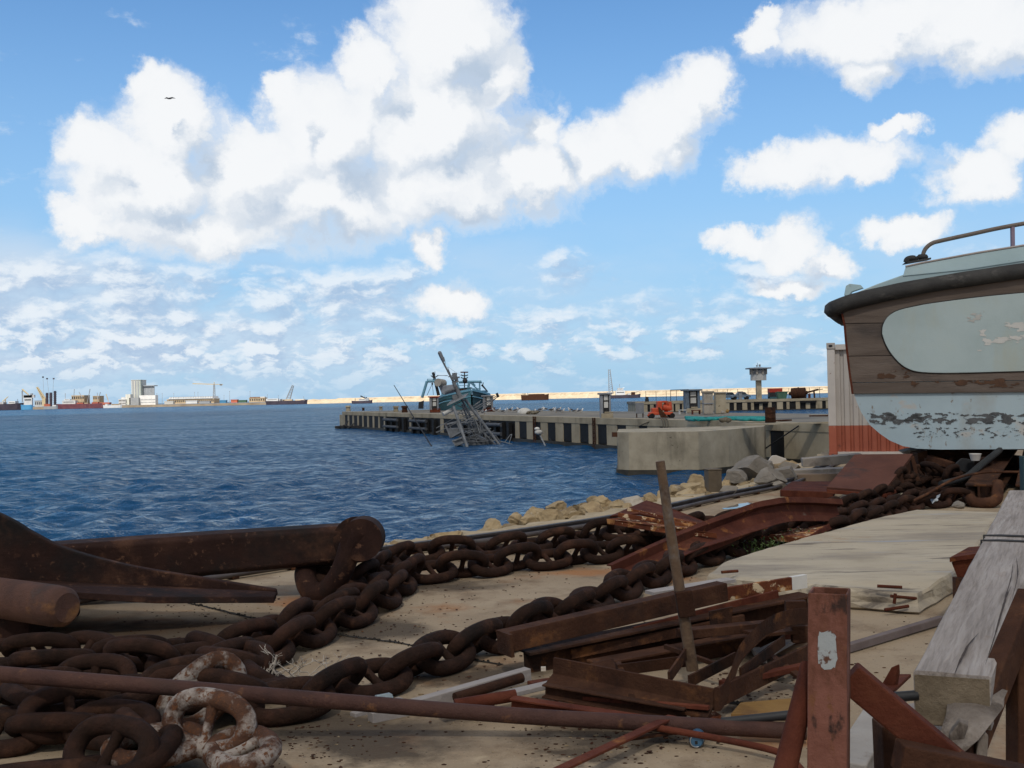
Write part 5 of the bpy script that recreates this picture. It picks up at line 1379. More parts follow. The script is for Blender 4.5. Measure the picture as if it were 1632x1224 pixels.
def build_ground_marks():
    # expansion joints filled with tar and loose chips
    TAR = M('tar_joint', [(.3, (.018, .015, .012)), (.7, (.05, .04, .03))], 9, 6, .9, .7)
    rnd = random.Random(31)
    def joint(pix, w, lab):
        pts = cr([gp(*p) for p in pix], 10); m = MB(); L_, R_ = [], []
        for i, p in enumerate(pts):
            t = (pts[min(i + 1, len(pts) - 1)] - pts[max(i - 1, 0)]).normalized(); n = V(-t.y, t.x, 0); a = w * rnd.uniform(.35, 1.1)
            L_.append(V(p.x, p.y, .004) + n * a); R_.append(V(p.x, p.y, .004) - n * w * rnd.uniform(.3, 1.0))
        k = len(pts); m.add(L_ + R_, [(i, i + 1, k + i + 1, k + i) for i in range(k - 1)])
        for i in range(k * 2):
            p = pts[rnd.randrange(k)] + V(rnd.uniform(-w, w), rnd.uniform(-w, w), .006); m.rock(p, (w * rnd.uniform(.2, .6),) * 2 + (w * .3,), rnd.randrange(999), 1, 4)
        o = m.setting('joint', TAR); return o
    joint([(300, 962), (330, 968), (400, 985), (470, 999), (560, 1015), (640, 1026), (716, 1045), (800, 1060)], .022, '')
    joint([(1150, 1118), (1180, 1122), (1225, 1130), (1262, 1137)], .03, '')
    # puddles by the rail
    WATER = bpy.data.materials.new('puddle_water'); WATER.use_nodes = True
    b = WATER.node_tree.nodes['Principled BSDF']; b.inputs['Base Color'].default_value = (.05, .04, .03, 1); b.inputs['Roughness'].default_value = .03
    for pix, n in ((((920, 850), (950, 846), (990, 837), (1006, 837), (985, 843), (940, 851)), 0), (((1150, 811), (1172, 805), (1194, 801), (1197, 804), (1186, 808), (1160, 812)), 1), (((776, 871), (800, 867), (806, 869), (790, 873)), 2)):
        m = MB(); pts = [gp(*p) for p in pix]; loop = cr(pts + [pts[0]], 6)[:-1]
        m.add([V(p.x + rnd.uniform(-.02, .02), p.y + rnd.uniform(-.03, .03), .004) for p in loop], [tuple(range(len(loop)))]); m.setting('puddle', WATER)
    # loose chips of rust, shell and stone all over the apron: nobody could count them
    for nm, mt, cnt, seed in (('gravel', RUST, 1700, 1), ('pebbles', ROCK, 260, 2)):
        m = MB(); rnd = random.Random(seed)
        hot = [(470, 1180), (560, 1160), (900, 1170), (840, 890), (760, 900), (700, 930), (640, 1000), (1020, 1170), (1240, 820), (400, 990), (330, 975), (1220, 1090), (980, 1185)]
        for i in range(cnt):
            if rnd.random() < .55:
                a, c = rnd.choice(hot); a += rnd.gauss(0, 55); c += rnd.gauss(0, 22)
            else:
                a, c = rnd.uniform(100, 1500), rnd.uniform(850, 1250)
            p = gp(a, max(840, c)); s_ = rnd.uniform(.0025, .008) * (1.6 if rnd.random() < .06 else 1)
            m.rock(p + V(0, 0, s_ * .25), (s_ * rnd.uniform(.8, 2.2), s_, s_ * .45), rnd.randrange(9999), 1, 4)
        m.setting(nm, mt, 'stuff')
build_ground_marks()

def build_flakes():
    m = MB(); rnd = random.Random(77)
    hot = [(500, 1060), (620, 1010), (700, 950), (840, 905), (960, 900), (600, 1120), (900, 1120), (1000, 1150), (420, 1200), (1180, 1090), (300, 980), (760, 1060), (1100, 1170), (1250, 1130), (1040, 930)]
    for i in range(300):
        a, c = rnd.choice(hot); p = gp(a + rnd.gauss(0, 60), max(850, c + rnd.gauss(0, 18))); s_ = rnd.uniform(.004, .014); w = rnd.uniform(0, 6.28)
        q = [V(p.x + s_ * rnd.uniform(.5, 1.3) * math.cos(w + k * 1.05), p.y + s_ * rnd.uniform(.5, 1.3) * math.sin(w + k * 1.05), .0045 + .004 * rnd.random()) for k in range(6)]
        m.prism(q, V(0, 0, .003))
    m.setting('rust_flakes', RUST, 'stuff')
build_flakes()

# ================================================================== anchor
def build_anchor():
    base = gp(330, 960); base.z = 0
    t = root('anchor', base, 'huge rusty ship anchor lying on the quay, its shank pointing right', 'anchor')
    # shank: box beam, deeper towards the crown
    a, b = at(60, 902, 8.75), at(556, 864, 9.0)
    d = (b - a).normalized(); sd, up = MB.frame(d, (0, 0, 1))
    m = MB(); rings = []
    for p, w, h in ((a - d * 1.6, .20, .20), (a, .18, .175), (a.lerp(b, .5), .17, .165), (b - d * .1, .16, .15), (b, .155, .145)):
        c = .035
        rings.append([p + sd * x + up * z for x, z in ((-w, -h + c), (-w + c, -h), (w - c, -h), (w, -h + c), (w, h - c), (w - c, h), (-w + c, h), (-w, h - c))])
    m.loft(rings); m.part('shank', ANCHOR, t, .012)
    # eye at the head of the shank
    e0, e1 = at(566, 860, 8.72), at(574, 860, 9.3); ax = (e1 - e0).normalized()
    m = MB(); m.cyl(e0 + ax * .12, e1, .185, n=28); m.part('shank_eye', ANCHOR, t, .015)
    # shackle: pin with round head, bow hanging to the ground
    m = MB(); m.cyl(at(580, 861, 8.55), at(580, 861, 8.66), .135, n=24); m.cyl(at(580, 861, 8.62), at(588, 858, 9.5), .085, n=18); pin = m
    bow = cr([at(572, 848, 8.62), at(558, 872, 8.60), at(551, 895, 8.60), at(538, 922, 8.62), at(518, 943, 8.68), at(498, 943, 8.76), at(487, 922, 8.88), at(492, 900, 9.1), at(520, 888, 9.3), at(560, 866, 9.42)], 7)
    n = len(bow); rad = [.088 + .03 * max(0, 1 - i / 7) + .02 * max(0, 1 - (n - 1 - i) / 6) for i in range(n)]
    m = MB(); m.tube(bow, rad, 14)
    e = at(574, 852, 8.62); m.cyl(e + V(.02, -.10, -.03), e + V(.02, .12, -.03), .165, n=24); sh = m.part('shackle', ANCHOR, t)
    pin.part('pin', ANCHOR, sh, .012)
    m = MB(); m.cyl(at(598, 862, 9.0), at(604, 871, 9.0), .02, .006, 6); m.part('pin_lug', ANCHOR, t)
    # crown pipe
    p, q = at(104, 968, 7.15), at(-190, 925, 8.2)
    m = MB(); ax = (q - p).normalized(); s_, u_ = MB.frame(ax, (0, 0, 1)); rings = []
    for k, r in ((-.02, .095), (0, .115), (.02, .128), (.10, .135), (.6, .135), (1.6, .13)):
        rings.append([p + ax * k + s_ * (r * math.cos(i * math.pi / 14)) + u_ * (r * math.sin(i * math.pi / 14)) for i in range(28)])
    m.loft(rings, True)
    m.part('crown_pin', M('crown_pin_rust', [(.25, (0.040, 0.019, 0.014)), (.5, (0.080, 0.036, 0.024)), (.75, (0.120, 0.056, 0.036))], 4, 9, .8, .6, 40, over=[((.28, .25, .24), 4, .62, .7, (1, 1, 1)), ((.2, .09, .03), 3, .6, .72, (1, 1, 1)), ((.03, .017, .014), 2, .52, .66, (1, 1, 1))]), t)
    # fluke: upright web that sweeps down to the tip, and the flat blade under it
    D = 8.0
    crest = cr([at(-330, 700, D), at(-140, 762, D), at(0, 824, D), at(45, 850, D), at(100, 876, D), at(200, 903, D), at(330, 925, D), at(436, 942, D)], 6)
    foot = [at(438, 953, D), at(300, 945, D), at(120, 938, D), at(-330, 922, D)]
    m = MB(); m.prism([p + V(0, .05, 0) for p in crest + foot], V(0, .07, 0)); m.part('fluke_web', ANCHOR, t, .01)
    m = MB(); pl = [at(441, 943, D), at(437, 951, D - .10), at(250, 951, D - .40), at(128, 944, D - .55), at(-330, 924, D - .8), at(-330, 905, D + .5), at(150, 925, D + .3), at(330, 935, D + .2)]
    m.prism(pl, V(0, -.01, -.045)); m.part('fluke', ANCHOR, t, .006)
    # block of the crown under the blade and the second fluke lying flat
    m = MB(); c = at(-120, 985, 7.9); m.box(V(c.x, c.y, .10), (1.9, .9, .2)); m.part('crown', ANCHOR, t, .03)
build_anchor()

# ================================================================== chains
LD = .088                                                       # bar diameter of the big stud-link chain
def link_mesh():
    m = MB(); a, b = 2.25 * LD, 1.2 * LD; pts = []
    for i in range(30):
        th = 2 * math.pi * i / 30; c, s_ = math.cos(th), math.sin(th); e = 2 / 2.5
        pts.append(V(a * math.copysign(abs(c) ** e, c), b * math.copysign(abs(s_) ** e, s_), 0))
    m.tube(pts, LD * .5, 10, True)
    st = [V(0, y, 0) for y in (-b, -b * .7, -b * .35, 0, b * .35, b * .7, b)]
    m.tube(st, [LD * .40, LD * .33, LD * .28, LD * .26, LD * .28, LD * .33, LD * .40], 8, cap=False)
    return m
LINK = link_mesh().mesh('link', CHAIN)
LINK_W = link_mesh().mesh('painted_link', CHAIN_WHITE)
def put_link(parent, pos, tang, roll, white=False, tilt=0.0):
    tang = Vector(tang).normalized()
    s_, u_ = MB.frame(tang, (0, 0, 1))
    rot = Matrix((tang, s_ * -1, u_)).transposed() @ Matrix.Rotation(tilt, 3, 'Y') @ Matrix.Rotation(roll, 3, 'X')
    o = bpy.data.objects.new('link', LINK_W if white else LINK)
    S.collection.objects.link(o)
    o.parent = parent
    o.matrix_local = Matrix.Translation(Vector(pos) - BASE[parent.name]) @ rot.to_4x4()
    if white:
        o['label'] = 'link flecked with white paint'
    return o
def lay_chain(label, pts, seed, lift=None, rolls=(.42, -1.05), white=(), jit=.16, drop=0.0):
    """links laid end to end along ground points, turned alternately one way and the other"""
    rnd = random.Random(seed)
    line = cr(pts, 14); step = 3.5 * LD; pos = [line[0]]; acc = 0
    for a, b in zip(line[:-1], line[1:]):
        seg = (b - a).length
        while acc + seg >= step:
            k = (step - acc) / seg; a = a.lerp(b, k); seg = (b - a).length; acc = 0; pos.append(a.copy())
        acc += seg
    base = V(pos[0].x, pos[0].y, 0)
    t = root('anchor_chain', base, label, 'chain')
    for i in range(len(pos) - 1):
        p, q = pos[i], pos[i + 1]; mid = (p + q) / 2
        roll = rolls[i % 2] + rnd.uniform(-jit, jit)
        z = LD * .5 + 1.2 * LD * abs(math.sin(roll)) - drop
        if lift:
            z += lift(i, mid)
        z += mid.z
        d = q - p; d.z *= .6
        put_link(t, V(mid.x, mid.y, z), d, roll, i in white, rnd.uniform(-.07, .07))
    return t
def G(*pix):
    return [gp(x, y) for x, y in pix]
def build_chains():
    # strand from the shackle along the rail (the far one of the pair)
    a = [at(512, 915, 9.0), at(548, 912, 9.1), at(580, 915, 9.2)]
    lay_chain('rusty stud-link chain running from the anchor shackle along the rail, farther of the pair', [V(p.x, p.y, .10 - .05 * i) for i, p in enumerate(a)] +
              G((625, 905), (680, 897), (742, 893), (800, 886), (860, 879), (915, 872), (965, 864), (1020, 860), (1075, 858), (1120, 850), (1165, 846), (1210, 842), (1262, 836), (1318, 826), (1372, 812), (1425, 800), (1480, 792)), 1, rolls=(.38, -.95))
    lay_chain('rusty stud-link chain that leaves the heap and bends along the rail, nearer of the pair',
              G((330, 1092), (395, 1068), (455, 1050), (505, 1022), (556, 1000), (600, 978), (628, 955), (650, 936), (690, 926), (745, 924), (800, 914), (860, 908), (920, 902), (985, 893), (1035, 888), (1090, 882), (1140, 872)), 2, rolls=(-.95, .45))
    lay_chain('rusty stud-link chain lying beside the pair where it crosses the pavement',
              G((300, 1078), (370, 1056), (430, 1040), (476, 1012), (530, 990), (582, 972), (618, 950), (652, 934)), 3, rolls=(.5, -.9))
    # near strand from the heap under the beams to the slab
    lay_chain('single rusty chain running from the heap behind the steel beams to the slab',
              G((420, 1152), (480, 1150), (535, 1122), (600, 1110), (660, 1086), (722, 1064), (782, 1042), (838, 1022), (892, 1000), (946, 978), (992, 956), (1030, 938), (1072, 922), (1110, 906), (1150, 894), (1190, 880), (1232, 868), (1280, 856), (1330, 846)), 4, rolls=(.55, -.85))
    # right strands before the boat
    lay_chain('rusty chain strand beside the concrete slab, nearest to the slab', G((1290, 862), (1345, 852), (1400, 832), (1450, 816), (1505, 808), (1560, 806)), 5, rolls=(.5, -.8))
    lay_chain('rusty chain strand beside the concrete slab, middle one', G((1320, 842), (1372, 830), (1425, 814), (1480, 802), (1535, 796), (1590, 792)), 6, rolls=(-.8, .5))
    lay_chain('rusty chain strand by the tilted rusty plate', G((1352, 818), (1400, 806), (1450, 792), (1500, 784), (1545, 776), (1590, 778)), 7, rolls=(.5, -.9), lift=lambda i, m: .03)
    lay_chain('rusty chain heaped below the boat keel', G((1420, 800), (1470, 786), (1520, 792), (1500, 776), (1460, 778), (1500, 768), (1545, 766), (1580, 784), (1545, 790)), 8, rolls=(.7, -.7), lift=lambda i, m: .12 + .07 * (i % 3), jit=.6)
    # the heap in the lower left corner: several lengths, one on top of the other
    lay_chain('bottom length of the rusty chain heap below the anchor', G((-60, 1075), (20, 1062), (100, 1060), (180, 1066), (260, 1062), (330, 1070), (400, 1090), (440, 1110), (380, 1128), (300, 1120), (220, 1126), (140, 1118), (60, 1130), (-40, 1125)), 10, rolls=(.4, -.8), jit=.35, lift=lambda i, m: -.01)
    lay_chain('front length of the rusty chain heap at the lower left corner', G((-60, 1200), (20, 1192), (90, 1200), (160, 1190), (200, 1190), (250, 1230), (240, 1260), (200, 1262), (170, 1252), (90, 1244), (0, 1256), (-70, 1250)), 11, rolls=(.45, -.7), jit=.25, lift=lambda i, m: -.01 + .02 * (i % 3))
    lay_chain('crossing length on the rusty chain heap under the long pipe', G((-50, 1160), (30, 1150), (60, 1176), (120, 1160), (200, 1150), (270, 1160), (340, 1148), (390, 1160), (360, 1140), (290, 1140), (210, 1170), (130, 1182), (40, 1200)), 12, rolls=(.5, -.6), jit=.3, lift=lambda i, m: .03 + .03 * (i % 3))
    lay_chain('top length of the rusty chain heap behind the long pipe', G((-50, 1096), (30, 1092), (110, 1082), (180, 1088), (250, 1096), (320, 1084), (370, 1094), (420, 1100)), 13, rolls=(.35, -.5), jit=.4, lift=lambda i, m: .02 + .03 * (i % 2))
    # links with white paint left on them
    lay_chain('length of chain speckled with old white paint on the front corner of the heap', G((200, 1246), (250, 1228), (300, 1218), (340, 1236), (382, 1226), (405, 1258)), 14, rolls=(.35, 1.15), lift=lambda i, m: .05, white=range(9), jit=.15)
    t = root('anchor_chain', gp(322, 1110), 'single half-painted chain link standing up behind the long pipe', 'chain')
    put_link(t, at(322, 1104, 5.4), (.6, .5, .5), 1.0, True)
build_chains()

# ================================================================== steel heap in the middle
def steel(name, p, q, poly, mat, label, cat, up=(0, 0, 1), bev=.003, group=None):
    m = MB(); m.profile(p, q, poly, up); return m.thing(name, mat, label, cat, group, bev)
def build_steel():
    # long pipe across the foreground
    m = MB(); m.tube(cr([at(-70, 1069, 5.10), at(300, 1098, 5.10), at(600, 1123, 5.12), at(830, 1141, 5.12), at(1060, 1154, 5.08), at(1285, 1166, 4.98)], 8), .037, 14); m.thing('long_pipe', M('pipe_rust', [(.25, (0.038, 0.016, 0.013)), (.5, (0.064, 0.027, 0.020)), (.75, (0.093, 0.043, 0.030))], 6, 9, .8, .5, 50, over=[((.19, .085, .035), 9, .6, .72, (1, 1, 1)), ((.025, .014, .012), 1.5, .54, .7, (1, 1, 1))]), 'long straight rusty pipe lying across the whole foreground on the chains', 'pipe')
    # stacked beams
    p, q = at(803, 1026, 6.25), at(1158, 944, 7.05)
    steel('angle_bar', p, q, [(0, -.055), (.014, -.055), (.014, .05), (.012, .062), (-.09, .062), (-.09, .05), (0, .05)], RUST, 'rusty angle bar on top of the beam stack, behind the leaning pole', 'steel bar')
    m = MB(); s_, u_ = MB.frame(q - p, (0, 0, 1)); m.box(p + u_ * 0 + (q - p).normalized() * .01, (.02, .16, .13), Matrix(((q - p).normalized(), s_, u_)).transposed()); m.thing('end_plate', RUST, 'small square plate closing the left end of the top angle bar', 'plate')
    p2, q2 = at(836, 1056, 6.32), at(1288, 962, 7.3)
    steel('i_beam', p2 + V(0, .02, -.02), q2 + V(0, .02, -.02), ibeam(.16, .17, .016), RUST, 'deep rusty I-beam under the top angle bar', 'steel beam')
    steel('i_beam', at(945, 1076, 6.2), at(1282, 1012, 6.95), ibeam(.13, .15, .014), RUST, 'rusty I-beam lying on the ground in front of the deep one', 'steel beam')
    # bent rust-orange plate with a white end above them
    m = MB(); p, q = at(1105, 955, 7.05), at(1283, 926, 7.5)
    m.bar(p, q, .03, .085); o = m.thing('flat_bar', RUST_ORANGE, 'rust-orange flat bar resting on the beams, its right end painted white', 'steel bar', None, .003)
    m = MB(); d = (q - p).normalized(); m.bar(q - d * .13, q + d * .004, .034, .089); m.part('painted_end', WHITE, o)
    m = MB(); p, q = at(1035, 945, 7.1), at(1165, 924, 7.4); m.bar(p, q, .1, .02); m.thing('plank', WOODGREY, 'thin grey-white board lying on top of the beam stack', 'plank')
    m = MB(); m.prism([at(x, y, 6.6) for x, y in ((1130, 975), (1168, 967), (1166, 1000), (1134, 1008))], V(0, .02, 0)); m.thing('gusset_plate', RUST, 'small upright rusty plate standing on the front I-beam', 'plate')
    # leaning pole with a bracket
    t = root('leaning_pole', gp(1104, 1072), 'thin rusty pole leaning to the left out of the beam stack', 'pole')
    m = MB(); m.tube([at(1104, 1068, 5.95), at(1075, 890, 5.95), at(1052, 735, 5.95)], [.033, .029, .025], 12); m.part('pole', M('pole_rust', [(.25, (.07, .045, .03)), (.5, (.12, .075, .045)), (.75, (.17, .12, .08))], 9, 9, .85, .6, 50, over=[((.16, .155, .15), 3, .55, .68, (1, 1, 1)), ((.04, .022, .016), 5, .57, .7, (1, 1, 1))]), t)
    m = MB(); m.box(at(1092, 962, 5.92), (.09, .05, .14), Matrix.Rotation(R(-8), 3, 'Y')); m.part('bracket', RUST, t, .006)
    # front frame
    t = root('welded_frame', gp(1010, 1110), 'rusty welded steel frame with a bent bracket lying before the beam stack', 'steel frame')
    p, q = at(882, 1070, 5.75), at(1138, 1122, 5.3)
    m = MB(); m.profile(p, q, [(-.008, -.02), (.085, -.055), (.085, -.042), (.008, -.008), (.008, .075), (-.008, .075)]); m.part('front_rail', RUST, t, .003)
    m = MB(); m.bar(at(1135, 1116, 5.3), at(1292, 1040, 6.2), .02, .10); m.part('side_rail', RUST, t, .003)
    top = [(1138, 1096, 5.28), (1150, 1094, 5.32), (1165, 1066, 5.45), (1178, 1030, 5.6), (1200, 1004, 5.8), (1228, 982, 6.0), (1258, 972, 6.15), (1288, 969, 6.3)]
    th = [.105, .10, .09, .085, .085, .085, .085, .085]
    A = cr([at(*p) for p in top], 4); thk = np.interp(np.linspace(0, 7, len(A)), range(8), th)
    m = MB(); rings = [[p, p + V(.008, .012, 0), p + V(.008, .012, -h), p + V(0, 0, -h)] for p, h in zip(A, thk)]
    m.loft(rings); m.part('bent_bracket', RUST, t)
    m = MB(); rings = [[p + V(0, 0, -h), p + V(.01, .09, -h), p + V(.01, .09, -h - .01), p + V(0, 0, -h - .01)] for p, h in zip(A, thk)]; m.loft(rings); m.part('bracket_flange', RUST, t)
    for a, b in (((1098, 1086, 5.55), (1172, 1048, 5.9)), ((1066, 1080, 5.6), (1094, 1040, 5.95)), ((985, 1068, 5.9), (1105, 1052, 6.0)), ((1180, 1074, 5.6), (1250, 1020, 6.2))):
        m = MB(); m.bar(at(*a), at(*b), .012, .06); m.part('cross_bar', RUST, t)
    m = MB(); m.box(at(1268, 975, 6.4), (.12, .05, .13)); m.box(at(1275, 1010, 6.5), (.1, .05, .1)); m.part('end_lug', RUST, t, .004)
    # low beams in front
    steel('i_beam', at(815, 1124, 5.45), at(1075, 1164, 5.18), ibeam(.07, .085, .011), RUST_RED, 'brick-red I-beam lying just behind the long pipe', 'steel beam')
    steel('channel_bar', at(870, 1098, 5.65), at(1095, 1138, 5.3), channel(.05, .07, .01), RUST, 'brown channel bar lying behind the brick-red I-beam', 'steel bar')
    steel('channel_bar', at(925, 1092, 5.8), at(1040, 1122, 5.45), channel(.045, .055, .009), RUST, 'shorter brown channel bar half hidden under the frame rail', 'steel bar')
    m = MB(); m.bar(at(880, 1232, 4.4), at(1072, 1142, 5.12), .05, .012); m.thing('flat_bar', RUST_RED, 'flat rusty strip leaning over the long pipe towards the viewer', 'steel bar', None, .002)
    m = MB(); m.tube(cr([at(1048, 1160, 5.0), at(1150, 1178, 4.9), at(1232, 1196, 4.75), at(1262, 1212, 4.65), at(1285, 1236, 4.55)], 6), .016, 8); m.thing('bent_pipe', RUST_RED, 'thin curved rust-red pipe below the long pipe', 'pipe')
    m = MB(); m.tube([at(1150, 1151, 5.05), at(1288, 1136, 5.0)], .020, 10); m.thing('black_pipe', DARK, 'black pipe lying on the long pipe near the square post', 'pipe')
    m = MB(); pts = [gp(x, y) for x, y in ((1165, 1148), (1180, 1130), (1275, 1122), (1288, 1140), (1280, 1150))]; m.prism([V(p.x, p.y, .004) for p in pts], V(0, 0, .03)); m.thing('ochre_board', YELLOW, 'ochre board lying flat behind the black pipe', 'board', None, .004)
    m = MB(); pts = [gp(x, y) for x, y in ((1100, 1148), (1130, 1138), (1150, 1150), (1128, 1158))]; m.prism([V(p.x, p.y, .004) for p in pts], V(0, 0, .03)); m.thing('ochre_board', RUST_ORANGE, 'small orange-rust offcut beside the corner of the frame', 'board', None, .004)
    # grey battens and short pipes at the left of the stack
    m = MB(); m.bar(at(590, 1146, 5.45), at(842, 1074, 6.0), .06, .07); m.thing('batten', WOODGREY, 'upper grey timber batten, its pale top edge running under the beam stack', 'batten', None, .004)
    m = MB(); m.bar(at(700, 1132, 5.4), at(905, 1084, 5.8), .07, .025); m.thing('batten', WOODGREY, 'lower flat grey batten before the short rusty pipe', 'batten', None, .004)
    m = MB(); m.bar(at(562, 1143, 5.55), at(640, 1118, 5.75), .05, .045); m.thing('batten', WOODGREY, 'short batten end left of the upper grey batten', 'batten', None, .004)
    m = MB(); m.tube([at(725, 1112, 5.6), at(832, 1080, 5.85)], .026, 10); m.thing('short_pipe', RUST, 'short rusty pipe between the two grey battens', 'pipe')
    m = MB(); m.tube([at(725, 1124, 5.42), at(822, 1108, 5.5)], .03, 10); m.thing('short_pipe', RUST_RED, 'short red-rust pipe end before the brick-red I-beam', 'pipe')
    m = MB(); m.rock(at(612, 1110, 5.7), (.055, .03, .02), 3, 2); m.thing('crushed_bottle', M('clear_plastic', [(.3, (.25, .33, .38)), (.7, (.42, .50, .54))], 9, 4, .2, .3), 'crushed clear plastic bottle on the end of the upper batten', 'bottle')
    m = MB(); m.box(at(866, 1066, 5.72), (.025, .02, .02)); m.thing('white_stone', ROCK_PALE, 'small white stone lying on the left end of the frame rail', 'stone')
    # drink can, end on
    c = gp(1110, 1192); c.z = .033
    t = root('drink_can', V(c.x, c.y, 0), 'blue and silver drink can lying end-on before the thin curved pipe', 'can')
    ax = V(-.12, -1, .10).normalized(); e = V(.25, 1, 0).normalized() * .11
    m = MB(); m.cyl(c - e * .0 + V(0, -.0, 0), c + e, .032, n=24); m.cyl(c, c - e.normalized() * .008, .032, .027, n=24); m.part('can_body', M('can_blue', [(.3, (.06, .16, .30)), (.7, (.12, .26, .42))], 6, 4, .3, 0, metal=.4), t)
    m = MB(); f0 = c - e.normalized() * .0085; m.tube([f0 + V(.027 * math.cos(a), .0, .027 * math.sin(a)) for a in np.linspace(0, 6.283, 21)[:-1]], .0025, 6, True); m.cyl(f0 + e.normalized() * .004, f0 + e.normalized() * .0015, .026, n=20); m.part('can_end', M('bare_aluminium', [(.3, (.5, .5, .5)), (.7, (.65, .65, .65))], 4, 3, .35, 0, metal=.6), t)
    m = MB(); m.box(f0 + V(0, -.001, -.006), (.012, .003, .014)); m.part('opening', DARK, t)
    # more loose pieces thrown into the stack
    extra = [((905, 1040, 6.5), (1180, 985, 7.0), .10, .06, RUST, 'square rusty tube wedged below the top angle bar'),
             ((1010, 1012, 6.7), (1240, 952, 7.25), .02, .10, RUST_RED, 'red-rust flat bar standing on edge behind the deep I-beam'),
             ((1085, 1010, 6.3), (1290, 990, 6.8), .09, .05, RUST, 'dark flat bar lying across the right end of the deep I-beam'),
             ((1150, 1090, 5.6), (1290, 1060, 5.9), .05, .03, RUST_RED, 'short red-rust bar on the ground behind the square post'),
             ((1195, 1010, 6.4), (1285, 1002, 6.6), .14, .02, RUST, 'small rusty plate bent over the beams by the post'),
             ((930, 1112, 5.55), (1130, 1128, 5.25), .03, .02, RUST_RED, 'thin red-rust rod under the frame rail'),
             ((985, 1058, 6.0), (1010, 1120, 5.4), .03, .03, RUST, 'stubby rusty rod sticking out under the frame rail'),
             ((1230, 1046, 6.1), (1292, 1092, 5.6), .04, .02, RUST, 'crooked rusty strip between frame and square post'),
             ((1060, 1030, 6.25), (1150, 1062, 5.9), .025, .025, RUST, 'thin rusty rod crossing behind the leaning pole'),
             ((845, 1090, 5.75), (960, 1072, 6.0), .06, .02, RUST_RED, 'short rust strip on the grey battens'),
             ((1000, 1178, 4.95), (1085, 1166, 5.05), .03, .012, RUST, 'short rusty offcut under the flat strip')]
    for (p, q, w, h, mt, lab) in extra:
        P, Q = at(*p), at(*q); m = MB(); m.bar(P, Q, w, h); m.thing('scrap_bar', mt, lab, 'steel bar', None, .003)
    for (pix, D, dv, mt, lab) in ((((1240, 985), (1288, 972), (1290, 1012), (1246, 1024)), 6.9, V(.01, .02, 0), RUST_RED, 'torn upright rust plate at the right end of the stack'),
                                  (((940, 1058), (975, 1050), (985, 1072), (948, 1078)), 6.05, V(.01, .02, 0), RUST, 'small torn plate hanging below the deep I-beam'),
                                  (((1190, 832), (1240, 818), (1256, 836), (1205, 846)), 12.6, V(0, .02, -.02), RUST_ORANGE, 'orange-rust plate lying behind the bent channel'),
                                  (((1255, 800), (1305, 795), (1318, 806), (1262, 812)), 14.6, V(0, .02, -.02), RUST, 'dark rusty plate on the quay between bent channel and flat plate')):
        m = MB(); m.prism([at(x, y, D - (y - pix[0][1]) * .004) for x, y in pix], dv); m.thing('scrap_plate', mt, lab, 'plate', None, .003)
    # bolt heads along the top angle bar and the frame rail
    # dark oily debris between
    for px, py, r, sd in ((1205, 1060, 34, 1), (1130, 1150, 20, 2), (1226, 1080, 10, 3)):
        m = MB(); rnd = random.Random(sd)
        p = gp(px, py)
    m = MB(); p0 = gp(1240, 1062)
    for i in range(5):
        a = at(1205 + 3 * i, 1052 + 3 * i, 6.5 - .03 * i); b = at(1272 + 2 * i, 1026 + 5 * i, 7.0 - .03 * i); m.bar(V(a.x, a.y, .05), V(b.x, b.y, .06), .028, .02)
    m.bar(V(a.x, a.y + .02, .03), V(a.x + .02, a.y + .30, .03), .05, .03)
    m.thing('slatted_pallet', WOODGREY, 'grey slatted wooden rack on the ground inside the steel frame', 'pallet')
    m = MB(); m.rock(gp(1226, 1074, .03), (.09, .06, .035), 8, 3); m.thing('rag', ROCK_GREY, 'crumpled grey rag beside the steel frame, left of the square post', 'rag')
build_steel()

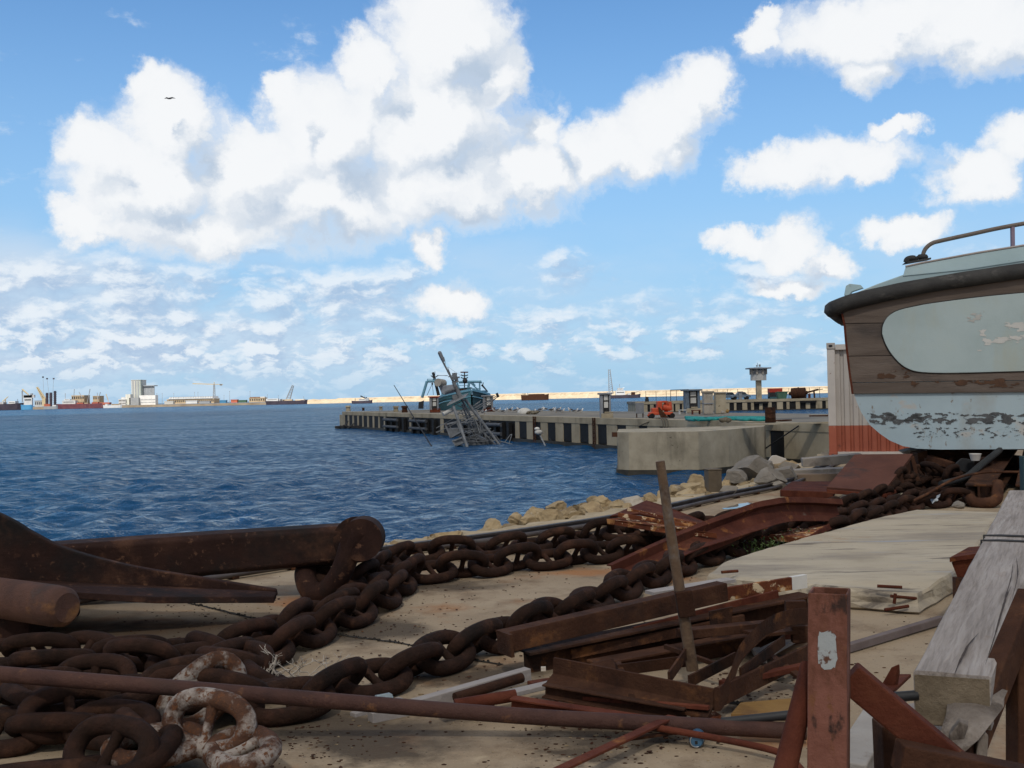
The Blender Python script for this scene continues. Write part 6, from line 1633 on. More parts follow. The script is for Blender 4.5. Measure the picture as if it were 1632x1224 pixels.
# ================================================================== bent red channels and plates in the middle distance
def build_bent_metal():
    BENT = M('bent_channel_rust', [(.25, (0.060, 0.018, 0.012)), (.5, (0.112, 0.034, 0.021)), (.78, (0.168, 0.060, 0.034))], 3, 9, .85, .5, 40, spec=.15,
             over=[((.33, .30, .25), 1.1, .60, .66, (1, 1, 1)), ((.30, .12, .04), 5, .58, .68, (1, 1, 1)), ((.035, .016, .012), 2, .56, .7, (1, 1, 1))])
    def trough(name, path, widths, lip, mat, label, th=.012, roll=None, lipmat=None):
        """open thin-walled channel swept along a path: floor, two turned-up sides"""
        P = cr(path, 5); n = len(P); ws = np.interp(np.linspace(0, len(path) - 1, n), range(len(path)), widths)
        rl = np.interp(np.linspace(0, len(path) - 1, n), range(len(path)), roll or [0] * len(path))
        rings = []
        for i, p in enumerate(P):
            tg = (P[min(i + 1, n - 1)] - P[max(i - 1, 0)]).normalized(); s_, u_ = MB.frame(tg, (0, 0, 1))
            c, s2 = math.cos(rl[i]), math.sin(rl[i]); s_, u_ = s_ * c - u_ * s2, u_ * c + s_ * s2
            w = ws[i] / 2
            prof = [(-w, lip), (-w - .05, lip), (-w - .05, lip + th), (-w + th, lip + th), (-w + th, th), (w - th, th), (w - th, lip + th), (w + .05, lip + th), (w + .05, lip), (w, lip), (w, 0), (-w, 0)]
            rings.append([p + s_ * a + u_ * b for a, b in prof])
        m = MB(); m.loft(rings); return m.thing(name, mat, label, 'sheet metal', None, .004)
    trough('bent_channel', [at(1003, 921, 9.5), at(1090, 880, 9.95), at(1170, 846, 10.5), at(1228, 820, 11.0), at(1275, 815, 11.5), at(1335, 817, 12.2)], [.42, .34, .23, .16, .16, .16], .08, BENT,
           'long red-rust channel bent upwards, lying across the chains', roll=[0, .1, .5, 1.1, 1.25, 1.25])
    # folded sheet on the left, two facets
    t = root('folded_sheet', gp(1060, 850), 'folded rusty sheet with flaking cream paint, tip pointing left to the rail', 'sheet metal')
    q = [at(967, 827, 10.81), at(1030, 797, 11.76), at(1062, 806, 11.68), at(1135, 836, 11.16), at(1182, 851, 10.47), at(1142, 853, 10.21), at(1050, 838, 10.38)]
    m = MB(); m.prism([q[0], q[6], at(1160, 846, 10.47), at(1100, 838, 10.90), at(1010, 822, 10.99)], V(0, 0, -.02)); m.part('lower_leaf', RUST_ORANGE, t, .004)
    m = MB(); m.prism([at(972, 822, 10.90), at(1030, 797, 11.76), at(1060, 806, 11.59), at(1142, 838, 11.07), at(1100, 838, 10.94), at(1020, 818, 11.03)], V(0, .01, -.02)); m.part('upper_leaf', RUST_RED, t, .004)
    m = MB(); m.prism([at(967, 827, 10.80), at(1050, 839, 10.34), at(1142, 850, 10.21), at(1143, 858, 10.21), at(1050, 848, 10.34), at(968, 835, 10.80)], V(0, .015, 0)); m.part('front_lip', RUST_ORANGE, t, .003)
    m = MB(); m.bar(at(985, 820, 10.81), at(1120, 842, 10.64), .03, .04); m.bar(at(1000, 812, 11.16), at(1110, 836, 10.90), .03, .035); m.part('rib', RUST_ORANGE, t, .004)
    # right-hand plate under the bend
    t = root('folded_sheet', gp(1270, 860), 'orange-rust tray under the bent channel, between chain and slab', 'sheet metal')
    m = MB(); m.prism([at(x, y, D_) for x, y, D_ in ((1205, 850, 11.29), (1285, 856, 10.90), (1334, 828, 12.10), (1245, 838, 12.00))], V(0, 0, -.015)); m.part('floor', RUST_ORANGE, t, .003)
    m = MB(); m.prism([at(x, y, D_) for x, y, D_ in ((1195, 853, 11.25), (1285, 857, 10.88), (1287, 866, 10.88), (1196, 860, 11.25))], V(0, .015, 0)); m.part('front_lip', RUST_ORANGE, t, .003)
    m = MB(); m.prism([at(x, y, D_) for x, y, D_ in ((1285, 856, 10.88), (1334, 826, 12.10), (1336, 835, 12.10), (1288, 866, 10.88))], V(.015, 0, 0)); m.part('side_lip', RUST_RED, t, .003)
build_bent_metal()

# ================================================================== concrete slab
def build_slab():
    zt = .165
    top = [gp(1121, 913, zt), gp(1135, 905, zt), gp(1160, 893, zt), gp(1210, 877, zt), gp(1295, 853, zt), gp(1395, 826, zt), gp(1462, 812, zt), gp(1594, 816, zt), gp(1556, 870, zt), gp(1532, 904, zt), gp(1500, 922, zt), gp(1484, 934, zt), gp(1465, 944, zt), gp(1408, 940, zt), gp(1300, 932, zt), gp(1200, 922, zt)]
    rnd = random.Random(6)
    fine = []
    for a, b in zip(top, top[1:] + top[:1]):
        n = max(2, int((b - a).length / .12))
        for k in range(n):
            fine.append(a.lerp(b, k / n))
    cen = sum(fine, V(0, 0, 0)) / len(fine)
    def ring(sc, z, j):
        out = []
        for i, p in enumerate(fine):
            d = (p - cen); d.z = 0; d.normalize()
            e = mnoise.fractal(p * 5.0 + V(0, 0, z * 9), .8, 2, 5) * j * 2.2
            chip = 0
            for (cx, cy, r, dep) in CH:
                q = (V(p.x, p.y, 0) - V(cx, cy, 0)).length
                chip = max(chip, dep * max(0, 1 - q / r))
            k = chip * (1.0 if z > .05 else .25)
            out.append(V(p.x, p.y, 0) + d * (sc + e - k) + V(0, 0, z + (-.03 * chip / .12 if z > .14 else 0)))
        return out
    c1, c2, c3 = gp(1468, 940, zt), gp(1400, 942, zt), gp(1150, 912, zt)
    CH = [(c1.x, c1.y, .55, .20), (c2.x, c2.y, .32, .10), (c3.x, c3.y, .4, .09)]
    m = MB(); m.loft([ring(-.03, .0, .02), ring(0, .02, .02), ring(.012, .06, .015), ring(.01, .10, .014), ring(.005, .145, .012), ring(-.02, zt, .012)])
    t = root('concrete_slab', V(cen.x, cen.y, 0), 'thick broken slab of pale concrete lying on the quay, its front corner chipped', 'slab')
    m.part('slab', SLAB, t)
    m = MB()
    for (a, b) in (((1398, 934, 7.86), (1438, 936, 7.80)), ((1420, 950, 7.78), (1460, 954, 7.86)), ((1425, 962, 7.76), (1427, 946, 7.76)), ((1410, 972, 7.72), (1448, 966, 7.76)), ((1150, 912, 8.52), (1176, 910, 8.56))):
        m.cyl(at(*a), at(*b), .012, n=6)
    m.part('reinforcing_bar', RUST_RED, t)
    # weeds at the slab edge
    WEED = M('weed_green', [(.3, (.04, .07, .018)), (.7, (.10, .15, .04))], 9, 4, .8, 0)
    for (px, py, lab) in ((1212, 886, 'low green weed growing at the left edge of the slab, nearer one'), (1256, 868, 'low green weed growing at the left edge of the slab, farther one')):
        b = gp(px, py); m = MB(); rnd = random.Random(px)
        for i in range(170):
            p = b + V(rnd.gauss(0, .16), rnd.gauss(0, .13), 0); h = rnd.uniform(.03, .15); a = rnd.uniform(0, 6.28); l = rnd.uniform(.02, .045)
            d = V(math.cos(a), math.sin(a), rnd.uniform(.2, .9)) * l; s_ = V(-math.sin(a), math.cos(a), 0) * l * .3; c = p + V(0, 0, h)
            m.add([c, c + d * .5 + s_, c + d, c + d * .5 - s_], [(0, 1, 2, 3)])
            if i % 3 == 0:
                m.cyl(p, c, .003, n=4, cap=False)
        m.thing('weed', WEED, lab, 'weed')
build_slab()

# ================================================================== timber beam on its steel stand, lower right
def build_timber():
    # long sawn beam, cracks as dark splits
    zt = .68
    nl, nr = at(1456, 1079, 3.5), at(1579, 1088, 3.42)
    fl, fr = at(1608, 781, 8.8), at(1688, 781, 8.7)
    nl.z = nr.z = .70; fl.z = fr.z = .76
    h = .17
    t = root('timber_beam', V(nl.x, nl.y, .5), 'heavy squared grey timber beam split by long cracks, resting on the steel stand', 'beam')
    TW = bpy.data.materials.get('none')
    d = (fl - nl).normalized()
    ang = math.atan2(d.y, d.x)
    TIM = bpy.data.materials.new('split_timber'); TIM.use_nodes = True
    N, L = TIM.node_tree.nodes, TIM.node_tree.links; b = N['Principled BSDF']
    tc = N.new('ShaderNodeTexCoord')
    r1 = N.new('ShaderNodeMapping'); r1.inputs['Rotation'].default_value = (0, 0, -ang); L.new(tc.outputs['Object'], r1.inputs[0])
    def nz(sc, st, de=8, ro=.65):
        mp = N.new('ShaderNodeMapping'); mp.inputs['Scale'].default_value = st; L.new(r1.outputs[0], mp.inputs[0])
        n = N.new('ShaderNodeTexNoise'); n.inputs['Scale'].default_value = sc; n.inputs['Detail'].default_value = de; n.inputs['Roughness'].default_value = ro; n.inputs['Distortion'].default_value = .4
        L.new(mp.outputs[0], n.inputs['Vector']); return n.outputs['Fac']
    g = nz(9, (.12, 1.6, 1.6)); rp = N.new('ShaderNodeValToRGB'); e = rp.color_ramp.elements
    e[0].position = .28; e[0].color = (.23, .195, .168, 1); e[1].position = .72; e[1].color = (.43, .39, .36, 1); k = e.new(.5); k.color = (.34, .30, .272, 1)
    L.new(g, rp.inputs[0])
    fine = nz(60, (.05, 1, 1)); mx = N.new('ShaderNodeMix'); mx.data_type = 'RGBA'; mx.blend_type = 'MULTIPLY'; mx.inputs[0].default_value = .55
    r2 = N.new('ShaderNodeValToRGB'); r2.color_ramp.elements[0].position = .35; r2.color_ramp.elements[0].color = (.45, .42, .40, 1); r2.color_ramp.elements[1].position = .55; r2.color_ramp.elements[1].color = (1, 1, 1, 1)
    L.new(fine, r2.inputs[0]); L.new(rp.outputs[0], mx.inputs[6]); L.new(r2.outputs[0], mx.inputs[7])
    st = nz(3.2, (.5, 1, 1)); mr = N.new('ShaderNodeMapRange'); mr.inputs[1].default_value = .62; mr.inputs[2].default_value = .72; mr.inputs[4].default_value = .6; L.new(st, mr.inputs[0])
    m2 = N.new('ShaderNodeMix'); m2.data_type = 'RGBA'; L.new(mr.outputs[0], m2.inputs[0]); L.new(mx.outputs[2], m2.inputs[6]); m2.inputs[7].default_value = (.22, .15, .10, 1)
    L.new(m2.outputs[2], b.inputs['Base Color']); b.inputs['Roughness'].default_value = .85; b.inputs['Specular IOR Level'].default_value = .25
    bp = N.new('ShaderNodeBump'); bp.inputs['Strength'].default_value = .6; bp.inputs['Distance'].default_value = .012; L.new(fine, bp.inputs['Height']); L.new(bp.outputs[0], b.inputs['Normal'])
    m = MB(); n = 26; rings = []
    rnd = random.Random(3)
    for i in range(n):
        u = i / (n - 1); a, c = nl.lerp(fl, u), nr.lerp(fr, u); w = .003
        j = lambda: rnd.uniform(-w, w)
        rings.append([a + V(j(), 0, -h), a + V(j(), 0, -h * .5), a + V(j(), 0, -.008), a.lerp(c, .03) + V(0, 0, j()), a.lerp(c, .35) + V(0, 0, j()), a.lerp(c, .65) + V(0, 0, j()), a.lerp(c, .97) + V(0, 0, j()), c + V(j(), 0, -.008), c + V(j(), 0, -h * .5), c + V(j(), 0, -h)])
    m.loft(rings); m.part('beam', TIM, t)
    # end grain, slightly proud
    m = MB(); q = V(-d.x, -d.y, 0) * .003; m.prism([nl + q + V(.004, 0, -h + .004), nl + q + V(.004, 0, -.012), nr + q + V(-.004, 0, -.012), nr + q + V(-.004, 0, -h + .004)], q); m.part('end_grain', M('end_grain', [(.3, (.15, .115, .075)), (.7, (.24, .19, .13))], 14, 8, .95, .6, 30), t)
    m = MB()
    for path, w in (([(1521, 1078), (1528, 1060), (1538, 1040), (1543, 1030), (1560, 1010)], .010), ([(1570, 1062), (1584, 1020), (1594, 985), (1602, 955), (1612, 920), (1614, 900)], .008), ([(1588, 1006), (1600, 968), (1605, 950), (1612, 935)], .006), ([(1612, 960), (1622, 918), (1620, 890)], .005)):
        P = []
        for px, py in path:
            u = .5
            D = gp(px, py, .705).y; P.append(gp(px, py, .701 + .06 * (D - 3.5) / 5.3))
        P = cr(P, 6); k = len(P); Lf, Rt = [], []
        for i, p in enumerate(P):
            tg = (P[min(i + 1, k - 1)] - P[max(i - 1, 0)]).normalized(); nn = V(-tg.y, tg.x, 0); ww = w * math.sin(math.pi * (i + .4) / (k + .2)) * rnd.uniform(.5, 1.1)
            Lf.append(p + nn * ww * .5 + V(0, 0, .004)); Rt.append(p - nn * ww * .5 + V(0, 0, .004))
        m.add(Lf + Rt, [(i, i + 1, k + i + 1, k + i) for i in range(k - 1)])
    m.part('crack', M('crack_shadow', [(.3, (.03, .02, .016)), (.7, (.07, .05, .04))], 9, 4, .95, 0), t)
    # two wires tied round the beam
    m = MB()
    for u in (.50, .535):
        a, c = nl.lerp(fl, u), nr.lerp(fr, u); r = .0045
        lp = [a + V(-r, 0, -h), a + V(-r, 0, r), a.lerp(c, .3) + V(0, .01, r), a.lerp(c, .7) + V(0, -.015, r), c + V(r, 0, r), c + V(r, 0, -h)]
        for k in range(3):
            m.tube([p + d * (k * .015 + .004 * (k % 2)) for p in lp], r, 6)
    m.part('tie_wire', DARK, t)
    # stand: square post, brace, sill, uprights
    s_ = root('steel_stand', V(.9, 3.0, 0), 'welded rusty stand of square tubes with faded pink paint carrying the timber beam', 'steel stand')
    PINK = M('faded_pink_paint', [(.3, (.16, .055, .034)), (.55, (.25, .10, .07)), (.8, (.31, .145, .105))], 4, 8, .8, .4, 30, over=[((.12, .040, .02), 5, .43, .52, (1, 1, .5)), ((.19, .075, .03), 16, .57, .66, (1, 1, .6)), ((.04, .018, .013), 11, .56, .64, (1, 1, .6))])
    PATCH = M('pale_patch_paint', [(.3, (.34, .37, .38)), (.7, (.42, .45, .46))], 5, 6, .8, .2, 30, over=[((.12, .05, .03), 22, .56, .62, (1, 1, 1))])
    tp = at(1312, 941, 3.0); Rz = R(-22)
    ex, ey = V(math.cos(Rz), math.sin(Rz), 0), V(-math.sin(Rz), math.cos(Rz), 0)
    c0 = at(1322, 941, 3.05); w = .052
    m = MB(); o_ = [(-w, -w), (w, -w), (w, w), (-w, w)]; wi = w - .006; i_ = [(-wi, -wi), (wi, -wi), (wi, wi), (-wi, wi)]
    bot = V(c0.x - .035, c0.y - .02, 0)
    ro0 = [bot + ex * x + ey * y for x, y in o_]; ro1 = [c0 + ex * x + ey * y for x, y in o_]; ri1 = [c0 + ex * x + ey * y for x, y in i_]; ri0 = [c0 + V(0, 0, -.3) + ex * x + ey * y for x, y in i_]
    m.loft([ro0, ro1, ri1, ri0], cap=False); m.add(ri0, [(0, 1, 2, 3)])
    post = m.part('post', PINK, s_, .004)
    pc = c0.lerp(bot, .145); rnd = random.Random(8); pt = []
    for i in range(26):
        a = 2 * math.pi * i / 26; rx, rz = .026, .050
        ca, sa = math.cos(a), math.sin(a)
        pt.append(pc - ey * (w + .0015) + ex * (rx * math.copysign(abs(ca) ** .5, ca) * (1 + rnd.uniform(-.1, .1))) + V(0, 0, rz * math.copysign(abs(sa) ** .6, sa) * (1 + rnd.uniform(-.12, .12))))
    m = MB(); m.prism(pt, -ey * .001); m.part('paint_patch', PATCH, post)
    m = MB(); m.bar(at(1352, 1076, 3.12), at(1530, 1226, 3.05), .07, .085); m.part('brace', RUST_RED, s_, .006)
    m = MB(); m.bar(at(1424, 1150, 3.3), at(1432, 1330, 3.3), .10, .10, (0, 1, 0)); m.part('upright', RUST, s_, .005)
    m = MB(); m.bar(at(1640, 960, 3.9), at(1500, 1300, 3.2), .06, .12); m.part('far_brace', RUST, s_, .005)
    m = MB(); m.bar(at(1620, 1040, 3.95), at(1500, 1110, 3.75), .14, .05); m.bar(at(1640, 1010, 3.8), at(1640, 1240, 3.8), .12, .1, (0, 1, 0)); m.part('bearer', RUST, s_, .005)
    m = MB(); m.bar(at(1430, 1205, 3.0), at(1650, 1250, 3.0), .08, .08); m.part('sill', RUST, s_, .005)
    m = MB(); m.cyl(at(1292, 1060, 3.15), at(1248, 1240, 3.0), .028, .032, 12); m.part('round_strut', RUST_RED, s_)
    m = MB(); m.cyl(at(1425, 1111, 3.5), at(1462, 1108, 3.5), .016, n=10); m.part('pipe_stub', DARK, s_)
    # splintered wooden wedge jammed below the beam end
    DRIFT = M('driftwood', [(.3, (.10, .08, .065)), (.55, (.20, .17, .145)), (.75, (.30, .265, .235))], 9, 9, .95, .9, 30, stretch=(1, 1, .4), over=[((.05, .038, .03), 7, .55, .66, (1, 1, .4))])
    t2 = root('wooden_wedge', at(1540, 1180, 3.35), 'splintered piece of driftwood jammed under the near end of the timber', 'driftwood')
    m = MB(); rings = []
    for (px, py, D, r) in ((1560, 1108, 3.55, .075), (1548, 1125, 3.45, .085), (1536, 1150, 3.36, .07), (1524, 1178, 3.3, .055), (1515, 1205, 3.28, .03)):
        c = at(px, py, D); rings.append([c + V(r * math.cos(a) * (1 + .25 * math.sin(3 * a + px)), r * .6 * math.sin(a), r * .35 * math.sin(a + .5)) for a in np.linspace(0, 6.283, 15)[:-1]])
    m.loft(rings, False); m.part('knot', DRIFT, t2)
    m = MB(); m.prism([at(x, y, 3.32) for x, y in ((1560, 1160), (1576, 1172), (1574, 1210), (1556, 1208))], V(.02, .1, 0)); m.prism([at(x, y, 3.3) for x, y in ((1512, 1172), (1530, 1150), (1544, 1156), (1528, 1205), (1518, 1200))], V(.02, .05, 0)); m.part('splinter', DRIFT, t2, .006)
    # planks and bits on the ground behind the stand
    m = MB(); a, b2 = at(1345, 1222, 3.6), at(1432, 1112, 4.4); a.z, b2.z = .18, .2; a = at(1352, 1235, 3.9); b2 = at(1420, 1122, 4.6); m.bar(a, b2, .13, .09); m.thing('plank', M('bleached_plank', [(.3, (.36, .33, .30)), (.7, (.50, .47, .44))], 3, 8, .9, .6, 12, over=[((.16, .12, .09), 2, .56, .68, (1, 1, 1))]), 'bleached whitish plank leaning behind the square post', 'plank', None, .006)
    m = MB(); m.bar(at(1455, 1128, 4.3), at(1560, 1165, 4.0), .16, .04); m.thing('plank', WOODGREY, 'grey board lying below the timber beam end', 'plank', None, .005)
    m = MB(); p, q = gp(1350, 1041), gp(1500, 996); m.bar(V(p.x, p.y, .03), V(q.x, q.y, .035), .05, .05); m.thing('batten', M('dark_batten', [(.3, (.12, .09, .085)), (.7, (.19, .155, .15))], 3, 8, .9, .5), 'slim brownish batten on bare ground between post and timber', 'batten', None, .005)
    t3 = root('tee_bracket', gp(1425, 1098), 'small rusty tee bracket standing on the ground by the timber', 'bracket')
    m = MB(); m.prism([at(x, y, 4.5) for x, y in ((1404, 1092), (1420, 1064), (1429, 1060), (1430, 1074), (1426, 1096))], V(.02, .02, 0)); m.part('upright', RUST_RED, t3, .004)
    m = MB(); m.prism([at(x, y, D_) for x, y, D_ in ((1408, 1096, 4.45), (1428, 1074, 4.75), (1452, 1074, 4.75), (1424, 1100, 4.4))], V(0, 0, -.015)); m.part('foot', RUST_RED, t3, .003)
    # rusty hopper behind the beam
    t4 = root('rusty_box', gp(1560, 960), 'rusty flared steel box half hidden behind the timber beam', 'steel box')
    b0 = [at(x, y, D_) for x, y, D_ in ((1516, 888, 7.3), (1585, 878, 7.3), (1600, 868, 7.9), (1545, 872, 7.9))]
    b1 = [p + V(.06 if i in (0, 3) else -.06, .04 if i < 2 else -.04, -.16) for i, p in enumerate(b0)]
    m = MB(); m.loft([[p + V(0, 0, -.035) for p in b0], b1]); m.part('hopper', RUST_RED, t4, .004)
    m = MB(); cc = sum(b0, V(0, 0, 0)) / 4; m.loft([[cc + (p - cc) * 1.06 + V(0, 0, -.03) for p in b0], [cc + (p - cc) * 1.06 for p in b0]]); m.part('rim', RUST_RED, t4, .004)
    m = MB()
    for p in b1:
        q = V(p.x, p.y, 0); m.bar(p + V(0, 0, .02), q, .06, .06)
    m.part('leg', RUST, t4, .004)
build_timber()

# ================================================================== dry twigs
def build_twigs():
    b = gp(468, 1098); m = MB(); rnd = random.Random(12)
    TW = M('dry_twig', [(.3, (.46, .40, .33)), (.7, (.62, .56, .49))], 9, 4, .9, .2)
    def grow(p, d, l, r, n):
        q = p + d * l; q.z = max(q.z, .01); mid = (p + q) / 2 + V(rnd.gauss(0, .1), rnd.gauss(0, .1), rnd.gauss(0, .1)) * l
        m.tube([p, mid, q], [r, r * .85, r * .7], 4)
        if n:
            for _ in range(rnd.choice((2, 2, 3))):
                grow(q, (d + V(rnd.gauss(0, .6), rnd.gauss(0, .6), rnd.gauss(0, .42))).normalized(), l * rnd.uniform(.55, .85), r * .72, n - 1)
    for i in range(12):
        a = rnd.uniform(0, 6.28); grow(b + V(rnd.gauss(0, .07), rnd.gauss(0, .05), .01), V(math.cos(a), math.sin(a) * .6, rnd.uniform(.1, .7)).normalized(), rnd.uniform(.09, .15), .0052, 3)
    m.tube(cr([gp(430, 1098, .0), at(432, 1080, 6.1), at(437, 1062, 6.1), at(441, 1044, 6.1)], 4), [.006] * 13, 5)
    m.thing('dry_twigs', TW, 'tuft of bleached dry twigs lying between the two chains', 'twigs')
build_twigs()
# ================================================================== boat on blocks, container, gear beside them
def build_boat():
    BD = 17.0
    A0 = at(1345, 600, BD)                                          # the near side swings towards us to the right
    def P(x, y, dy=0.0):
        d = ray(x, y); k = (BD + dy + .2 * A0.x) / (d.y + .2 * d.x)
        return EYE + d * k
    XD = V(.37, 1, 0).normalized()                                  # across the boat
    EX = lambda k: XD * k
    BLUE = M('boat_light_blue', [(.3, (.38, .49, .55)), (.6, (.46, .58, .64)), (.8, (.50, .61, .65))], .7, 8, .7, .12, 20, over=[((.05, .055, .065), 5, .63, .68, (.35, 1, 1.6)), ((.40, .43, .42), 1.3, .52, .75, (1, 1, .5)), ((.52, .52, .50), 2.5, .60, .66, (.6, 1, 1)), ((.25, .21, .17), 7, .62, .68, (1, 1, .5))])
    PANELC = M('boat_panel_blue', [(.3, (.32, .40, .41)), (.6, (.39, .475, .485)), (.8, (.40, .47, .45))], .9, 8, .75, .1, 20, over=[((.38, .40, .33), .9, .52, .80, (1.6, 1, .6)), ((.43, .45, .43), 1.6, .66, .74, (1, 1, 1))])
    PLANK = M('boat_bare_plank', [(.25, (0.072, 0.053, 0.043)), (.5, (0.128, 0.100, 0.083)), (.8, (0.178, 0.146, 0.126))], 2.2, 9, .85, .5, 8, stretch=(.25, 1, 2.5), over=[((.17, .07, .03), 1.4, .66, .76, (.6, 1, 1)), ((.05, .042, .04), 1.2, .55, .72, (.4, 1, 1.5))])
    DECKB = M('boat_deck_blue', [(.3, (.33, .45, .48)), (.7, (.42, .545, .58))], 1, 8, .65, .1, 20, over=[((.45, .43, .34), 1.2, .58, .75, (.4, 1, 1)), ((.25, .25, .23), 5, .66, .72, (1, 1, 1))])
    FEND = M('boat_fender_black', [(.3, (.016, .016, .017)), (.7, (.045, .043, .041))], 3, 8, .7, .6, 12, over=[((.13, .12, .11), 2.5, .54, .68, (.5, 1, 1)), ((.3, .3, .3), 16, .71, .74, (1, 1, 1))])
    c = P(1500, 716); c.z = 0
    t = root('wooden_boat', V(c.x, c.y + 1.4, .7), 'old wooden boat with light blue hull, bare plank band and black rub rail ashore', 'boat')
    X2 = 2350                                                       # the hull goes on out of the picture
    bw = 2.9
    # hull under the band: stern curve at the left, round bilge towards the keel
    outl = [(1352, 590), (1361, 628), (1366, 642), (1373, 658), (1386, 677), (1402, 691), (1418, 702), (1439, 711), (1462, 715), (1500, 716.5)]
    rings = []
    for k, (dy, lift, sx) in enumerate(((0, 0, 0), (.12, -6, 2), (.5, -16, 5), (1.45, -24, 8), (2.4, -16, 5), (2.78, -6, 2), (2.9, 0, 0))):
        r = [P(x, y) + EX(dy) for x, y in outl] + [P(X2 - 120, 712) + EX(dy), P(X2, 560) + EX(dy)]
        rings.append(r)
    m = MB(); m.loft(rings, False, True, True); m.part('hull', BLUE, t, .03)
    m = MB(); m.bar(P(1450, 715) + EX(bw / 2) + V(0, 0, -.02), P(X2 - 200, 715) + EX(bw / 2) + V(0, 0, -.02), .2, .14); m.part('keel', RUST, t)
    # where the paint has come off: ragged bare patches along the old waterline
    def bare(x0, x1, y0, y1, dens, sc, seed, mat, off=-.006, label=None):
        m = MB(); idx = {}; vs = []; fs = []; st = .55
        def vid(i, k):
            if (i, k) not in idx:
                idx[(i, k)] = len(vs); vs.append(P(x0 + i * st, y0 + k * st) + V(0, off, 0))
            return idx[(i, k)]
        ni, nk = int((x1 - x0) / st), int((y1 - y0) / st)
        for i in range(ni):
            for k in range(nk):
                e = min(1, 4 * k / nk, 3 * (nk - k) / nk, i / 18, (ni - i) / 18)
                if mnoise.fractal(V(i * st * sc, k * st * sc * 2.6, seed), .75, 2.1, 6) > dens + (1 - e) * .5:
                    fs.append((vid(i, k), vid(i + 1, k), vid(i + 1, k + 1), vid(i, k + 1)))
        if fs:
            m.add(vs, fs); m.part('bare_patch', mat, t)['kind'] = 'stuff'
    BARE = M('bare_hull_wood', [(.3, (.045, .05, .055)), (.7, (.12, .125, .13))], 9, 6, .9, .2)
    bare(1382, 1760, 657, 677, -.02, .06, 3.3, BARE)
    bare(1395, 1470, 657, 672, -.05, .05, 1.3, BARE)
    bare(1450, 1800, 676, 704, .36, .10, 8.1, BARE)
    # plank band: four wide strakes stepped by a hair, grooves between them
    L_edge = [(1341, 500), (1345, 520), (1347, 545), (1350, 570), (1353, 596), (1356, 616), (1357.5, 628)]
    ys = [498, 516, 568, 610, 628]
    xl = lambda y: float(np.interp(y, [p[1] for p in L_edge], [p[0] for p in L_edge]))
    railY = lambda x: float(np.interp(x, [1325, 1340, 1400, 1480, 1560, 1632, 1800, 2100, 2350], [492, 486, 471, 455, 443, 432, 412, 385, 370]))
    for i in range(4):
        y0, y1 = ys[i] + (0 if i == 0 else .45), ys[i + 1] - .45
        e = .05
        if i == 0:
            up = [(x, railY(x) + 6) for x in (1345, 1400, 1480, 1560, 1632, 1800, 2100, 2340)]
            poly = [P(x, y) for x, y in [(xl(y1), y1), (xl(506), 506)] + up + [(2340, y1 - 14)]]
        else:
            poly = [P(x, y) for x, y in ((xl(y1), y1), (xl(y0), y0), (2345, y0 - 14), (2350, y1 - (14 if i < 3 else 10)))]
        m = MB(); m.prism([p + V(0, -.035 - .002 * i, 0) for p in poly], EX(bw + .07 + .004 * i)); m.part('strake', PLANK, t, .004)
    # transom board: reddish edge at the left
    m = MB(); q = [P(x - 2.2, y) for x, y in L_edge] + [P(x + 1.2, y) for x, y in reversed(L_edge)]; m.prism([p + V(0, -.052, 0) for p in q], EX(bw + .06)); m.part('transom_edge', RUST_RED, t, .006)
    # long rounded panel
    top = [(1404, 532), (1405, 520), (1411, 508), (1420, 500), (1432, 494.5), (1455, 489), (1486, 483.5), (1560, 474), (1632, 467), (1800, 452), (2050, 432), (2120, 432), (2160, 450), (2168, 490), (2150, 550), (2090, 580)]
    botm = [(1800, 588), (1632, 591.5), (1560, 593.5), (1500, 594.5), (1465, 593), (1447, 588.5), (1432, 579), (1418, 563), (1409, 547)]
    loop = cr([P(x, y) for x, y in top + botm + [top[0]]], 4)[:-1]
    m = MB(); m.prism([p + V(0, -.046, 0) for p in loop], V(0, -.014, 0)); pn = m.part('side_panel', PANELC, t, .006)
    m = MB(); m.tube([p + V(0, -.044, 0) for p in loop], .014, 6, True); m.part('panel_rim', FEND, pn)
    BIRD = M('scraped_primer', [(.3, (.44, .44, .42)), (.7, (.52, .52, .50))], 5, 6, .85, .1)
    bare(1555, 1640, 512, 566, .18, .03, 2.2, BIRD, -.064)
    bare(1535, 1570, 492, 516, .15, .06, 6.2, BIRD, -.064)
    RUSTW = M('iron_stain', [(.3, (.055, .030, .020)), (.7, (.11, .055, .03))], 7, 6, .9, .1)
    bare(1393, 1470, 582, 606, .12, .045, 9.7, RUSTW, -.046)
    bare(1436, 1640, 603, 618, .30, .03, 4.4, RUSTW, -.048)
    # rub rail wrapping round the stern
    rl = [(1326, 491.5), (1345, 484), (1372, 476.5), (1400, 470), (1440, 461.5), (1480, 454), (1520, 447.5), (1560, 441.5), (1600, 435.5), (1640, 430), (1800, 410), (2100, 383), (2340, 368)]
    near = [P(x, y) + V(0, -.07, 0) for x, y in rl[1:]]
    endp = P(*rl[0])
    path = list(reversed(near)) + [endp + EX(.0), endp + EX(.3) + V(-.02, 0, 0), endp + EX(1.4) + V(-.02, 0, 0), endp + EX(2.6), endp + EX(2.9) + V(.03, 0, 0)] + [p + EX(bw + .14) for p in near]
    m = MB(); pp = cr(path, 5); rings = []
    n = len(pp)
    for i, p in enumerate(pp):
        tg = (pp[min(i + 1, n - 1)] - pp[max(i - 1, 0)]).normalized(); s_, u_ = MB.frame(tg, (0, 0, 1))
        prof = [(-.105, -.05), (-.05, -.115), (.04, -.125), (.10, -.10), (.10, .09), (.05, .115), (-.03, .105), (-.09, .055)]
        sg = 1
        w_ = 1 + .05 * mnoise.noise(p * 3)
        rings.append([p + s_ * a * w_ + u_ * b * w_ for a, b in prof])
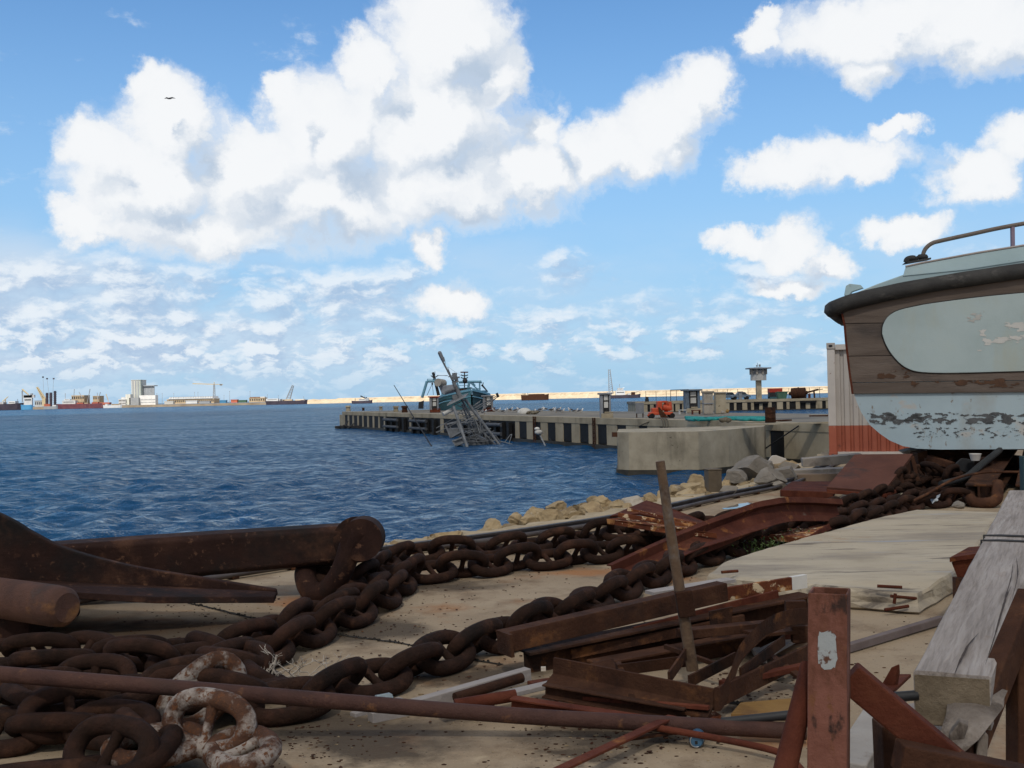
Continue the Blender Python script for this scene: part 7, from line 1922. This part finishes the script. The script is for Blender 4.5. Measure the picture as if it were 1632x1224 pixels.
    m.loft(rings, True); rr = m.part('rub_rail', FEND, t)
    m = MB()
    for x in (1338, 1400, 1466, 1535, 1608):
        y = railY(x) + 1; p = P(x, y) + V(0, -.165, 0); m.cyl(p, p + V(0, .05, 0), .028, n=10)
    m.part('bolt', DARK, rr)
    # deck edge and coaming above the rail
    def dk(x):
        return railY(x)
    m = MB(); pr = [P(x, y) for x, y in ((1346, 478), (1366, 466), (1400, 452), (1442, 437), (1480, 430), (1560, 416), (1640, 404), (1900, 375), (2300, 345), (2300, 372), (1900, 400), (1640, 428), (1500, 450), (1400, 469))]
    m.prism([p + V(0, .06, 0) for p in pr], EX(bw - .12)); m.part('deck', DECKB, t, .012)
    m = MB(); pr = [P(x, y) for x, y in ((1440.5, 440), (1445, 424.5), (1470, 419), (1500, 413.5), (1560, 402.5), (1632, 391), (1900, 358), (2250, 330), (2250, 356), (1900, 384), (1632, 416), (1540, 430))]
    m.prism([p + V(0, .045, 0) for p in pr], EX(bw - .09)); m.part('coaming', DECKB, t, .012)
    m = MB(); m.tube([P(x, y - .4) + V(0, .05, 0) for x, y in ((1445, 424.5), (1470, 419), (1500, 413.5), (1560, 402.5), (1632, 391), (1900, 358), (2250, 330))], .018, 6); m.part('coaming_bead', WOODGREY, t)
    m = MB(); m.prism([P(x, y) + V(0, .25, 0) for x, y in ((1353, 468), (1356, 453), (1362, 449.5), (1380, 451.5), (1384, 456), (1366, 462), (1360, 469))], V(.06, .16, 0)); m.part('stern_chock', DECKB, t, .004)
    # handrail
    m = MB(); hr = cr([P(1484, 407), P(1486, 397), P(1491, 389), P(1500, 382.5), P(1512, 379), P(1560, 368.5), P(1632, 353.5), P(1800, 325)], 6); m.tube([p + V(0, .35, 0) for p in hr], .033, 10); h = m.part('handrail', M('brown_tube', [(.3, (.13, .10, .08)), (.7, (.2, .165, .14))], 3, 7, .6, .2), t)
    m = MB(); m.bar(P(1630.5, 355) + V(0, .35, 0), P(1631, 393) + V(0, .35, 0), .05, .05, (0, 1, 0)); m.part('rail_post', M('mauve_paint', [(.3, (.20, .14, .19)), (.7, (.28, .21, .27))], 3, 5, .7, .1), h)
    # fairlead: two horns and a foot
    m = MB(); m.tube(cr([P(1457, 414) + V(0, .33, 0), P(1459, 409.5) + V(0, .33, 0), P(1466, 407.5) + V(0, .33, 0), P(1472, 408.5) + V(0, .33, 0)], 4), [.05] * 12 + [.02], 8)
    m.tube(cr([P(1468, 412) + V(0, .33, 0), P(1474, 407) + V(0, .33, 0), P(1482, 405) + V(0, .33, 0), P(1492, 406) + V(0, .33, 0)], 4), [.03] * 6 + [.045] * 6 + [.02], 8)
    m.prism([P(x, y) + V(0, .25, 0) for x, y in ((1454, 417), (1458, 413), (1494, 407), (1494, 410))], V(0, .2, 0)); m.part('fairlead', FEND, t)
build_boat()

def build_container():
    D = 25.0
    WH = M('container_white', [(.3, (.46, .42, .39)), (.6, (.56, .52, .48)), (.8, (.59, .55, .51))], 1.2, 8, .7, .15, 20, over=[((.26, .12, .07), 1.8, .62, .72, (1, 1, .4)), ((.18, .08, .05), 9, .68, .72, (1, 1, 1))])
    RD = M('container_red', [(.3, (.33, .085, .05)), (.6, (.42, .12, .07)), (.8, (.46, .16, .10))], 1.2, 8, .7, .15, 20, over=[((.5, .32, .24), 2.4, .64, .74, (1, 1, .3)), ((.2, .06, .04), 5, .62, .7, (1, 1, 1))])
    a = at(1322, 730, D); x0 = a.x; zt = at(1322, 553, D).z; zs = at(1322, 678.5, D).z; dep = 6.0; wd = 2.44
    t = root('shipping_container', V(x0, D, 0), 'tall shipping container, white above and red below, standing behind the boat', 'container')
    def corr(z0, z1, mat, nm):
        m = MB(); xs = []
        n = 11
        for i in range(n):
            u = x0 + .17 + (wd - .34) * i / n; w = (wd - .34) / n
            xs += [(u, 0), (u + w * .5, 0), (u + w * .62, .045), (u + w * .88, .045)]
        xs += [(x0 + wd - .17, 0)]
        front = [V(x, D + .03 + y, 0) for x, y in xs]; back = [V(x0 + wd - .02, D + .1, 0), V(x0 + wd - .02, D + dep, 0), V(x0 + .02, D + dep, 0), V(x0 + .02, D + .1, 0)]
        rg = front + back
        m.loft([[p + V(0, 0, z0) for p in rg], [p + V(0, 0, z1) for p in rg]]); return m.part(nm, mat, t)
    corr(zs, zt - .06, WH, 'upper_wall'); corr(.12, zs, RD, 'lower_wall')
    for i, x in enumerate((x0, x0 + wd)):
        s = 1 if i == 0 else -1
        for y in (D, D + dep):
            m = MB(); m.box((x + s * .085, y + (.0 if y == D else -.0), (zt + zs) / 2), (.17, .14, zt - zs)); m.part('corner_post', WH, t, .01)
            m = MB(); m.box((x + s * .085, y, (zs) / 2 + .04), (.17, .14, zs - .08)); m.part('corner_post', RD, t, .01)
            for z in (zt + .02, .09):
                m = MB(); m.box((x + s * .085, y - .005, z), (.185, .17, .14)); o = m.part('corner_casting', WH if z > 1 else RD, t, .01)
                h = MB(); h.ball((x + s * .085, y - .092, z), (.045, .008, .03), 10, 6); h.part('casting_hole', DARK, o)
    m = MB(); m.box((x0 + wd / 2, D + .01, zt - .01), (wd - .37, .12, .12)); m.box((x0 + wd / 2, D + .01, .1), (wd - .37, .12, .14)); m.part('end_rail', WH, t)
    m = MB(); m.box((x0 + wd / 2, D + dep / 2, zt - .03), (wd - .05, dep - .1, .04)); m.part('roof', WH, t)
    t.rotation_euler.z = R(-18.5)
build_container()

def build_yard_gear():
    # planks piled left of the tilted plate
    def plank(p, q, w, h, mat, lab):
        m = MB(); m.bar(p, q, w, h); m.thing('plank', mat, lab, 'plank', None, .008)
    BL = M('bleached_board', [(.3, (.26, .225, .19)), (.7, (.40, .36, .32))], 2, 8, .9, .6, 12, over=[((.13, .10, .08), 2, .55, .7, (1, 1, 1))])
    plank(at(1278, 737, 21.2), at(1372, 729, 21.0), .45, .16, BL, 'topmost bleached plank of the pile left of the tilted plate')
    plank(at(1259, 755, 19.9), at(1348, 752, 19.6), .42, .15, BL, 'split bleached plank in the middle of the pile')
    plank(at(1262, 762, 19.3), at(1340, 760, 19.1), .3, .14, M('brown_board', [(.3, (.15, .105, .075)), (.7, (.24, .18, .13))], 2, 8, .9, .5), 'brown squared timber under the split plank')
    m = MB(); m.prism([gp(x, y, .1) for x, y in ((1243, 781), (1262, 767), (1335, 767), (1328, 784))], V(0, 0, -.1)); m.thing('steel_plate', RUST_RED, 'flat red-rust plate on the ground under the plank pile', 'plate', None, .01)
    # tilted plate box
    D = 15.7
    t = root('tilted_plate', gp(1385, 790), 'big rust-red steel plate tilted up like a hatch on a frame', 'steel plate')
    q = [at(1317, 776, 15.3), at(1408, 783, 15.0), at(1455, 723, 16.3), at(1362, 724, 16.6)]
    nn = (q[1] - q[0]).cross(q[3] - q[0]).normalized(); nn = nn if nn.z > 0 else -nn
    m = MB(); m.prism(q, -nn * .06); m.part('plate', M('plate_rust', [(.25, (0.058, 0.019, 0.012)), (.5, (0.088, 0.031, 0.019)), (.75, (0.116, 0.044, 0.029))], 2, 9, .8, .4, 30, over=[((.035, .022, .02), 1.3, .54, .64, (1, 1, 1))]), t, .006)
    m = MB(); m.bar(at(1318, 783, 15.25), at(1410, 790, 14.95), .05, .05); m.bar(at(1410, 790, 14.95), at(1458, 768, 16.2), .05, .05); m.part('base_flange', RUST_RED, t, .005)
    m = MB()
    for a, b in (((1452, 728, 16.3), (1462, 768, 16.2)), ((1432, 752, 15.7), (1438, 778, 15.6)), ((1365, 728, 16.7), (1365, 778, 16.6))):
        m.bar(at(*a), at(*b), .06, .10, (0, 1, 0))
    m.prism([at(1412, 782, 15.05), at(1450, 735, 16.2), at(1455, 768, 16.2), at(1415, 788, 15.05)], V(-.02, .02, 0)); m.part('support', RUST, t, .005)
    m = MB(); m.box((gp(1370, 792).x, 15.6, .06), (.75, .4, .12)); m.part('pad', CONC_GREY, t, .01)
    # second rusty box frame right of it
    t = root('box_stand', gp(1490, 785), 'rusty box frame with square openings between tilted plate and keel', 'steel frame')
    m = MB(); m.prism([at(x, y, 17.2) for x, y in ((1462, 722), (1478, 718), (1484, 760), (1468, 765))], V(.05, .6, 0)); m.part('side_plate', RUST, t, .01)
    m = MB()
    for a, b in (((1480, 730, 17.0), (1518, 742, 16.6)), ((1480, 758, 17.0), (1518, 758, 16.6)), ((1518, 740, 16.6), (1519, 760, 16.6)), ((1480, 730, 17), (1481, 760, 17))):
        m.bar(at(*a), at(*b), .10, .10)
    m.part('frame_bar', RUST, t, .006)
    m = MB(); m.prism([at(x, y, 17.6) for x, y in ((1438, 720), (1452, 716.5), (1478, 716.5), (1480, 731), (1455, 731))], V(.1, .5, 0)); m.part('cap_timber', BL, t, .01)
    # cradle of the boat
    t = root('boat_cradle', V(9.0, 17.8, 0), 'heavy rusty cradle beams carrying the keel of the old boat', 'cradle')
    m = MB(); m.cyl(at(1478, 727, 17.6), at(1592, 727, 17.6), .11, n=14); m.part('cross_pipe', RUST, t)
    m = MB(); m.profile(at(1560, 790, 14.6), at(1606, 727, 18.4), ibeam(.34, .30, .03)); m.part('beam', RUST, t, .008)
    m = MB(); m.profile(at(1640, 790, 15.2), at(1650, 727, 18.6), ibeam(.34, .30, .03)); m.part('beam', RUST, t, .008)
    for x in (1600, 1760, 1950, 2150):
        m = MB(); p = at(x, 720, 18.0); m.box((p.x, 18.0, p.z / 2 - .02), (.3, 1.6, p.z - .06)); m.part('chock', RUST, t, .01)
    # shackle at the end of the cradle beam
    m = MB(); m.tube(cr([at(1552, 772, 14.9), at(1545, 790, 14.7), at(1552, 800, 14.5), at(1572, 802, 14.4), at(1588, 795, 14.4), at(1590, 770, 14.6)], 6), .075, 10); m.thing('end_shackle', RUST, 'big rusty shackle at the near end of the cradle beam', 'shackle')
    # timber blocks, cup, cloth
    m = MB(); m.prism([at(x, y, 16.3) for x, y in ((1516, 748), (1532, 730), (1572, 735), (1560, 757))], V(.05, .25, -.05)); m.thing('dark_block', DARK, 'dark flat block with white crumbs under the boat keel', 'block', None, .01)
    m = MB(); m.prism([at(x, y, 17.0) for x, y in ((1488, 731), (1512, 732), (1516, 744), (1496, 742))], V(.05, .2, -.03)); m.thing('timber_block', BL, 'grey wooden block beside the box frame under the keel', 'block', None, .01)
    c = at(1554.5, 734, 16.1); k = 16.1 / FPX
    m = MB(); rings = [[c + V(r * k * math.cos(a), r * k * math.sin(a), z * k) for a in np.linspace(0, 6.283, 19)[:-1]] for r, z in ((6.5, 0), (9, 10), (9.6, 11), (8.6, 11), (6, 1.5))]
    m.loft(rings, True); m.thing('plastic_tub', M('white_plastic', [(.3, (.58, .54, .50)), (.7, (.68, .65, .61))], 2, 4, .5, .05), 'small white plastic tub lying on the dark block under the boat', 'tub')
    m = MB(); P_ = [at(1479, 788, 14.6), at(1484, 798, 14.4), at(1498, 791, 14.5), at(1492, 795, 14.3), at(1486, 803, 14.3)]
    m.prism(P_[:3] + [P_[4]], V(.02, .03, .03)); m.rock(at(1490, 796, 14.4), (.07, .05, .03), 5, 2); m.thing('plastic_bag', M('pale_bag', [(.3, (.40, .46, .52)), (.7, (.55, .60, .64))], 6, 4, .6, .4), 'torn pale blue plastic bag caught on the chains before the boat', 'bag')
    # thin cable drawn over the chains
    m = MB(); m.tube(cr([at(1444, 804, 14.0), at(1480, 786, 14.2), at(1520, 764, 14.6), at(1560, 754, 14.9), at(1600, 752, 15.0), at(1660, 753, 15.0)], 6), .018, 6); m.thing('steel_cable', RUST, 'thin rusty cable drawn over the chain heap to the right', 'cable')
    m = MB(); m.tube(cr([at(1500, 772, 15.0), at(1540, 760, 15.4), at(1565, 740, 16.0), at(1588, 722, 16.5), at(1594, 716, 16.6)], 6), .05, 8); m.thing('rubber_hose', DARK, 'thick dark hose hanging from the boat to the chain heap', 'hose')
    m = MB(); m.rock(at(1528, 806, 13.4), (.11, .08, .06), 17, 3); m.thing('rubble', ROCK_GREY, 'small pinkish-grey stone between chain heap and slab end', 'rubble')
    # tall green post beside the frame edge
    m = MB(); m.box((at(1634, 760, 13.6).x, 13.6, .36), (.1, .1, .72)); m.thing('green_post', TEALDARK, 'dark green post at the far end of the timber beam', 'post', None, .01)
build_yard_gear()
